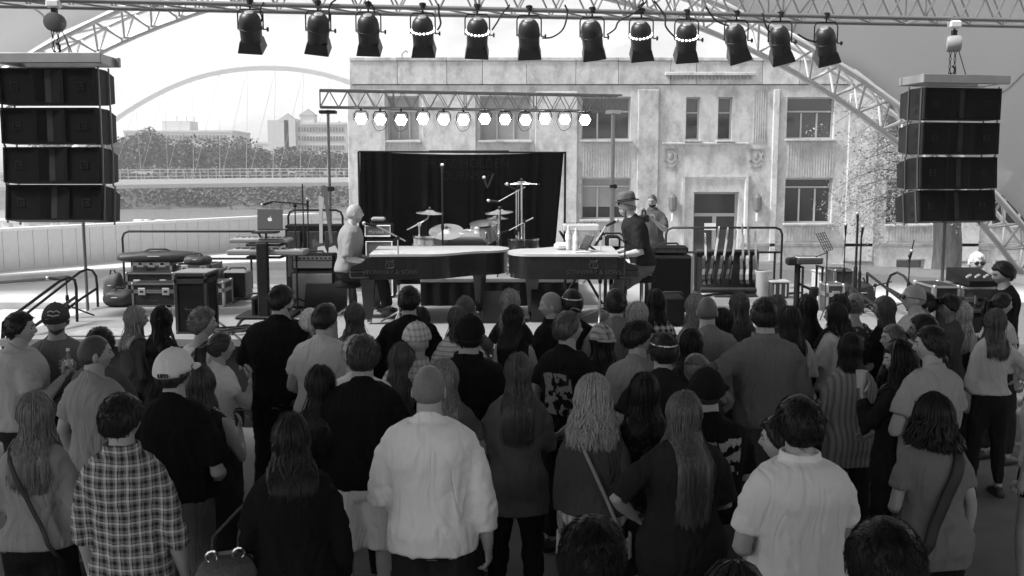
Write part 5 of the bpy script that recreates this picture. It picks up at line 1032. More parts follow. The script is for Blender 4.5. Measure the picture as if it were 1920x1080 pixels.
# stair rails
def P3(px, py, Y): return tuple(at_y(px, py, Y))
pipe_rail('curved black stair rail at the far stage end', [('rail', [P3(1663, 568, 12.9), P3(1664, 530, 12.9), P3(1670, 516, 12.9), P3(1682, 511, 12.9), P3(1694, 517, 12.7), P3(1706, 532, 12.4), P3(1745, 555, 11.4), P3(1800, 590, 10.4)]), ('mid_rail', [P3(1664, 540, 12.9), P3(1700, 560, 12.2), P3(1760, 600, 10.8)])], .018, None, 'stair_rail')
pipe_rail('black sloping stair rail beside the drum bag at the far stage end', [('rail', [P3(1626, 512, 12.9), P3(1700, 570, 11.6), P3(1760, 620, 10.6)]), ('post', [P3(1626, 512, 12.9), P3(1626, 575, 12.9)]), ('post', [P3(1585, 530, 12.2), P3(1640, 572, 11.7)])], .018, None, 'stair_rail')
for dx, lab in ((0, 'near black stair rail at the river end of the stage'), (36, 'second black stair rail with a hooped end at the river end of the stage')):
    Y = 11.6 if not dx else 12.9
    if not dx: paths = [('rail', [(P3(144, 590, Y)[0], Y, .99), P3(143, 540, Y), P3(140, 525, Y), P3(130, 520, Y), P3(112, 527, 11.4), P3(38, 582, 10.7), P3(6, 605, 10.4), P3(4, 640, 10.4)]), ('mid_rail', [P3(143, 556, Y), P3(120, 572, 11.3), P3(60, 615, 10.6)])]
    else: paths = [('rail', [(P3(183, 562, Y)[0], Y, 1.0), P3(182, 535, Y), P3(180, 518, Y), P3(173, 507, Y), P3(163, 505, Y), P3(150, 510, 12.8), P3(60, 580, 12.0), P3(10, 620, 11.6)]), ('mid_rail', [P3(181, 541, Y), P3(145, 565, 12.6), P3(70, 622, 11.9)])]
    pipe_rail(lab, paths, .018, None, 'stair_rail')
pipe_rail('pale two bar railing running along the riverwalk', [('rail', [P3(-40, 533, 17.6), P3(120, 520, 19), P3(232, 503, 20.5)]), ('rail', [P3(-40, 549, 17.6), P3(120, 532, 19), P3(232, 514, 20.5)])] + [('post', [P3(x, 532 - (x + 40) * .1, 17.6 + (x + 40) * .0105), (P3(x, 500, 17.6 + (x + 40) * .0105)[0], 17.6 + (x + 40) * .0105, .70)]) for x in (-20, 60, 140, 215)], .03, mat('rail_grey', .25, .4, .5))
for px, Y, lab, y0 in ((155, 14.0, 'thin dark pole standing under the river side speaker array', 400), (1773, 13.6, 'thin dark pole standing under the far speaker array', 400)):
    p = at_y(px, y0, Y); zb = .0 if px > 900 else 0.0; t = empty('pole', (p.x, Y, ZS if abs(p.x) < 5.6 else (0 if px > 900 else .6)), label=lab, cat='pole'); H = p.z - t.location.z
    bar('shaft', t, (0, 0, 0), (0, 0, H), .024, mat('pole_dark', .12, .4, .4), 8); MB().lathe([(.2, 0), (.2, .02), (.04, .04)], 16).build('base_plate', BLKM, t)
# technician's side: road cases and mixing desk
flight_case(1800, 582, 1872, 700, 9.75, .5, 'large grey road case under the smaller grey road case', .06, .4, 2, 0.0, wheels=True, lid=.5); flight_case(1804, 538, 1868, 578, 9.8, .42, 'grey road case with bright recessed latch beside the seated technician', .1, .6, 1, at_y(1836, 578, 9.8).z - .02, lid=.55); flight_case(1752, 536, 1797, 590, 9.8, .5, 'dark road case with pale trim left of the grey road case', .04, .6, 1, 0.0, wheels=True, lid=.5); a = at_y(1835, 526, 9.9)
t = empty('mixing_desk', (a.x, 10.0, at_y(1835, 538, 9.8).z + .016), R(0), label='dark mixing desk lying on the grey road case', cat='mixing desk'); MB().loft([[Vector((x, y, z)) for y, z in ((-.26, 0), (.28, 0), (.28, .14), (-.26, .05))] for x in (-.17, .17)]).build('body', BLK, t, None)
fd_ = MB().box((0, 0, 0), (.016, .03, .02)).mesh('fader', None); fd_.materials.append(LGREY)
for i in range(10): share('fader', fd_, t, (-.14 + .03 * i, -.14 + .03 * (i % 3), .082 + .006 * (i % 3)))
# ------------------------------------------------------------------ people
_pm = {}
def cloth(kind, g=.1, seed=0, sc=1.0):
    k = (kind, g, sc)
    if k in _pm: return _pm[k]
    if g < .05 and kind not in ('plaid', 'gingham'): g *= .6
    if g > .45: g *= 1.2
    elif g >= .05 and kind not in ('plaid', 'gingham'): g *= 1.25
    m = bpy.data.materials.new(kind + '_cloth'); nt, b = nodes(m); L = nt.links; N_ = nt.nodes.new
    b.inputs['Roughness'].default_value = .9; b.inputs['Specular IOR Level'].default_value = .06
    tcn = N_('ShaderNodeTexCoord'); O_ = tcn.outputs['Object']
    def math_(op, a, c=None):
        n = N_('ShaderNodeMath'); n.operation = op
        for i, x in enumerate((a, c)):
            if x is None: continue
            if isinstance(x, (int, float)): n.inputs[i].default_value = x
            else: L.new(x, n.inputs[i])
        return n.outputs[0]
    sep = N_('ShaderNodeSeparateXYZ'); wv = N_('ShaderNodeTexNoise'); wv.inputs['Scale'].default_value = 5
    L.new(O_, wv.inputs[0]); ad = N_('ShaderNodeVectorMath'); ad.operation = 'MULTIPLY_ADD'; L.new(wv.outputs['Color'], ad.inputs[0]); ad.inputs[1].default_value = (.03, .03, .03) if kind != 'knit' else (0, 0, 0); L.new(O_, ad.inputs[2]); L.new(ad.outputs[0], sep.inputs[0])
    X, Y_, Z = sep.outputs
    def band(ax, freq, duty): return math_('LESS_THAN', math_('FRACT', math_('MULTIPLY', ax, freq)), duty)
    noi = N_('ShaderNodeTexNoise'); noi.inputs['Scale'].default_value = 14; noi.inputs['Detail'].default_value = 5; L.new(O_, noi.inputs[0])
    base = math_('MULTIPLY', math_('ADD', math_('MULTIPLY', noi.outputs[0], .1), .95), g)
    out = base; bs, bd_, bh = 220, .25, noi.outputs[0]
    u = math_('ADD', X, math_('MULTIPLY', Y_, .6))
    if kind in ('plaid', 'gingham'):
        f = 23 * sc if kind == 'plaid' else 17 * sc; a1 = band(u, f, .2 if kind == 'plaid' else .5); a2 = band(Z, f, .2 if kind == 'plaid' else .5); b1 = band(math_('ADD', u, .011), f * 2, .45); b2 = band(math_('ADD', Z, .013), f * 2, .45)
        s_ = math_('ADD', math_('ADD', a1, a2), math_('MULTIPLY', math_('ADD', b1, b2), .34 if kind == 'plaid' else 0)); out = math_('MULTIPLY', base, math_('ADD', math_('MULTIPLY', s_, 5.6 if kind == 'plaid' else 8), .6))
    elif kind == 'softplaid':
        s_ = math_('ADD', band(u, 24, .35), band(Z, 24, .35)); out = math_('MULTIPLY', base, math_('SUBTRACT', 1.15, math_('MULTIPLY', s_, .3)))
    elif kind == 'stripe': out = math_('MULTIPLY', base, math_('SUBTRACT', 1.1, math_('MULTIPLY', band(Z, 26, .3), .45)))
    elif kind == 'knit':
        s_ = math_('ABSOLUTE', math_('SINE', math_('MULTIPLY', X, 85))); s2 = math_('ABSOLUTE', math_('SINE', math_('MULTIPLY', Z, 210))); bh = math_('ADD', s_, math_('MULTIPLY', s2, .15)); out = math_('MULTIPLY', base, math_('ADD', math_('MULTIPLY', bh, .6), .45)); bd_ = .8
    elif kind == 'print':
        v_ = N_('ShaderNodeTexVoronoi'); v_.inputs['Scale'].default_value = 26; L.new(O_, v_.inputs[0]); out = math_('MULTIPLY', base, math_('ADD', math_('MULTIPLY', math_('LESS_THAN', v_.outputs[0], .35), 2.4), .6))
    elif kind == 'graphic':
        n5 = N_('ShaderNodeTexNoise'); n5.inputs['Scale'].default_value = 16; n5.inputs['Detail'].default_value = 4; L.new(O_, n5.inputs[0])
        dx = math_('ABSOLUTE', math_('ADD', X, -.02)); dz = math_('ABSOLUTE', math_('SUBTRACT', Z, 1.24)); msk = math_('MULTIPLY', math_('LESS_THAN', dx, .12), math_('LESS_THAN', dz, .15)); ink = math_('MULTIPLY', math_('GREATER_THAN', n5.outputs[0], .5), msk); out = math_('ADD', base, math_('MULTIPLY', ink, .28))
    elif kind == 'denim':
        n5 = N_('ShaderNodeTexNoise'); n5.inputs['Scale'].default_value = 5; n5.inputs['Detail'].default_value = 6; L.new(O_, n5.inputs[0]); out = math_('MULTIPLY', base, math_('ADD', math_('MULTIPLY', n5.outputs[0], 1.6), .25))
    L.new(out, b.inputs['Base Color'])
    w1 = N_('ShaderNodeTexNoise'); w1.inputs['Scale'].default_value = 7; w1.inputs['Detail'].default_value = 3; mpn = N_('ShaderNodeMapping'); mpn.inputs['Scale'].default_value = (1, 1, .22); L.new(O_, mpn.inputs[0]); L.new(mpn.outputs[0], w1.inputs[0])
    fine = N_('ShaderNodeTexNoise'); fine.inputs['Scale'].default_value = bs; L.new(O_, fine.inputs[0])
    hh = math_('ADD', math_('MULTIPLY', w1.outputs[0], 1.6), math_('MULTIPLY', fine.outputs[0], .03))
    n7 = N_('ShaderNodeTexNoise'); n7.inputs['Scale'].default_value = 4.5; n7.inputs['Detail'].default_value = 1.5; n7.inputs['Distortion'].default_value = 1.2; mp7 = N_('ShaderNodeMapping'); mp7.inputs['Scale'].default_value = (1.7, 1, .55); mp7.inputs['Rotation'].default_value = (0, .35, 0); L.new(O_, mp7.inputs[0]); L.new(mp7.outputs[0], n7.inputs[0])
    hh = math_('ADD', hh, math_('MULTIPLY', math_('MINIMUM', math_('MULTIPLY', math_('ABSOLUTE', math_('SUBTRACT', n7.outputs[0], .5)), 9), 1), .75))
    if kind == 'knit': hh = math_('ADD', hh, math_('MULTIPLY', bh, .35))
    bp = N_('ShaderNodeBump'); bp.inputs['Strength'].default_value = .42; bp.inputs['Distance'].default_value = .018; L.new(hh, bp.inputs['Height']); L.new(bp.outputs[0], b.inputs['Normal'])
    _pm[k] = m; return m
def hair_mat(g, fuzz=False):
    k = ('hair', g, fuzz)
    if k in _pm: return _pm[k]
    m = bpy.data.materials.new('hair'); nt, b = nodes(m); L = nt.links; b.inputs['Roughness'].default_value = .42; b.inputs['Specular IOR Level'].default_value = .4 if g > .03 else .22
    tcn = nt.nodes.new('ShaderNodeTexCoord'); mpn = nt.nodes.new('ShaderNodeMapping'); mpn.inputs['Scale'].default_value = (380, 380, 380) if fuzz else (90, 90, 5); L.new(tcn.outputs['Object'], mpn.inputs[0])
    n = nt.nodes.new('ShaderNodeTexNoise'); n.inputs['Scale'].default_value = 1; n.inputs['Detail'].default_value = 4; L.new(mpn.outputs[0], n.inputs[0])
    mr = nt.nodes.new('ShaderNodeMapRange'); mr.inputs[1].default_value = .3; mr.inputs[2].default_value = .7; g = g * .6 if g < .03 else g * (1.0 if g < .1 else 1.15); mr.inputs[3].default_value = g * .5; mr.inputs[4].default_value = g * 1.6; L.new(n.outputs[0], mr.inputs[0]); L.new(mr.outputs[0], b.inputs['Base Color'])
    bp = nt.nodes.new('ShaderNodeBump'); bp.inputs['Strength'].default_value = .6; bp.inputs['Distance'].default_value = .006; L.new(n.outputs[0], bp.inputs['Height']); L.new(bp.outputs[0], b.inputs['Normal'])
    _pm[k] = m; return m
def skin(g):
    return mat('skin', g, .5, var=.1, vscale=9, spec=.35, bump=.12, bscale=70)
EYE = mat('eye_dark', .03, .15); LENS = mat('sunglass_lens', .012, .1); 

# ---- head: direction -> radius vector in head space (origin mid-head, +y face, size for a 1.75 m person)
def head_pt(d, fem=False):
    x, y, z = d; g = lambda a, b2: math.exp(-(a / b2) ** 2)
    rx, ry, rz_ = .0765, .096, .117
    if z < -.15: k = min(1, (-z - .15) / .85); rx *= 1 - (.34 if not fem else .40) * k ** 1.3; ry *= 1 - .16 * k
    px, py, pz = x * rx, y * ry, z * rz_
    if y < 0 and z < -.25: py *= 1 - .55 * min(1, (-z - .25) / .6)           # nape
    if y < 0: py *= 1.04
    if y > 0:
        f = y
        py += f * (.005 * g(z - .2, .14) * g(x, .6) - .010 * (g(x - .4, .2) + g(x + .4, .2)) * g(z - .04, .13))
        nz = max(0, min(1, (.1 - z) / .32)) * (1 if z > -.24 else g(z + .24, .06))
        py += f * .024 * nz * g(x, .15)
        py += f * .0055 * g(z + .42, .045) * g(x, .26) + f * .006 * g(z + .54, .05) * g(x, .22) - f * .003 * g(z + .475, .02) * g(x, .28)
        py += f * .009 * g(z + .8, .16) * g(x, .3); py += f * .004 * (g(x - .55, .2) + g(x + .55, .2)) * g(z + .12, .2)
        py -= f * .004 * g(z + .65, .06) * g(x, .3)
    return Vector((px, py, pz))
NU, NV = 40, 34
def head_dirs():
    ds = []
    for i in range(1, NV):
        t = math.pi / 2 - math.pi * i / NV
        for j in range(NU):
            u = 2 * math.pi * j / NU; u = u - .42 * math.sin(u)      # denser around u=0 (face)
            ds.append(Vector((math.sin(u) * math.cos(t), math.cos(u) * math.cos(t), math.sin(t))))
    return ds
HD = head_dirs()
def sphere_faces(nu, nv):
    fs = []
    for j in range(nu): fs.append((0, 1 + j, 1 + (j + 1) % nu)); L = 1 + (nv - 2) * nu; fs.append((L + (j + 1) % nu, L + j, (nv - 1) * nu + 1))
    for i in range(nv - 2):
        for j in range(nu): a = 1 + i * nu + j; b2 = 1 + i * nu + (j + 1) % nu; fs.append((b2, a, a + nu, b2 + nu))
    return fs
HF = sphere_faces(NU, NV)
_hc = {}
def head_verts(fem):
    if fem not in _hc: _hc[fem] = [head_pt(Vector((0, 0, 1)), fem)] + [head_pt(d, fem) for d in HD] + [head_pt(Vector((0, -.1, -1)).normalized(), fem)]
    return _hc[fem]
HDIR = [Vector((0, 0, 1))] + HD + [Vector((0, 0, -1))]
MALE = [(.80, .10, .09, -.01), (.86, .158, .112, -.012), (.95, .170, .122, -.015), (1.05, .158, .108, 0), (1.15, .155, .108, .005), (1.25, .170, .118, .004), (1.34, .184, .122, -.006), (1.41, .178, .108, -.012), (1.455, .135, .085, -.014), (1.485, .085, .066, -.012), (1.51, .062, .058, -.008)]
FEMA = [(.80, .10, .09, -.01), (.86, .165, .118, -.018), (.95, .172, .124, -.018), (1.05, .142, .100, 0), (1.12, .130, .094, .004), (1.22, .142, .108, .010), (1.32, .156, .110, .002), (1.40, .152, .094, -.010), (1.45, .112, .074, -.012), (1.485, .066, .056, -.010), (1.51, .052, .050, -.008)]
def interp(rows, z):
    if z <= rows[0][0]: return rows[0]
    for a, b2 in zip(rows, rows[1:]):
        if a[0] <= z <= b2[0]: u = (z - a[0]) / (b2[0] - a[0]); return tuple(p + (q - p) * u for p, q in zip(a, b2))
    return rows[-1]
ARMS = {'down': ((.20, -.04, -1), (.06, .22, -1)), 'front': ((.22, .03, -1), (-.45, .9, -.35)), 'drink': ((.22, .3, -.95), (-.35, .75, .65)), 'cross': ((.26, .12, -1), (-.95, .55, .12)), 'hip': ((.75, -.2, -.8), (-.62, .45, -.62)),
        'pocket': ((.36, -.14, -1), (-.12, .3, -1)), 'up': ((.35, .6, -.55), (-.1, .45, .95)), 'keys': ((.2, .08, -1), (-.1, 1, -.18)), 'camera': ((.3, .55, -.85), (-.5, .6, .62)), 'back': ((.28, -.2, -1), (-.7, -.35, -.6)), 'out': ((.5, .25, -.8), (.25, .9, .1)), 'chin': ((.25, .45, -.8), (-.35, .35, .95))}
people_q = []
def torso_rings(rows, wk, dk, add, n=24, zmin=0, zmax=9, hemz=None):
    out = []
    rr = [r for r in rows if zmin <= r[0] <= zmax]
    if hemz is not None: r0 = interp(rows, hemz); rr = [(hemz,) + tuple(r0[1:])] + [r for r in rows if r[0] > hemz + .02 and r[0] <= zmax]
    for z, a, b2, yo in rr:
        A_, B2 = a * wk + add, b2 * dk + add
        out.append([Vector((A_ * math.copysign(abs(math.cos(t)) ** .85, math.cos(t)), yo + B2 * math.copysign(abs(math.sin(t)) ** .95, math.sin(t)), z)) for t in (2 * math.pi * i / n for i in range(n))])
    return out
def queue_remesh(o, voxel, it=3):
    r = o.modifiers.new('r', 'REMESH'); r.mode = 'VOXEL'; r.voxel_size = voxel; r.use_smooth_shade = True
    s = o.modifiers.new('s', 'SMOOTH'); s.factor = .5; s.iterations = it
def hand(mb_palm, mb_f, w_, d_, nrm, side, curl=.5, k=1.0):
    """palm goes to the body mesh, fingers to the finger mesh. d_: along the hand, nrm: palm normal (side the fingers curl to), side: thumb direction"""
    d_ = d_.normalized(); nrm = (nrm - d_ * nrm.dot(d_)).normalized(); s_ = d_.cross(nrm).normalized()
    if s_.dot(side) < 0: s_ = -s_
    P = []
    for u, hw, ht in ((-.01, .026, .02), (.03, .036, .017), (.07, .041, .014), (.09, .036, .011)):
        c = w_ + d_ * u * k; P.append([c + s_ * hw * k * math.cos(t) + nrm * ht * k * math.sin(t) for t in (2 * math.pi * i / 10 for i in range(10))])
    mb_palm.loft(P)
    for i, (off, ln, r) in enumerate(((.029, .07, .0085), (.0095, .079, .009), (-.01, .073, .0085), (-.029, .057, .0075))):
        p0 = w_ + d_ * .075 * k + s_ * off * k; c1 = curl * (.9 + .1 * i)
        d1 = (d_ * math.cos(c1 * .7) + nrm * math.sin(c1 * .7)); d2 = (d_ * math.cos(c1 * 1.7) + nrm * math.sin(c1 * 1.7)); d3 = (d_ * math.cos(c1 * 2.4) + nrm * math.sin(c1 * 2.4))
        p1 = p0 + d1 * ln * .5 * k; p2 = p1 + d2 * ln * .35 * k; p3 = p2 + d3 * ln * .28 * k
        mb_f.tube([p0, p0.lerp(p1, .5), p1, p2, p3 - d3 * .004, p3], [r * k, r * k, r * .96 * k, r * .88 * k, r * .75 * k, r * .3 * k], 7)
    t0 = w_ + d_ * .02 * k + s_ * .024 * k; t1 = t0 + (d_ * .6 + s_ * .7 + nrm * .25).normalized() * .042 * k; t2 = t1 + (d_ * .9 + s_ * .12 + nrm * .45).normalized() * .035 * k; t3 = t2 + (d_ * .9 - s_ * .1 + nrm * .5).normalized() * .022 * k
    mb_f.tube([t0, t1, t2, t3], [.013 * k, .0115 * k, .0095 * k, .004 * k], 7)

def person(label, px, py, h=1.75, yaw=0, hy=0, hp=0, fem=0, build=1.0, hair=('short', .02), top=('tee', 'plain', .1), bot=('jeans', .04), arms=('front', 'front'), sk=.3, lean=(0, 0), beard=None, face=None, Yfix=None, zf=0.0, seat=None, group='people in the crowd', hem=None, belly=0, root_pos=None, hat=None, shades=None, ymax=None, seed=None, strap=None):
    rnd = random.Random(seed if seed is not None else hash(label) % 9999 if False else sum(map(ord, label)))
    if group == 'people in the crowd' and Yfix is None:
        r2 = random.Random(sum(map(ord, label)) * 7)
        if abs(hy) < 16: hy += r2.uniform(-16, 16)
        if not hp: hp = r2.uniform(-7, 5)
        lean = (lean[0] + r2.uniform(-.055, .055), lean[1] + r2.uniform(-.02, .05)); yaw += r2.uniform(-7, 7)
        if arms == ('front', 'front'): arms = r2.choice([('front', 'down'), ('pocket', 'down'), ('cross', 'cross'), ('front', 'front'), ('down', 'hip'), ('drink', 'front'), ('front', 'drink'), ('down', 'pocket'), ('back', 'back')])
    k = h / 1.75
    # --- where: the crown of the head is seen at px, py
    if root_pos is None:
        p = at_z(px, py, zf + h + .012) if Yfix is None else at_y(px, py, Yfix)
        lim = ymax or (8.9 if 430 < px < 1330 else 9.9)
        if Yfix is None and p.y > lim: p = at_y(px, py, lim); h = p.z - zf - .012; k = h / 1.75
        if Yfix is not None and seat is None: h = p.z - zf - .012; k = h / 1.75
        root = Vector((p.x, p.y, zf)); ca, sa = math.cos(R(yaw)), math.sin(R(yaw)); lx, ly = lean[0] * .68 * k, lean[1] * .68 * k
        root -= Vector((ca * lx - sa * ly, sa * lx + ca * ly, 0))
    else: root = Vector(root_pos)
    near = root.y; vox = max(.0125, min(.019, .0021 * near)); bvox = max(.0160, min(.028, .0034 * near)); rows = FEMA if fem else MALE
    drop = 0.0
    if seat: drop = .93 - seat['z'] / k            # hips lowered onto the seat
    wk, dk = build, build * (1 + belly)
    def W(v):                                       # local warp: lean above the waist, scale, seat drop
        v = Vector(v); e = max(0, v.z - .95); v.x += lean[0] * e; v.y += lean[1] * e; v.z -= drop; return v * k
    def Wl(mb): mb.v = [tuple(W(q)) for q in mb.v]; return mb
    sw = (.150 if fem else .169) * (1 + (build - 1) * .8); sz = 1.382; ar = (.040 if fem else .05) * (1 + (build - 1) * .7)
    joints = {}
    for sx, nm in ((-1, arms[0]), (1, arms[1])):
        u, f = (ARMS[nm] if isinstance(nm, str) else nm)
        j = rnd.uniform(-.05, .05); u = Vector((u[0] * sx * (1 + .25 * (build - 1) * 4) , u[1] + j, u[2])).normalized(); f = Vector((f[0] * sx, f[1] + j, f[2])).normalized()
        S = Vector((sx * sw, -.012, sz)); E = S + u * (.275 if fem else .295); Wr = E + f * (.235 if fem else .255); joints[sx] = (S, E, Wr, f)
    hipx = .088 * (1 + (build - 1) * .6); legs = {}
    for sx in (-1, 1):
        H_ = Vector((sx * hipx, -.01, .90))
        if seat: K_ = H_ + Vector(seat['thigh'][0 if sx < 0 else 1]).normalized() * .43; A_ = K_ + Vector(seat['shin'][0 if sx < 0 else 1]).normalized() * .42
        else: st_ = rnd.uniform(-.03, .05); K_ = Vector((sx * (hipx + .02), .015 + st_, .50)); A_ = Vector((sx * (hipx + .035), -.02 + st_ * 1.4, .085))
        legs[sx] = (H_, K_, A_)
    bm_ = MB(); fm = MB()
    bm_.loft(torso_rings(rows, wk * (.9 if top[0] != 'tank' else .96), dk * (.88 if top[0] != 'tank' else .96), -.012 if top[0] != 'tank' else -.006)); nr = .05 if fem else .06; nr *= 1 + (build - 1) * .5
    bm_.tube([(0, -.012, 1.44), (0, -.004, 1.50), (0, .008, 1.57), (0, .012, 1.62)], [nr * 1.2, nr, nr * .97, nr * .9], 14)
    for sx in (-1, 1):
        S, E, Wr, f = joints[sx]
        sl_ = top[3] if len(top) > 3 else {'tee': .62, 'tank': 0, 'jacket': 1.95, 'shirt': 1.9, 'sweater': 1.9, 'fit': .5}[top[0]]
        cv = lambda u: .72 if u < sl_ - .08 else 1.0
        bm_.limb([S, S.lerp(E, .35), S.lerp(E, .75), E, E.lerp(Wr, .3), E.lerp(Wr, .7), Wr], [ar * 1.05 * cv(0), ar * 1.02 * cv(.35), ar * .88 * cv(.75), ar * .82 * cv(1), ar * .86 * cv(1.3), ar * .68 * cv(1.7), ar * .56], 12)
        pn_ = Vector((-sx, .3, .1)) if f.z < -.6 else (Vector((-sx * .6, -.2, .3)) if f.z > .3 else Vector((-sx * .2, .0, -1)) if arms[0] == 'keys' else Vector((-sx, -.3, 0)))
        hand(bm_, fm, Wr + f * .008, f, pn_, Vector((0, 1, 0)) if f.z < -.6 else Vector((-sx * .3, .2, 1)), .55, .95 if fem else 1.05)
        H_, K_, A_ = legs[sx]; lr = (.088 if fem else .085) * (1 + (build - 1) * .9)
        bm_.limb([H_, H_.lerp(K_, .5), K_, K_.lerp(A_, .3), K_.lerp(A_, .75), A_], [lr, lr * .85, lr * .62, lr * .63, lr * .46, lr * .40], 12)
        bm_.loft([[A_ + Vector((a * .034, yy, -.03 + b2)) for a, b2 in ((-1, -.045), (1, -.045), (1, .03 * q), (-1, .03 * q))] for yy, q in ((-.06, 1), (.02, 1.2), (.12, .2), (.17, -.2))])
    Wl(bm_); Wl(fm)
    # head (own finer surface joined into the same body mesh); rings of the neck run up into it
    hc = W((0, .016, 1.75 - .117 - .002)); hk = k * (.97 if fem else 1.0); HM = Matrix.Rotation(R(hy), 3, 'Z') @ Matrix.Rotation(R(hp), 3, 'X')
    hv = [HM @ (v * hk) + hc for v in head_verts(bool(fem))]; hm = MB(); hm.add(hv, HF)
    for s in (-1, 1): hm.ball(HM @ (Vector((s * .076, -.006, -.012)) * hk) + hc, (.010 * hk, .019 * hk, .031 * hk), 10, 8, HM @ Matrix.Rotation(R(s * 14), 3, 'Z') @ Matrix.Rotation(R(-10), 3, 'X'))
    o = bpy.data.objects.new('person', bm_.mesh('person', 0)); col.objects.link(o); o.location = root; o.rotation_euler = (0, 0, R(yaw)); o.data.materials.append(skin(sk)); tag(o, label, 'person', group)
    queue_remesh(o, bvox, 2); people_q.append((o, 'body', (hm, fm), seed or 0, k))
    def child(nm, mb, m, v=None, kind='cloth', par=None, warp=True):
        if warp: Wl(mb)
        c = bpy.data.objects.new(nm, mb.mesh(nm, 0)); col.objects.link(c); c.parent = par or o; c.data.materials.append(m)
        if v: queue_remesh(c, v, 3); people_q.append((c, kind, None, rnd.random() * 50, k))
        return c
    # --- shirt
    style, pat, g_ = top[:3]; loose = {'tee': .021, 'tank': .013, 'jacket': .027, 'shirt': .023, 'sweater': .027, 'fit': .014}[style]; hz = hem if hem is not None else {'tee': .92, 'tank': .94, 'jacket': .88, 'shirt': .88, 'sweater': .89, 'fit': .95}[style]
    slv = top[3] if len(top) > 3 else {'tee': .62, 'tank': 0, 'jacket': 1.95, 'shirt': 1.9, 'sweater': 1.9, 'fit': .5}[style]
    sm_ = MB(); tr_ = torso_rings(rows, wk, dk, loose, 28, 0, 1.46 if style == 'tank' else 1.487, hz)
    for ring in tr_:                                  # cloth hangs from the shoulder blades rather than hugging the waist
        z = ring[0].z
        if z < 1.28 and style not in ('fit', 'tank'):
            kx = (interp(rows, 1.25)[1] * wk + loose) * (.95 if not fem else .90); ky = (interp(rows, 1.25)[2] * dk + loose) * (1.0 if not fem else .92)
            cx, cy = max(abs(v.x) for v in ring), max(abs(v.y) for v in ring); fx, fy = max(1, kx / cx), max(1, ky / cy)
            for v in ring: v.x *= 1 + (fx - 1) * .8; v.y *= 1 + (fy - 1) * .8
    lr_ = (.088 if fem else .085) * (1 + (build - 1) * .9) + .022
    for ring in tr_:
        z = ring[0].z
        if z < 1.02:
            nx_, ny_ = hipx + lr_ + .016, lr_ + .022; cx, cy = max(abs(v.x) for v in ring), max(abs(v.y + .015) for v in ring); fx, fy = max(1, nx_ / cx), max(1, ny_ / cy)
            for v in ring: v.x *= fx; v.y *= fy
    sm_.loft(tr_)
    if style != 'tank': sm_.tube([(0, -.012, 1.45), (0, -.008, 1.49), (0, -.002, 1.515 if style in ('shirt', 'jacket') else 1.497)], [nr * 1.7, nr * 1.28 + .006, nr * 1.2 + .006], 16)
    else:
        for s in (-1, 1): sm_.tube([(s * sw * .55, -.09, 1.40), (s * sw * .55, -.02, 1.472), (s * sw * .55, .08, 1.38)], .02, 6)
    if slv > 0:
        for sx in (-1, 1):
            S, E, Wr, f = joints[sx]; sr = ar + (.014 if style in ('tee', 'shirt', 'jacket', 'sweater') else .008); pts = [S + Vector((-sx * .03, 0, .012)), S.lerp(E, .3)]; rs = [sr * 1.0, sr * 1.06]
            if slv <= 1: pts.append(S.lerp(E, slv)); rs.append(sr * 1.13)
            else:
                u = slv - 1; pts += [S.lerp(E, .7), E + (E - S.lerp(Wr, .5)).normalized() * .004, E.lerp(Wr, u * .5), E.lerp(Wr, u)]; rs += [sr * 1.04, sr * 1.0, sr * .98, sr * (.86 if u > .6 else 1.0)]
            sm_.limb(pts[:1] + pts[1:2], rs[:2], 12); sm_.tube(pts, rs, 14)
    shirt = child({'tee': 't_shirt', 'tank': 'tank_top', 'jacket': 'jacket', 'shirt': 'shirt', 'sweater': 'sweater', 'fit': 'top'}[style], sm_, cloth(pat, g_, 0, .8 if pat == 'plaid' else 1), max(.013, vox * 1.15), 'shirt')
    if style == 'shirt':
        cb = MB().lathe([(nr * 1.25 + .016, 1.480), (nr * 1.2 + .012, 1.522), (nr * 1.18 + .006, 1.528), (nr * 1.14 + .003, 1.52), (nr * 1.1, 1.485)], 20, (0, -.004, 0), cap=False); child('collar', cb, cloth(pat, g_ * (1.1 if pat == 'plain' else 1), 0, .8 if pat == 'plaid' else 1), None, par=shirt)
    # --- trousers / shorts
    bs, bg_ = bot[:2]; end = {'jeans': 1.93, 'shorts': 1.02, 'tights': 1.95, 'slacks': 1.95, 'skirt': .9, 'hotpants': .42}[bs]; pl_ = .012 if bs in ('tights',) else .022
    pt = MB(); pt.loft(torso_rings(rows, wk * .96, dk * .96, pl_ * .4, 24, .8, 1.06, .82))
    for sx in (-1, 1):
        H_, K_, A_ = legs[sx]; lr = (.088 if fem else .085) * (1 + (build - 1) * .9) + pl_; pts = [H_]; rs = [lr]
        if end <= 1: pts += [H_.lerp(K_, end * .5), H_.lerp(K_, end)]; rs += [lr * .94, lr * .88]
        elif end < 1.1: pts += [H_.lerp(K_, .5), K_, K_.lerp(A_, end - 1)]; rs += [lr * .95, lr * .9, lr * .9]
        else: pts += [H_.lerp(K_, .5), K_, K_.lerp(A_, .35), K_.lerp(A_, end - 1)]; rs += [lr * .88, lr * .7, lr * .68, lr * (.62 if bs != 'tights' else .45)]
        pt.tube(pts, rs, 14); pt.ball(H_, (lr, lr, lr), 10, 8)
    child({'shorts': 'shorts', 'hotpants': 'shorts', 'skirt': 'skirt', 'tights': 'leggings'}.get(bs, 'trousers'), pt, cloth('denim' if bs == 'jeans' else 'plain', bg_), max(.022, vox * 1.7), 'pants')
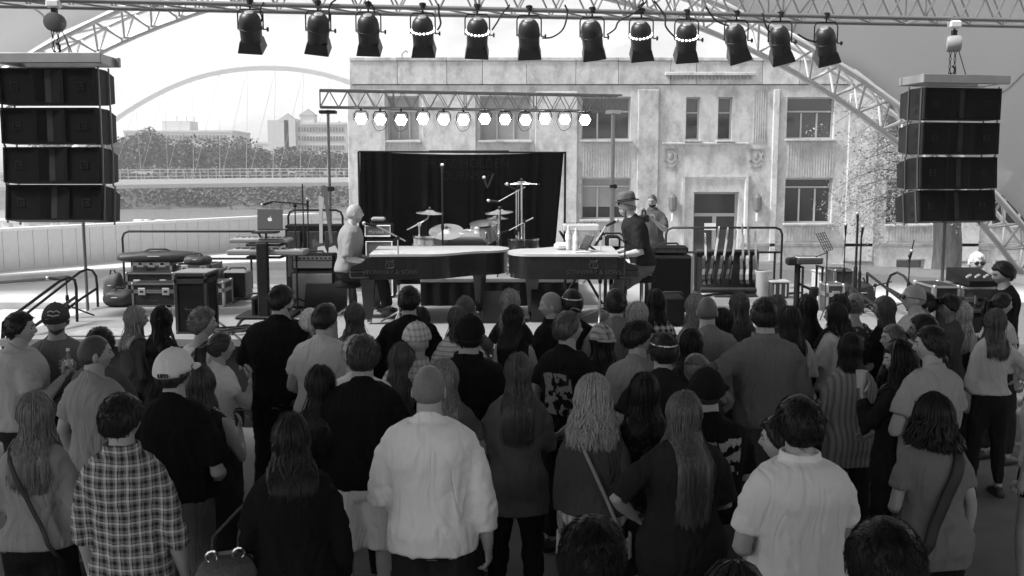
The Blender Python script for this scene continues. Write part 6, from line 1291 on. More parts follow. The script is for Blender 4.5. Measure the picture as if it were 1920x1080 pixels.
    for sx in (-1, 1):
        A_ = legs[sx][2]; sh = MB(); sh.loft([[A_ + Vector((a * w_, yy, z - .085)) for a, z in ((-1, 0.002), (1, .002), (1.05, hz_ * .6), (.6, hz_), (-.6, hz_), (-1.05, hz_ * .6))] for yy, w_, hz_ in ((-.085, .028, .075), (-.06, .038, .095), (.03, .043, .09), (.1, .048, .06), (.16, .042, .048), (.195, .022, .03))]); child('shoe', sh, mat('shoe_leather', bot[2] if len(bot) > 2 else .03, .5), None)
    # --- hair
    hs, hg = hair[0], hair[1]; hl = hair[2] if len(hair) > 2 else .3; wavy = hair[3] if len(hair) > 3 else 0.0
    H_M = hair_mat(hg, hs in ('buzz', 'thin'))
    def to_b(v): return HM @ (Vector(v) * hk) + hc
    def shell(off, mask, jit=.0):
        P = []
        for d, v in zip(HDIR, head_verts(bool(fem))):
            m_ = mask(d); n_ = noise.noise(d * 7 + Vector((rnd_s, 0, 0))) * jit if m_ > 0 else 0
            P.append(to_b(v + d * ((off + n_) * m_ - .006 * (1 - m_) if m_ < 1 else off + n_)))
        return P
    rnd_s = rnd.random() * 30
    def hmask(front=.52, side=-.12, nape=-.62):
        def f(d):
            u = math.atan2(d.x, d.y); a = abs(u) / math.pi        # 0 front .. 1 back
            line = front if a < .22 else (front + (side - front) * (a - .22) / .22 if a < .44 else side + (nape - side) * min(1, (a - .44) / .3))
            line += .05 * noise.noise(Vector((u * 3, rnd_s, 0)))
            if hat and d.z > (.05 if a > .3 else .2): return 0
            return max(0, min(1, (d.z - line) / .1 + .5))
        return f
    def locks(n, L, width, start=(.1, .55), amax=2.1, flare=1.0, wave=0.0, lift=.012, thick=.35, seg=8):
        mb = MB(); tr = rows
        for i in range(n):
            a = rnd.uniform(-amax, amax); s0 = rnd.uniform(*start); ln = L * rnd.uniform(.82, 1.04) * (1 - .12 * (abs(a) / amax) ** 2); lf = lift * rnd.uniform(.5, 1.4); ph = rnd.uniform(0, 6.3); wv_ = wave * rnd.uniform(.5, 1.3); pts = []
            ux, uy = math.sin(a), -math.cos(a)
            for j in range(4):
                th = s0 + (math.pi / 2 - s0) * j / 3; v = head_pt(Vector((ux * math.sin(th), uy * math.sin(th), math.cos(th))), bool(fem)); v = v + v.normalized() * lf; pts.append(to_b(v))
            e = pts[-1]; c0_ = Vector((hc.x, hc.y, 0)); r0_ = Vector((e.x - hc.x, e.y - hc.y, 0)); rdir = r0_.normalized()
            for j in range(1, seg):
                u = j / (seg - 1); z = e.z - ln * u * k; rad = r0_ * (1 + (flare - 1) * u) - rdir * .018 * math.sin(min(1, u * ln / .14) * math.pi) * (0 if wave > .02 else 1)
                q = Vector((hc.x + rad.x, hc.y + rad.y, z)); q += Vector((-rdir.y, rdir.x, 0)) * wv_ * math.sin(ph + u * ln * 34) + rdir * wv_ * .7 * math.cos(ph * 1.7 + u * ln * 31)
                zz = z / k + drop                                    # keep outside neck, shoulders and back
                if zz < 1.50:
                    _, A2, B2, yo = interp(tr, max(.8, zz)); A2 = (A2 * wk + loose + .012) * k; B2 = (B2 * dk + loose + .012) * k; lx, ly = lean[0] * max(0, zz - .95) * k, lean[1] * max(0, zz - .95) * k
                    xx = max(-A2 * .92, min(A2 * .92, q.x - lx)); lim = B2 * math.sqrt(max(.02, 1 - (xx / A2) ** 2)); yl = q.y - ly - yo * k
                    if abs(q.x - lx) < A2 and abs(yl) < lim: yl = -lim if yl < .02 * k else lim
                    q = Vector((q.x, yl + ly + yo * k, z))
                pts.append(q)
            w0 = width * k * rnd.uniform(.7, 1.25); m = len(pts); rs = [w0 * (.45 + .55 * min(1, t / 2.5)) * (1 if t < m - 2 else (.62 if t == m - 2 else .12)) for t in range(m)]
            mb.tube(pts, rs, 3, False, thick * 1.3)
        return mb
    lod = 1.0 if near < 5.6 else (.62 if near < 7.2 else .32)
    if hs in ('short', 'buzz', 'curlyshort', 'thin'):
        off = {'short': .016, 'buzz': .0028, 'curlyshort': .026, 'thin': .005}[hs] * (hl / .3 if len(hair) > 2 else 1)
        mb = MB(); mb.add(shell(off, hmask(.5, -.15, -.6), {'short': .005, 'buzz': .0008, 'curlyshort': .011, 'thin': .001}[hs]), HF)
        if hs in ('short', 'curlyshort'):
            cu = hs == 'curlyshort'
            nr_ = 1.0 if near > 3.8 else .55
            for i in range(int(760 * lod / nr_ ** 1.6)):
                d = Vector((rnd.gauss(0, 1), rnd.gauss(-.25, 1), rnd.uniform(-.6, 1.2))).normalized()
                if hmask(.55, -.05, -.5)(d) < .9: continue
                v = head_pt(d, bool(fem)); g0 = Vector((d.x * .6 + rnd.gauss(0, .25), d.y * .7 - .35 + rnd.gauss(0, .25), -1 + rnd.gauss(0, .3))); tdir = (g0 - d * d.dot(g0)).normalized()
                if not cu: mb.tube([to_b(v + d * off * .8), to_b(v + d * (off * 1.06 + rnd.uniform(0, .003)) + tdir * .014), to_b(v + d * (off * 1.0 + rnd.uniform(-.003, .005)) + tdir * rnd.uniform(.022, .04))], [.0016 * k * nr_, .0018 * k * nr_, .0004], 3, False)
                else:
                    e = d.cross(tdir); q = rnd.uniform(.005, .010); mb.tube([to_b(v + d * (off + .002 + q * math.sin(a)) + tdir * (.012 * a / 3) + e * q * math.cos(a)) for a in (0, 1.3, 2.6, 3.9, 5.2)], [.0016 * k, .0022 * k, .0022 * k, .0018 * k, .0006], 3, False)
        child('hair', mb, H_M, None, warp=False)
    elif hs in ('long', 'bob', 'curly', 'wavy'):
        mb = MB(); mb.add(shell(.014 if hs != 'curly' else .026, hmask(.5, -.3, -.9), .004), HF); n = int({'long': 520, 'bob': 400, 'curly': 460, 'wavy': 480}[hs] * lod)
        c_ = locks(n, hl, .0088 if hs != 'curly' else .0085, (.08, .75), 2.0 if hs != 'curly' else 2.15, {'long': 1.05, 'bob': 1.08, 'curly': 1.42, 'wavy': 1.25}[hs], {'long': .004, 'bob': .004, 'curly': .017, 'wavy': .010}[hs] + wavy, .015 if hs != 'curly' else .03, .45 if hs != 'curly' else .8, 8 if hs in ('long', 'bob') else 13)
        mb.add(c_.v, c_.f); c2 = locks(int(40 * lod), hl * 1.02, .004, (.05, .4), 2.2, 1.15, .012, .022, .6, 9); mb.add(c2.v, c2.f); child('hair', mb, H_M, None, warp=False)
    elif hs in ('pony', 'bun'):
        mb = MB(); mb.add(shell(.012, hmask(.5, -.2, -.6), .003), HF)
        for i in range(int(90 * lod)):
            a = rnd.uniform(-2.3, 2.3); z0 = .45 if abs(a) > 1.9 else rnd.uniform(-.5, .6); d0 = Vector((math.sin(a), -math.cos(a), z0)).normalized()
            if hmask(.5, -.1, -.55)(d0) < .8: continue
            tgt = Vector((0, -1, .12 if hs == 'pony' else .3)).normalized(); pts = []
            for j in range(5): d = d0.lerp(tgt, j / 4).normalized(); v = head_pt(d, True); pts.append(to_b(v + d * .0145))
            mb.tube(pts, [.004, .008, .008, .007, .004], 4, True, .45)
        b0 = to_b(Vector((0, -.118, .018 if hs == 'pony' else .04)))
        if hs == 'pony':
            for i in range(int(110 * lod)):
                jx, jy = rnd.gauss(0, .016), rnd.gauss(0, .014); L = hl * rnd.uniform(.75, 1.05); back = HM @ Vector((0, -1, 0)); pts = [b0 + back * -.01, b0 + back * (.03 + jy) + Vector((jx * .6, 0, .004)), b0 + back * (.045 + jy) + Vector((jx, 0, -L * .4)), b0 + back * (.03 + jy) + Vector((jx * 1.3, 0, -L * .75)), b0 + back * (.028 + jy * .7) + Vector((jx * .9, 0, -L))]; mb.tube(pts, [.004, .010, .010, .007, .0015], 4, True, .6)
            mb.ball(b0 + HM @ Vector((0, -.012, 0)), (.02, .02, .02), 10, 6)
        else:
            for i in range(int(70 * lod)):
                a = rnd.uniform(0, 6.28); q = rnd.uniform(.4, 1.2); ax = HM @ Vector((math.cos(a), rnd.uniform(-.6, .1), math.sin(a))); ay = HM @ Vector((-math.sin(a), 0, math.cos(a))); c = b0 + HM @ Vector((0, -.018, 0)); mb.tube([c + ax * .03 * q - ay * .025, c + ax * .042 * q + HM @ Vector((0, -.012, 0)), c + ax * .03 * q + ay * .025], [.004, .010, .004], 4, True, .7)
            mb.ball(b0 + HM @ Vector((0, -.014, 0)), (.036, .03, .036), 12, 8)
        child('hair', mb, H_M, None, warp=False)
    if beard:
        mb = MB()
        def bmask(d):
            u = abs(math.atan2(d.x, d.y)); return max(0, min(1, (-.30 - d.z) / .30)) * (1 if u < 1.45 else max(0, 1 - (u - 1.45) / .2)) * (1 - math.exp(-((d.z + .46) / .07) ** 2 - (d.x / .22) ** 2))
        bo = beard[1]; P = [to_b(v + d * (bo * bmask(d) - .005 * (1 - bmask(d))) + Vector((0, 0, -bo * .9 * bmask(d) * max(0, -d.z)))) for d, v in zip(HDIR, head_verts(bool(fem)))]; mb.add(P, HF); child('beard', mb, hair_mat(beard[0]), None, warp=False)
    if hat:
        kind, hg_ = hat[:2]; mb = MB(); back = -1 if kind in ('capback', 'bandana') else 1; P = []
        def cmask(d): return max(0, min(1, (d.z - (.24 if d.y > .3 else (-.10 if kind == 'cap' and d.y < -.3 else .06))) / .07 + .5))
        if kind in ('cap', 'capback', 'flatcap', 'bandana'):
            for d, v in zip(HDIR, head_verts(bool(fem))): m_ = cmask(d); P.append(to_b(v * (1 + .0 * m_) + d * (.026 * m_ - .007 * (1 - m_)) + Vector((0, 0, .006 * m_ * (1 - abs(d.z))))))
            mb.add(P, HF); cp_ = child('cap', mb, cloth('softplaid' if kind == 'bandana' else ('softplaid' if kind == 'flatcap' else 'plain'), hg_), None, warp=False)
            vz = MB(); pts = []
            for i in range(13):
                a = R(-62 + 124 * i / 12); ox, oy = math.sin(a), math.cos(a) * back; e = head_pt(Vector((ox * .98, oy * .98, .2)).normalized(), False) * 1.2; L = {'flatcap': .028, 'bandana': .05}.get(kind, .068) * math.cos(a * 1.1)
                pts.append((e, e + Vector((ox * L * .35, oy * L, -.016))))
            V = [to_b(p_ + Vector((0, 0, dz))) for dz in (0, -.006) for pr in pts for p_ in pr]; n2 = len(pts) * 2
            fs = [(2 * i, 2 * i + 1, 2 * i + 3, 2 * i + 2) for i in range(12)] + [(n2 + 2 * i + 2, n2 + 2 * i + 3, n2 + 2 * i + 1, n2 + 2 * i) for i in range(12)] + [(2 * i + 1, n2 + 2 * i + 1, n2 + 2 * i + 3, 2 * i + 3) for i in range(12)]
            vz.add(V, fs); child('visor', vz, cloth('plain', hg_ * .9), None, par=cp_, warp=False)
            bt = MB(); bt.ball(to_b(Vector((0, 0, .146))), (.008, .008, .005), 8, 5); child('cap_button', bt, cloth('plain', hg_ * .8), None, par=cp_, warp=False)
            if kind == 'capback':
                st_ = MB(); q = [to_b(head_pt(Vector((math.sin(a), math.cos(a), .3)).normalized(), False) * 1.0 + Vector((math.sin(a), math.cos(a), 0)) * .028) for a in (R(-50 + 10 * i) for i in range(11))]; st_.tube(q, .012, 5, True, .4); child('cap_strap', st_, cloth('plain', hg_ * .7), None, par=cp_, warp=False)
            if len(hat) > 2:
                if hat[2] == 'um': d_ = Vector((.36, -1, .14)).normalized(); t_ = text('um', cp_, to_b(head_pt(d_, False) + d_ * .031), .05, mat('cap_lettering', .03, .8), (math.pi / 2 + R(hp) - .12, 0, R(hy) + .34), ext=.004, bold=.001)
                elif hat[2] == 'emblem':
                    eb = MB()
                    for pts_ in (((-.045, .05), (-.02, .062), (.0, .05), (.02, .062), (.045, .056)), ((-.035, .036), (0, .03), (.04, .04))): eb.tube([to_b(head_pt(Vector((x / .08, 1, z / .07)).normalized(), False) + Vector((x / .08, 1, z / .07)).normalized() * .029) for x, z in pts_], .004, 5)
                    child('emblem', eb, mat('cap_emblem', .6, .7), None, par=cp_, warp=False)
        elif kind == 'fedora':
            tl = Matrix.Rotation(R(-14), 3, 'X'); pr = [(.098, 0), (.1, .02), (.096, .08), (.085, .105), (.05, .118), (.01, .108)]; mb.lathe(pr, 24); mb.v = [tuple(to_b(tl @ Vector((v[0] * .92, v[1] * 1.08 - .004, v[2] * 1.0 + .045)))) for v in mb.v]; cp_ = child('hat', mb, cloth('plain', hg_), None, warp=False)
            br_ = MB().lathe([(.095, 0), (.13, -.004), (.143, .004), (.143, .009), (.13, .003), (.095, .007)], 28, cap=False); br_.v = [tuple(to_b(tl @ Vector((v[0] * .95, v[1] * 1.1, v[2] + .044 + .5 * v[0] * v[0])))) for v in br_.v]; child('brim', br_, cloth('plain', hg_ * .8), None, par=cp_, warp=False)
            bb = MB().lathe([(.1015, .004), (.1015, .028)], 24, cap=False); bb.v = [tuple(to_b(tl @ Vector((v[0] * .925, v[1] * 1.085 - .004, v[2] + .045)))) for v in bb.v]; child('hat_band', bb, cloth('plain', .012), None, par=cp_, warp=False)
    def glasses(z0, tilt, lens_y=None, strap_only=False):
        gl = MB(); M2 = Matrix.Rotation(R(tilt), 3, 'X')
        for s in (-1, 1):
            gl.tube([to_b(M2 @ Vector((s * .07, .075, 0)) + Vector((0, 0, z0))), to_b(M2 @ Vector((s * .088, .02, .002)) + Vector((0, 0, z0))), to_b(M2 @ Vector((s * .086, -.05, -.004)) + Vector((0, 0, z0))), to_b(M2 @ Vector((s * .08, -.075, -.016)) + Vector((0, 0, z0)))], .0035, 5)
            gl.ball(to_b(M2 @ Vector((s * .034, .1, -.004)) + Vector((0, 0, z0))), (.027 * k, .010 * k, .02 * k), 10, 6, HM @ M2)
        gl.tube([to_b(M2 @ Vector((-.07, .088, .008)) + Vector((0, 0, z0))), to_b(M2 @ Vector((0, .106, .006)) + Vector((0, 0, z0))), to_b(M2 @ Vector((.07, .088, .008)) + Vector((0, 0, z0)))], .0035, 5)
        child('sunglasses', gl, LENS, None, warp=False)
    if shades == 'on': glasses(.008, 0)
    elif shades == 'top': glasses(.062, 42)
    elif shades == 'back':
        gl = MB(); gl.tube([to_b(head_pt(Vector((math.sin(a), math.cos(a), .42)).normalized(), False) * 1.16 + Vector((0, 0, .0))) for a in (R(60 + 20 * i) for i in range(13))], .006, 6); child('sunglasses', gl, mat('strap_white', .7, .4), None, warp=False)
    face = True
    if face:
        for s in (-1, 1):
            e = MB(); v = head_pt(Vector((s * .36, .9, .03)).normalized(), bool(fem)); e.ball(to_b(v - Vector((0, .0035, 0))), (.0125 * k, .008 * k, .0065 * k), 10, 6, HM); child('eye', e, EYE, None, warp=False)
            e = MB(); e.tube([to_b(head_pt(Vector((s * xx, .9, zz)).normalized(), bool(fem)) + Vector((0, .0015, 0))) for xx, zz in ((.14, .18), (.36, .235), (.58, .19))], [.003 * k, .0045 * k, .0015], 5); child('eyebrow', e, hair_mat(min(hg, .1)), None, warp=False)
        lp_ = MB(); lp_.tube([to_b(head_pt(Vector((xx, .9, -.445 - .0)).normalized(), bool(fem)) + Vector((0, .0005, 0))) for xx in (-.26, -.12, 0, .12, .26)], [.001, .004 * k, .0048 * k, .004 * k, .001], 5); child('lips', lp_, mat('lips', sk * .62, .45), None, warp=False)
    if strap:      # bag strap slung over one shoulder across the back
        sx, tone, wd = strap; sp_ = MB(); pts = []
        for i in range(13):
            u = i / 12; z = 1.47 - .62 * u; x = sx * (.10 - .27 * u); _, A2, B2, yo = interp(rows, z); A2, B2 = A2 * wk + loose + .02, B2 * dk + loose + .022
            if z < 1.28: B2 = max(B2, interp(rows, 1.25)[2] * dk + loose + .02); A2 = max(A2, interp(rows, 1.25)[1] * wk * .95 + loose + .02)
            x = max(-A2 * .98, min(A2 * .98, x)); pts.append(Vector((x, yo - B2 * math.sqrt(max(.0, 1 - (x / A2) ** 2)) - .004, z)))
        pts = [Vector((sx * .09, .05, 1.45)), Vector((sx * .10, -.02, 1.505))] + pts; sp_.tube(pts, wd, 6, True, .25); child('bag_strap', sp_, mat('strap', tone, .6), None)
    o['_w'] = 1; del o['_w']
    return o, {'W': W, 'joints': joints, 'k': k, 'root': root, 'yaw': R(yaw), 'to_b': to_b, 'HM': HM, 'rows': rows, 'wk': wk, 'dk': dk, 'loose': loose}
def wpos(inf, v):      # a point of the person's own space in the world (v already warped)
    return inf['root'] + Matrix.Rotation(inf['yaw'], 3, 'Z') @ Vector(v)
def hand_pos(inf, sx, ahead=.09):
    S, E, Wr, f = inf['joints'][sx]; return wpos(inf, inf['W'](Wr + f * ahead))
def finish_people():
    dg = bpy.context.evaluated_depsgraph_get(); new = []
    for o, kind, extra, seed, k in people_q:
        me = bpy.data.meshes.new_from_object(o.evaluated_get(dg)); new.append(me)
    for (o, kind, extra, seed, k), me in zip(people_q, new):
        o.modifiers.clear()
        if kind in ('shirt', 'pants'):
            n = len(me.vertices); co = np.empty(n * 3); me.vertices.foreach_get('co', co); co = co.reshape(-1, 3); no = np.empty(n * 3); me.vertices.foreach_get('normal', no); no = no.reshape(-1, 3)
            zmin, zmax = co[:, 2].min(), co[:, 2].max(); dsp = np.empty(n)
            for i in range(n):
                x, y, z = co[i]; u = (zmax - z) / (zmax - zmin)
                if kind == 'shirt':
                    wz = .12 * noise.noise(Vector((x * 3, z * 3, seed))); a = noise.noise(Vector(((x + wz) * 9 + seed, y * 9, z * 1.3))); b2 = noise.noise(Vector((x * 4 + z * 7 + seed, y * 4, z * 4 - x * 7))); c = noise.noise(Vector((x * 15 + seed, y * 15, z * 8)))
                    arm = min(1, max(0, (abs(x) - .2 * k) / .05)); a = .45 - min(1, abs(a) * 3.2) ** .6
                    dsp[i] = (a * .020 * (.1 + u) * (1 - arm) - (max(0, .22 - abs(b2)) / .22) ** 1.5 * .007 * (.35 + .65 * max(arm, u)) + c * .0012 + arm * .003 * math.sin(z * 70 + 7 * b2 + 4 * c + seed)) * k
                    if z < 1.0 * k: dsp[i] = max(dsp[i], -.003 * k)
                else:
                    b2 = noise.noise(Vector((x * 6 + seed, y * 6, z * 13 + x * 7))); dsp[i] = ((1 - abs(b2) * 2.4) * .008 + .004 * noise.noise(Vector((x * 14, y * 14, z * 14 + seed)))) * k
                    if z > .72 * k: dsp[i] = min(dsp[i], 0)
            dsp = np.clip(dsp, -.012 * k, .016 * k)
            co += no * dsp[:, None]; me.vertices.foreach_set('co', co.ravel())
        if extra:
            bm = bmesh.new(); bm.from_mesh(me)
            for mb in extra:
                vs_ = [bm.verts.new(v) for v in mb.v]
                for f in mb.f:
                    try: bm.faces.new([vs_[i] for i in f])
                    except ValueError: pass
            bmesh.ops.recalc_face_normals(bm, faces=bm.faces); bm.to_mesh(me); bm.free()
        me.name = o.name.split('.')[0]
        if not me.materials: me.materials.append(o.data.materials[0])
        old = o.data; o.data = me; bpy.data.meshes.remove(old); me.shade_smooth()
P = person
# ---- nearest heads at the bottom of the picture
P('dark cropped head of a person standing closest to the camera, cut off below', 1110, 974, 1.78, -4, -6, hair=('short', .006, .36), top=('tee', 'plain', .03), build=1.1, seed=1)
P('dark bushy head of a person standing before the woman with the bag strap', 1668, 984, 1.80, 6, 14, hair=('short', .006, .5), top=('tee', 'plain', .02), build=1.1, seed=2)
P('top of a dark head just peeking in beside the long haired large woman', 1385, 1056, 1.72, 0, 0, fem=1, hair=('long', .02, .35), top=('tee', 'plain', .03), seed=3)
P('person in a dark grey tee cut off at the bottom corner of the picture', 2040, 905, 1.80, 25, 10, hair=('short', .03), top=('tee', 'plain', .11), build=1.1, seed=4)
# ---- second row, seen from behind
o5, i5 = P('woman with long light brown hair and a bag strap over a grey sweater', 62, 735, 1.66, 4, 6, fem=1, hair=('long', .12, .40), top=('tee', 'plain', .2, 1.9), bot=('jeans', .02), arms=('front', 'down'), strap=(-1, .02, .012), build=1.06, hem=.90, seed=5)
P('man in a black and white plaid shirt with rolled sleeves', 222, 738, 1.76, -6, -8, hair=('short', .02), top=('shirt', 'plaid', .045, 1.25), bot=('jeans', .03), arms=('down', 'down'), hem=.86, build=.98, seed=6)
o7, i7 = P('woman in a black jacket with shoulder length dark hair and a handbag', 545, 775, 1.66, 8, -12, fem=1, hair=('wavy', .028, .26, .003), top=('jacket', 'plain', .016), bot=('jeans', .02), arms=('front', 'down'), build=1.16, belly=.1, hem=.74, seed=7)
P('man in a black sweater and white shorts with thick brown hair', 680, 629, 1.82, -2, -4, hair=('short', .03, .36), top=('sweater', 'plain', .014), bot=('shorts', .62), arms=('front', 'front'), build=1.1, seed=8)
P('bald man in a white long sleeved shirt pushed up to the forearms', 803, 682, 1.83, -2, -6, hair=('buzz', .125), top=('sweater', 'plain', .62, 1.62), bot=('jeans', .035), arms=('front', 'down'), build=1.14, belly=.12, hem=.84, sk=.3, seed=9)
P('woman with long straight brown hair in a dark denim jacket over a tunic', 972, 661, 1.68, 2, 4, fem=1, hair=('long', .05, .46), top=('jacket', 'denim', .07), bot=('tights', .012), arms=('front', 'front'), build=1.08, hem=.70, seed=10)
o11, i11 = P('woman with curly blonde hair in a short grey jacket with a fringe below', 1112, 706, 1.64, -4, -2, fem=1, hair=('curly', .24, .30), top=('jacket', 'plain', .055, 1.8), bot=('jeans', .06), arms=('down', 'front'), build=.98, strap=(-1, .3, .012), hem=.93, seed=11)
P('large woman with very long straight hair in a dark tee, head leaning', 1285, 732, 1.68, 6, 6, hp=4, fem=1, hair=('long', .085, .56), top=('tee', 'plain', .035, .95), bot=('jeans', .025), arms=('hip', 'front'), build=1.32, belly=.1, lean=(.03, 0), hem=.78, seed=12)
P('man in a white polo shirt with curly dark hair', 1503, 746, 1.79, 2, 10, hair=('short', .010, .46), top=('shirt', 'plain', .52, .75), bot=('jeans', .03), arms=('front', 'front'), build=1.12, belly=.15, hem=.86, seed=13)
P('woman in a grey tee with a wide dark strap and curly dark hair', 1750, 740, 1.62, 8, 32, fem=1, hair=('curly', .016, .17), top=('tee', 'plain', .13), bot=('jeans', .02), arms=('front', 'down'), build=1.18, strap=(1, .018, .034), hem=.76, seed=14)
P('woman in a loose pale knit sweater with a dark straight bob', 1597, 623, 1.64, 4, -4, fem=1, hair=('bob', .016, .17), top=('sweater', 'knit', .2), bot=('tights', .02), arms=('front', 'front'), build=1.02, hem=.72, seed=15)
o16, i16 = P('woman in a dark jacket with long curly hair lifting a drink, face in profile', 1690, 641, 1.66, 42, 38, fem=1, hair=('curly', .014, .30), top=('jacket', 'plain', .022), bot=('jeans', .02), arms=('chin', 'front'), build=1.05, hem=.72, seed=16)
P('man in a pale grey tee with short dark hair looking sideways with a cigarette', 1752, 611, 1.80, 18, 48, hair=('short', .016), top=('tee', 'plain', .24), bot=('slacks', .03), arms=('front', 'front'), build=1.05, hem=.88, seed=17)
P('woman in a white sweater, dark shorts and tights with long brown hair', 1868, 577, 1.64, -4, -6, fem=1, hair=('long', .05, .34), top=('sweater', 'plain', .34, 1.45), bot=('tights', .022), arms=('front', 'front'), build=.92, hem=.96, seed=18, ymax=9.9)
P('woman with long wavy blonde hair in a black top near the far speaker pole', 1805, 564, 1.64, 8, 10, fem=1, hair=('wavy', .22, .38), top=('fit', 'plain', .012, .6), bot=('jeans', .02), seed=19, ymax=9.8)
P('woman with dark tied hair in profile behind the woman in the white sweater', 1878, 547, 1.66, -55, -30, fem=1, hair=('pony', .02, .28), top=('fit', 'plain', .3), seed=20, ymax=10.2)
P('person in a pale top and dark shorts at the picture edge, mostly cut off', 1962, 652, 1.66, 30, 20, fem=1, hair=('long', .2, .3), top=('fit', 'plain', .4), bot=('hotpants', .02), arms=('down', 'down'), seed=21)
# ---- river side group
P('stout man in a pale grey tee with dark hair facing the man in the cap', 32, 584, 1.78, -52, -24, hair=('short', .016), top=('tee', 'plain', .3), arms=('front', 'drink'), build=1.22, belly=.2, seed=22)
o23, i23 = P('man in a dark cap and grey tee facing the camera with a bottle', 104, 569, 1.78, -164, -10, hair=('short', .03), hat=('cap', .05, 'emblem'), top=('tee', 'plain', .11), arms=('drink', 'front'), beard=(.05, .003), build=1.08, seed=23, ymax=8.8)
P('man in a grey tee with close cropped hair turned towards the stage stair', 172, 626, 1.78, -22, -34, hair=('buzz', .035), top=('tee', 'plain', .2), arms=('front', 'front'), build=1.08, seed=24)
P('person in a dark tee behind the man with close cropped hair', 184, 613, 1.74, -8, 0, hair=('short', .016), top=('tee', 'plain', .07), build=1.0, seed=25)
P('woman with long blonde hair in profile near the tall flight case', 252, 572, 1.64, -40, -38, fem=1, hair=('long', .19, .30), top=('fit', 'plain', .05, 1.8), arms=('front', 'front'), seed=26)
P('woman with long black hair and sunglasses pushed up beside the blonde woman', 300, 574, 1.66, -10, -8, fem=1, hair=('long', .01, .34), top=('fit', 'plain', .03, 1.5), shades='top', seed=27)
P('man in a white cap with small lettering on its back and a black tee', 322, 656, 1.80, -6, -6, hair=('short', .03), hat=('cap', .5, 'um'), top=('tee', 'plain', .012, .85), bot=('jeans', .075), arms=('down', 'front'), build=1.08, belly=.05, hem=.94, seed=28)
o29, i29 = P('woman with a brown bob in a dark tank top behind the white cap', 372, 683, 1.64, -4, -4, fem=1, hair=('bob', .05, .20), top=('tank', 'plain', .03), arms=('front', 'drink'), build=1.08, seed=29)
P('young man with fair wavy hair in a white tank with backpack straps', 377, 578, 1.72, -38, -40, hair=('curlyshort', .09), top=('tank', 'plain', .5), strap=(1, .02, .02), seed=30)
P('woman in a baseball tee with dark sleeves and a ponytail, hand at her mouth', 410, 621, 1.64, -48, -20, fem=1, hair=('pony', .03, .26), top=('tee', 'plain', .5, .1), arms=('front', 'chin'), build=1.05, seed=31)
P('big man in black with a beard raising one hand beside the stage', 525, 534, 1.87, -10, -34, hair=('short', .018), top=('sweater', 'plain', .012, .9), bot=('jeans', .014), arms=('front', 'up'), beard=(.02, .008), build=1.32, belly=.15, seed=32, ymax=8.6)
P('person with short white hair behind the man in the pale tee', 580, 578, 1.68, -4, -14, hair=('short', .4), top=('tee', 'plain', .05), seed=33)
P('man in a pale tee with short dark hair near the amplifier side', 607, 569, 1.78, -6, -8, hair=('short', .022), top=('tee', 'plain', .36), arms=('front', 'cross'), build=1.18, seed=34)
P('woman in a grey top with half tied brown hair under the grand piano corner', 665, 567, 1.68, 4, 2, fem=1, hair=('bob', .055, .24), top=('tee', 'plain', .11), build=1.1, seed=35)
P('person with long dark brown hair hanging down between the two black tops', 600, 684, 1.64, 2, -4, fem=1, hair=('long', .02, .44), top=('tee', 'plain', .02), seed=36)
P('person with pale hair in a white top hidden behind the man in the black sweater', 667, 629, 1.74, 10, 14, hair=('short', .24), top=('tee', 'plain', .55), build=1.15, seed=37)
# ---- middle
P('man in a black shirt with cropped dark hair directly before the pianos', 767, 536, 1.83, 2, -4, hair=('short', .014), top=('tee', 'plain', .012, 1.6), arms=('down', 'down'), build=1.15, seed=38, ymax=8.7)
P('old man in a pale flat cap and checked shirt', 780, 606, 1.76, -6, -6, hair=('buzz', .3), hat=('flatcap', .34), top=('shirt', 'softplaid', .32, .8), build=1.1, seed=39)
P('woman with long fair hair falling sideways next to the bald man in white', 832, 672, 1.66, 12, 26, fem=1, hair=('long', .13, .36), top=('tee', 'plain', .08), lean=(-.05, 0), seed=40)
P('woman with long hair just behind the old man in the flat cap', 752, 642, 1.64, -8, 0, fem=1, hair=('long', .07, .3), top=('tee', 'plain', .1), seed=41)
P('woman in a white striped tee with a straight bob', 860, 573, 1.66, 8, 16, fem=1, hair=('bob', .045, .2), top=('tee', 'stripe', .42, .95), build=1.12, seed=42)
P('woman with fair shoulder hair behind the woman in the striped tee', 872, 554, 1.68, -10, -14, fem=1, hair=('long', .08, .3), top=('tee', 'plain', .16), arms=('front', 'out'), seed=43)
P('big man in a black shirt and black cap with a white strap round it', 880, 593, 1.83, -2, -2, hair=('short', .012), hat=('cap', .014), shades='back', top=('shirt', 'plain', .012, .85), build=1.3, belly=.1, seed=44)
P('blonde woman standing highest at the gap between the two pianos', 957, 541, 1.70, 4, 0, fem=1, hair=('long', .16, .34), top=('fit', 'plain', .04), seed=45, ymax=8.8)
P('woman with dark pulled back hair in profile in a black top', 963, 571, 1.68, -28, -34, fem=1, hair=('long', .022, .28), top=('tank', 'plain', .014), arms=('front', 'drink'), seed=46)
P('balding man in profile with an open pale collar', 1036, 546, 1.76, 40, 44, hair=('thin', .16), top=('shirt', 'plain', .014, 1.8), seed=47, ymax=8.8)
P('man in black with a band over his dark hair next to the balding man', 1073, 542, 1.78, 4, 8, hair=('short', .014), top=('tee', 'plain', .014), shades='back', seed=48, ymax=8.8)
P('man in a printed black tee with sunglasses on his head, seen in profile', 1063, 583, 1.80, -48, -24, hair=('short', .05), shades='top', top=('tee', 'graphic', .016), arms=('front', 'front'), build=1.12, seed=49)
P('man in a grey shirt with dark hair in front of the second piano', 1155, 541, 1.80, 2, -4, hair=('short', .025), top=('tee', 'plain', .12), build=1.12, seed=50, ymax=8.7)
P('woman with straight pale blonde hair before the bass cabinet', 1198, 564, 1.66, 4, 4, fem=1, hair=('bob', .26, .2), top=('tee', 'plain', .06), seed=51)
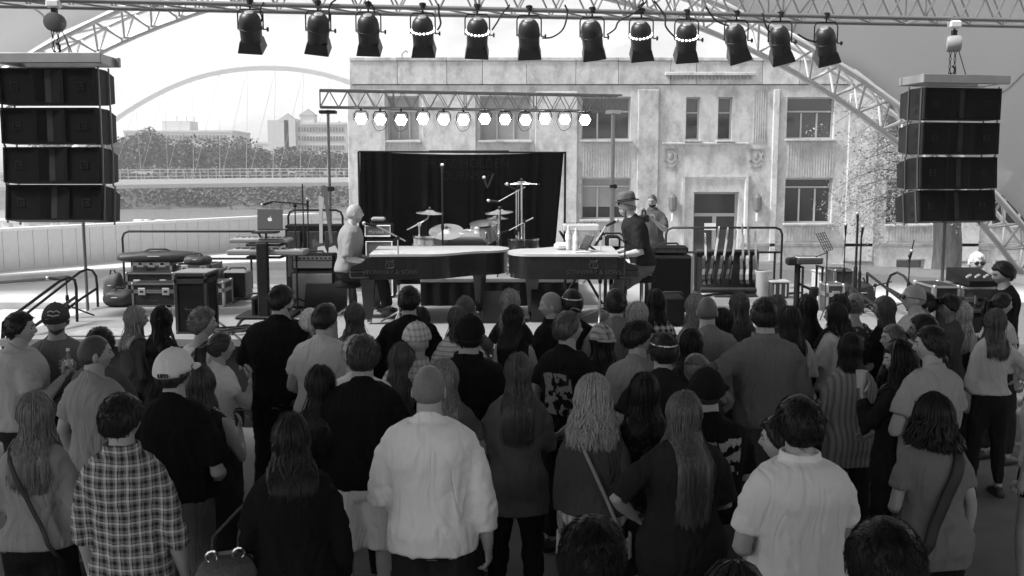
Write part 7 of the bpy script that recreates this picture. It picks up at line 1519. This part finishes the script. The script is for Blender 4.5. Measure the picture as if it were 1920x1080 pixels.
P('woman with dark hair in a black and white checked shirt', 1230, 541, 1.70, 6, 12, fem=1, hair=('bob', .016, .2), top=('shirt', 'gingham', .04), seed=52, ymax=8.7)
P('woman in a patterned bandana cap and tank top with dark hair hanging', 1130, 609, 1.66, 8, 18, fem=1, hair=('long', .014, .26), hat=('bandana', .26), top=('tank', 'plain', .03), seed=53, build=1.05)
P('dark haired man in a grey sweater looking down in profile', 1195, 599, 1.80, -34, -46, hp=-10, hair=('short', .014), top=('sweater', 'plain', .17), arms=('front', 'front'), build=1.05, seed=54)
P('man in a dark tee with sunglasses resting on his cropped hair', 1245, 623, 1.75, -4, 8, hair=('short', .02), shades='back', top=('tee', 'plain', .03), build=1.05, seed=55)
P('woman with dark shoulder hair in a black printed top', 1210, 698, 1.64, 4, -4, fem=1, hair=('wavy', .016, .24), top=('tee', 'print', .012), build=1.05, seed=56)
P('woman with very dark straight hair before the man in the plain grey shirt', 1297, 616, 1.64, -2, -6, fem=1, hair=('long', .012, .34), top=('tee', 'plain', .04), seed=57)
P('man with a shaved head in a grey shirt near the guitar rack', 1328, 554, 1.80, 6, -6, hair=('buzz', .09), top=('tee', 'plain', .14), build=1.2, seed=58, ymax=8.8)
P('fair haired woman half hidden beside the man with the shaved head', 1305, 549, 1.72, 8, 6, fem=1, hair=('long', .14, .3), top=('fit', 'plain', .2), seed=59, ymax=9.7)
P('woman with black hair peeking between two men in grey shirts', 1356, 577, 1.62, 0, 4, fem=1, hair=('long', .009, .3), top=('tee', 'plain', .14), seed=60)
P('woman with long brown wavy hair standing close to the guitar rack', 1388, 546, 1.70, 4, 0, fem=1, hair=('wavy', .05, .34), top=('fit', 'plain', .1), seed=61, ymax=9.6)
P('tall man in a grey button shirt with rolled sleeves and dark hair', 1436, 559, 1.88, 4, 8, hair=('short', .022, .34), top=('shirt', 'plain', .105, 1.3), bot=('jeans', .05), arms=('hip', 'front'), build=1.2, seed=62)
P('woman with brown hair just behind the tall man in the button shirt', 1456, 552, 1.72, 0, 4, fem=1, hair=('long', .05, .3), top=('fit', 'plain', .06), seed=63, ymax=9.8)
P('woman with long dark hair in a pale loose blouse beside the tall man', 1484, 573, 1.66, 4, -10, fem=1, hair=('long', .018, .36), top=('shirt', 'plain', .26, 1.4), seed=64)
P('woman with the longest dark hair under the music stand', 1517, 551, 1.70, 2, -2, fem=1, hair=('long', .014, .42), top=('fit', 'plain', .05), seed=65, ymax=9.7)
o66, i66 = P('woman in a pale top with a dark bob holding a cup in profile', 1570, 566, 1.66, 34, 20, fem=1, hair=('bob', .018, .2), top=('tee', 'plain', .32, .8), arms=('drink', 'front'), seed=66)
P('dark head behind the woman holding a cup', 1576, 551, 1.72, 0, 0, fem=1, hair=('bob', .016, .2), top=('fit', 'plain', .03), seed=67, ymax=10.0)
P('woman with pinned up fair hair in a patterned sleeveless top', 1605, 548, 1.70, -4, -18, fem=1, hair=('bun', .1), top=('tank', 'print', .07), seed=68, ymax=9.6)
P('woman in black with long brown hair in profile under the leaning stand', 1661, 554, 1.68, 30, 34, fem=1, hair=('long', .045, .4), top=('fit', 'plain', .012, 1.8), arms=('drink', 'front'), seed=69, ymax=9.6)
P('woman with pulled back fair hair in profile above the dark curly hair', 1680, 606, 1.64, 44, 42, fem=1, hair=('bun', .07), top=('tee', 'plain', .05), seed=70)
P('bald man with glasses in a pale shirt in profile near the stair rail', 1718, 531, 1.82, 40, 42, hair=('buzz', .2), shades='on', top=('tee', 'plain', .3), build=1.05, seed=71, ymax=9.8)
P('dark haired person in a white shirt looking towards the bald man with glasses', 1739, 546, 1.72, 36, 40, fem=1, hair=('bun', .012), top=('tee', 'plain', .42), seed=72, ymax=9.4)
P('man with short black hair in dark clothes behind the man with the cigarette', 1737, 589, 1.74, 34, 30, hair=('short', .01), top=('tee', 'plain', .02), sk=.09, seed=73)
P('dark haired person in profile before the grey road case', 1786, 551, 1.70, 44, 36, hair=('short', .012), top=('tee', 'plain', .05), sk=.16, seed=74, ymax=9.9)
P('woman with light brown pinned up hair behind the man in the black cap', 1308, 661, 1.62, 14, 20, fem=1, hair=('bun', .08), top=('tee', 'plain', .04), seed=75)
P('man in a black cap and black tee with a printed back', 1328, 693, 1.72, 6, 10, hair=('buzz', .03), hat=('cap', .016), top=('tee', 'graphic', .012, .8), bot=('jeans', .05), build=1.1, seed=76)
P('dark haired person in black partly hidden behind the white polo shirt', 1470, 778, 1.66, 30, 34, fem=1, hair=('short', .02), top=('tee', 'plain', .012), seed=77, ymax=5.2)
P('small dark head low behind the man in the black shirt', 788, 574, 1.62, 0, 0, fem=1, hair=('bob', .02, .2), top=('fit', 'plain', .03), seed=78)
# ---- technician's corner
P('young technician in black with dark hair bent over the mixing desk', 1886, 489, 1.7, 62, 30, hp=-12, hair=('short', .012), top=('tee', 'plain', .014), arms=('keys', 'keys'), Yfix=9.5, zf=.1, build=1.05, group='people on and around the stage', seed=79, sk=.22)
P('white haired person in a white shirt and open dark jacket facing the camera', 1832, 472, 1.72, 172, 0, hair=('short', .6), top=('shirt', 'plain', .03, 1.9), shades='on', sk=.4, Yfix=11.3, zf=.1, group='people on and around the stage', seed=80)
# ---- players
p1 = at_y(659, 396, 11.95); seatz = .50
pl1, j1 = P('bald bearded man in a grey shirt seated playing the piano and singing', 0, 0, 1.76, -86, 6, hp=4, hair=('buzz', .30), beard=(.2, .003), top=('tee', 'plain', .19, .95), bot=('jeans', .03), arms=('keys', 'keys'), seat={'z': .60, 'thigh': ((-.08, 1, -.05), (.1, 1, -.05)), 'shin': ((0, .1, -1), (.05, .2, -1))}, lean=(0, .12), face=True, root_pos=(at_y(652, 500, 11.95).x, 11.95, ZS - .005), group='people on and around the stage', build=1.12, seed=81, sk=.38)
pl2, j2 = P('man in a felt hat and sunglasses with a pale beard playing the second piano', 0, 0, 1.80, 88, -4, hp=6, hair=('short', .2), beard=(.28, .012), hat=('fedora', .1), shades='on', top=('tee', 'plain', .035, .9), bot=('slacks', .1), arms=('keys', 'keys'), seat={'z': .70, 'thigh': ((-.1, .8, -.62), (.1, .75, -.7)), 'shin': ((0, -.1, -1), (.0, -.05, -1))}, lean=(0, .26), face=True, root_pos=(at_y(1204, 500, 11.75).x, 11.75, ZS - .005), group='people on and around the stage', build=1.15, seed=82, sk=.4)
P('cameraman in a dark polo shirt holding a camera in front of the doorway', 1224, 363, 1.78, 152, 4, hp=-8, hair=('buzz', .06), beard=(.02, .008), top=('shirt', 'plain', .06, .8), bot=('jeans', .12), arms=('camera', 'camera'), Yfix=16.4, zf=.70, group='people on and around the stage', build=1.12, seed=83)
for px, py, lab, hgt, tone in ((76, 513, 'tiny person leaning on the riverwalk railing far away', 1.7, .1), (97, 514, 'second tiny person at the riverwalk railing far away', 1.68, .2)): P(lab, px, py, hgt, 20, 0, hair=('short', .03), top=('tee', 'plain', tone), Yfix=37.5, zf=-1.75+.0, group='people on the riverwalk', seed=84 + px)
finish_people()
# ---- things people hold
def cup(loc, lab, tone=.5, r=.038, h=.12, dark=None):
    t = empty('drink_cup', loc, label=lab, cat='cup'); MB().lathe([(r * .75, 0), (r, h), (r * .93, h), (r * .7, .006)], 16).build('body', mat('cup_plastic', tone, .25), t)
    MB().lathe([(r * .9, h * .8), (.005, h * .81)], 14, cap=False).build('liquid', mat('drink_dark', .04, .1), t); return t
q = hand_pos(i16, -1, .10); cup((q.x, q.y, q.z - .03), 'clear drink cup lifted by the woman with long curly hair', .4)
q = hand_pos(i66, -1, .09); cup((q.x, q.y, q.z - .03), 'pale cup held by the woman with the dark bob', .6, .034, .1)
q = hand_pos(i29, 1, .09); cup((q.x, q.y, q.z - .04), 'black can cooler held up by the woman in the tank top', .02, .036, .11)
q = hand_pos(i23, -1, .09); bottle((q.x, q.y, q.z - .08), 'bottle of dark drink held by the man in the dark cap', .23, mat('brown_glass', .09, .1))
# lace fringe below the short grey jacket of the curly blonde woman
fr_ = MB(); rr_ = []
for z_ in (.93, .80):
    _, A2, B2, yo = interp(FEMA, z_); rr_.append([i11['W'](Vector(((A2 + .05) * math.cos(t_), yo + (B2 + .05) * math.sin(t_), z_))) for t_ in (2 * math.pi * i / 28 for i in range(28))])
fr_.loft(rr_); c_ = fr_.build('lace_hem', cloth('knit', .42), o11, 0)
ts_ = MB()
for i in range(44):
    t_ = 2 * math.pi * i / 44; q_ = lambda z_, k_: i11['W'](Vector(((.172 + .052 + k_) * math.cos(t_), -.018 + (.124 + .052 + k_) * math.sin(t_), z_)))
    ts_.tube([q_(.80, 0), q_(.74, .004 * math.sin(i * 3)), q_(.66, .006 * math.sin(i * 5))], [.006, .007, .005], 5)
ts_.build('tassel', cloth('plain', .45), o11, 0)['kind'] = 'stuff'
# cameraman's camera
bpy.context.view_layer.update()
q = at_y(1207, 410, 16.05); t = empty('video_camera', q, R(150), label='black video camera held by the man in the dark polo shirt', cat='camera'); MB().rbox((0, 0, 0), (.14, .2, .12), .02).build('body', BLK, t, None); MB().lathe([(.05, 0), (.05, .1), (.06, .1), (.06, .14)], 14, (0, .1, 0), Matrix.Rotation(-math.pi / 2, 3, 'X')).build('lens', BLK, t); MB().tube([(0, -.08, .06), (0, -.06, .13), (0, .07, .13), (0, .08, .06)], .014, 6).build('handle', BLK, t); MB().rbox((0, .05, .16), (.05, .12, .04), .01).build('microphone', GREYP, t, None)
# stools
for inf, z, lab in ((j1, .455, 'round black piano stool under the bald pianist'), (j2, .545, 'tall round stool under the hatted pianist')):
    b_ = inf['root']; t = empty('piano_stool', (b_.x, b_.y, ZS), label=lab, cat='stool'); MB().lathe([(.15, z - .07), (.17, z - .05), (.17, z - .01), (.15, z)], 18).build('seat', TOLEX, t); bar('column', t, (0, 0, .12), (0, 0, z - .06), .025, CHROME)
    for k_ in range(4): a = k_ * math.pi / 2 + .5; bar('leg', t, (0, 0, .14), (.22 * math.cos(a), .22 * math.sin(a), .012), .014, CHROME)
# handbag of the woman in the black jacket
q = wpos(i7, (-.32, -.06, .78)); t = empty('handbag', q, R(20), label='dark leather handbag with metal rings hanging beside the black jacket', cat='bag'); LEA = mat('leather', .03, .35, var=.3, bump=.4, bscale=40)
MB().loft([[Vector((x * w_, y * d_, z)) for x, y in ((-1, -.6), (-.6, -1), (.6, -1), (1, -.6), (1, .6), (.6, 1), (-.6, 1), (-1, .6))] for z, w_, d_ in ((0, .14, .05), (.03, .17, .075), (.12, .165, .08), (.22, .12, .05), (.26, .08, .025))]).build('body', LEA, t)
MB().tube([(-.06, 0, .24), (-.05, .01, .34), (.06, .03, .44), (.13, .03, .5)], .007, 6).build('strap', LEA, t); MB().tube([(.06, .02, .24), (.07, .02, .34), (.11, .03, .44), (.15, .04, .5)], .007, 6).build('strap', LEA, t)
for x in (-.06, .06):
    rg = MB(); rg.tube([(x + .028 * math.cos(a), -.03, .26 + .028 * math.sin(a)) for a in (2 * math.pi * i / 12 for i in range(13))], .006, 5, False); rg.build('ring', CHROME, t)
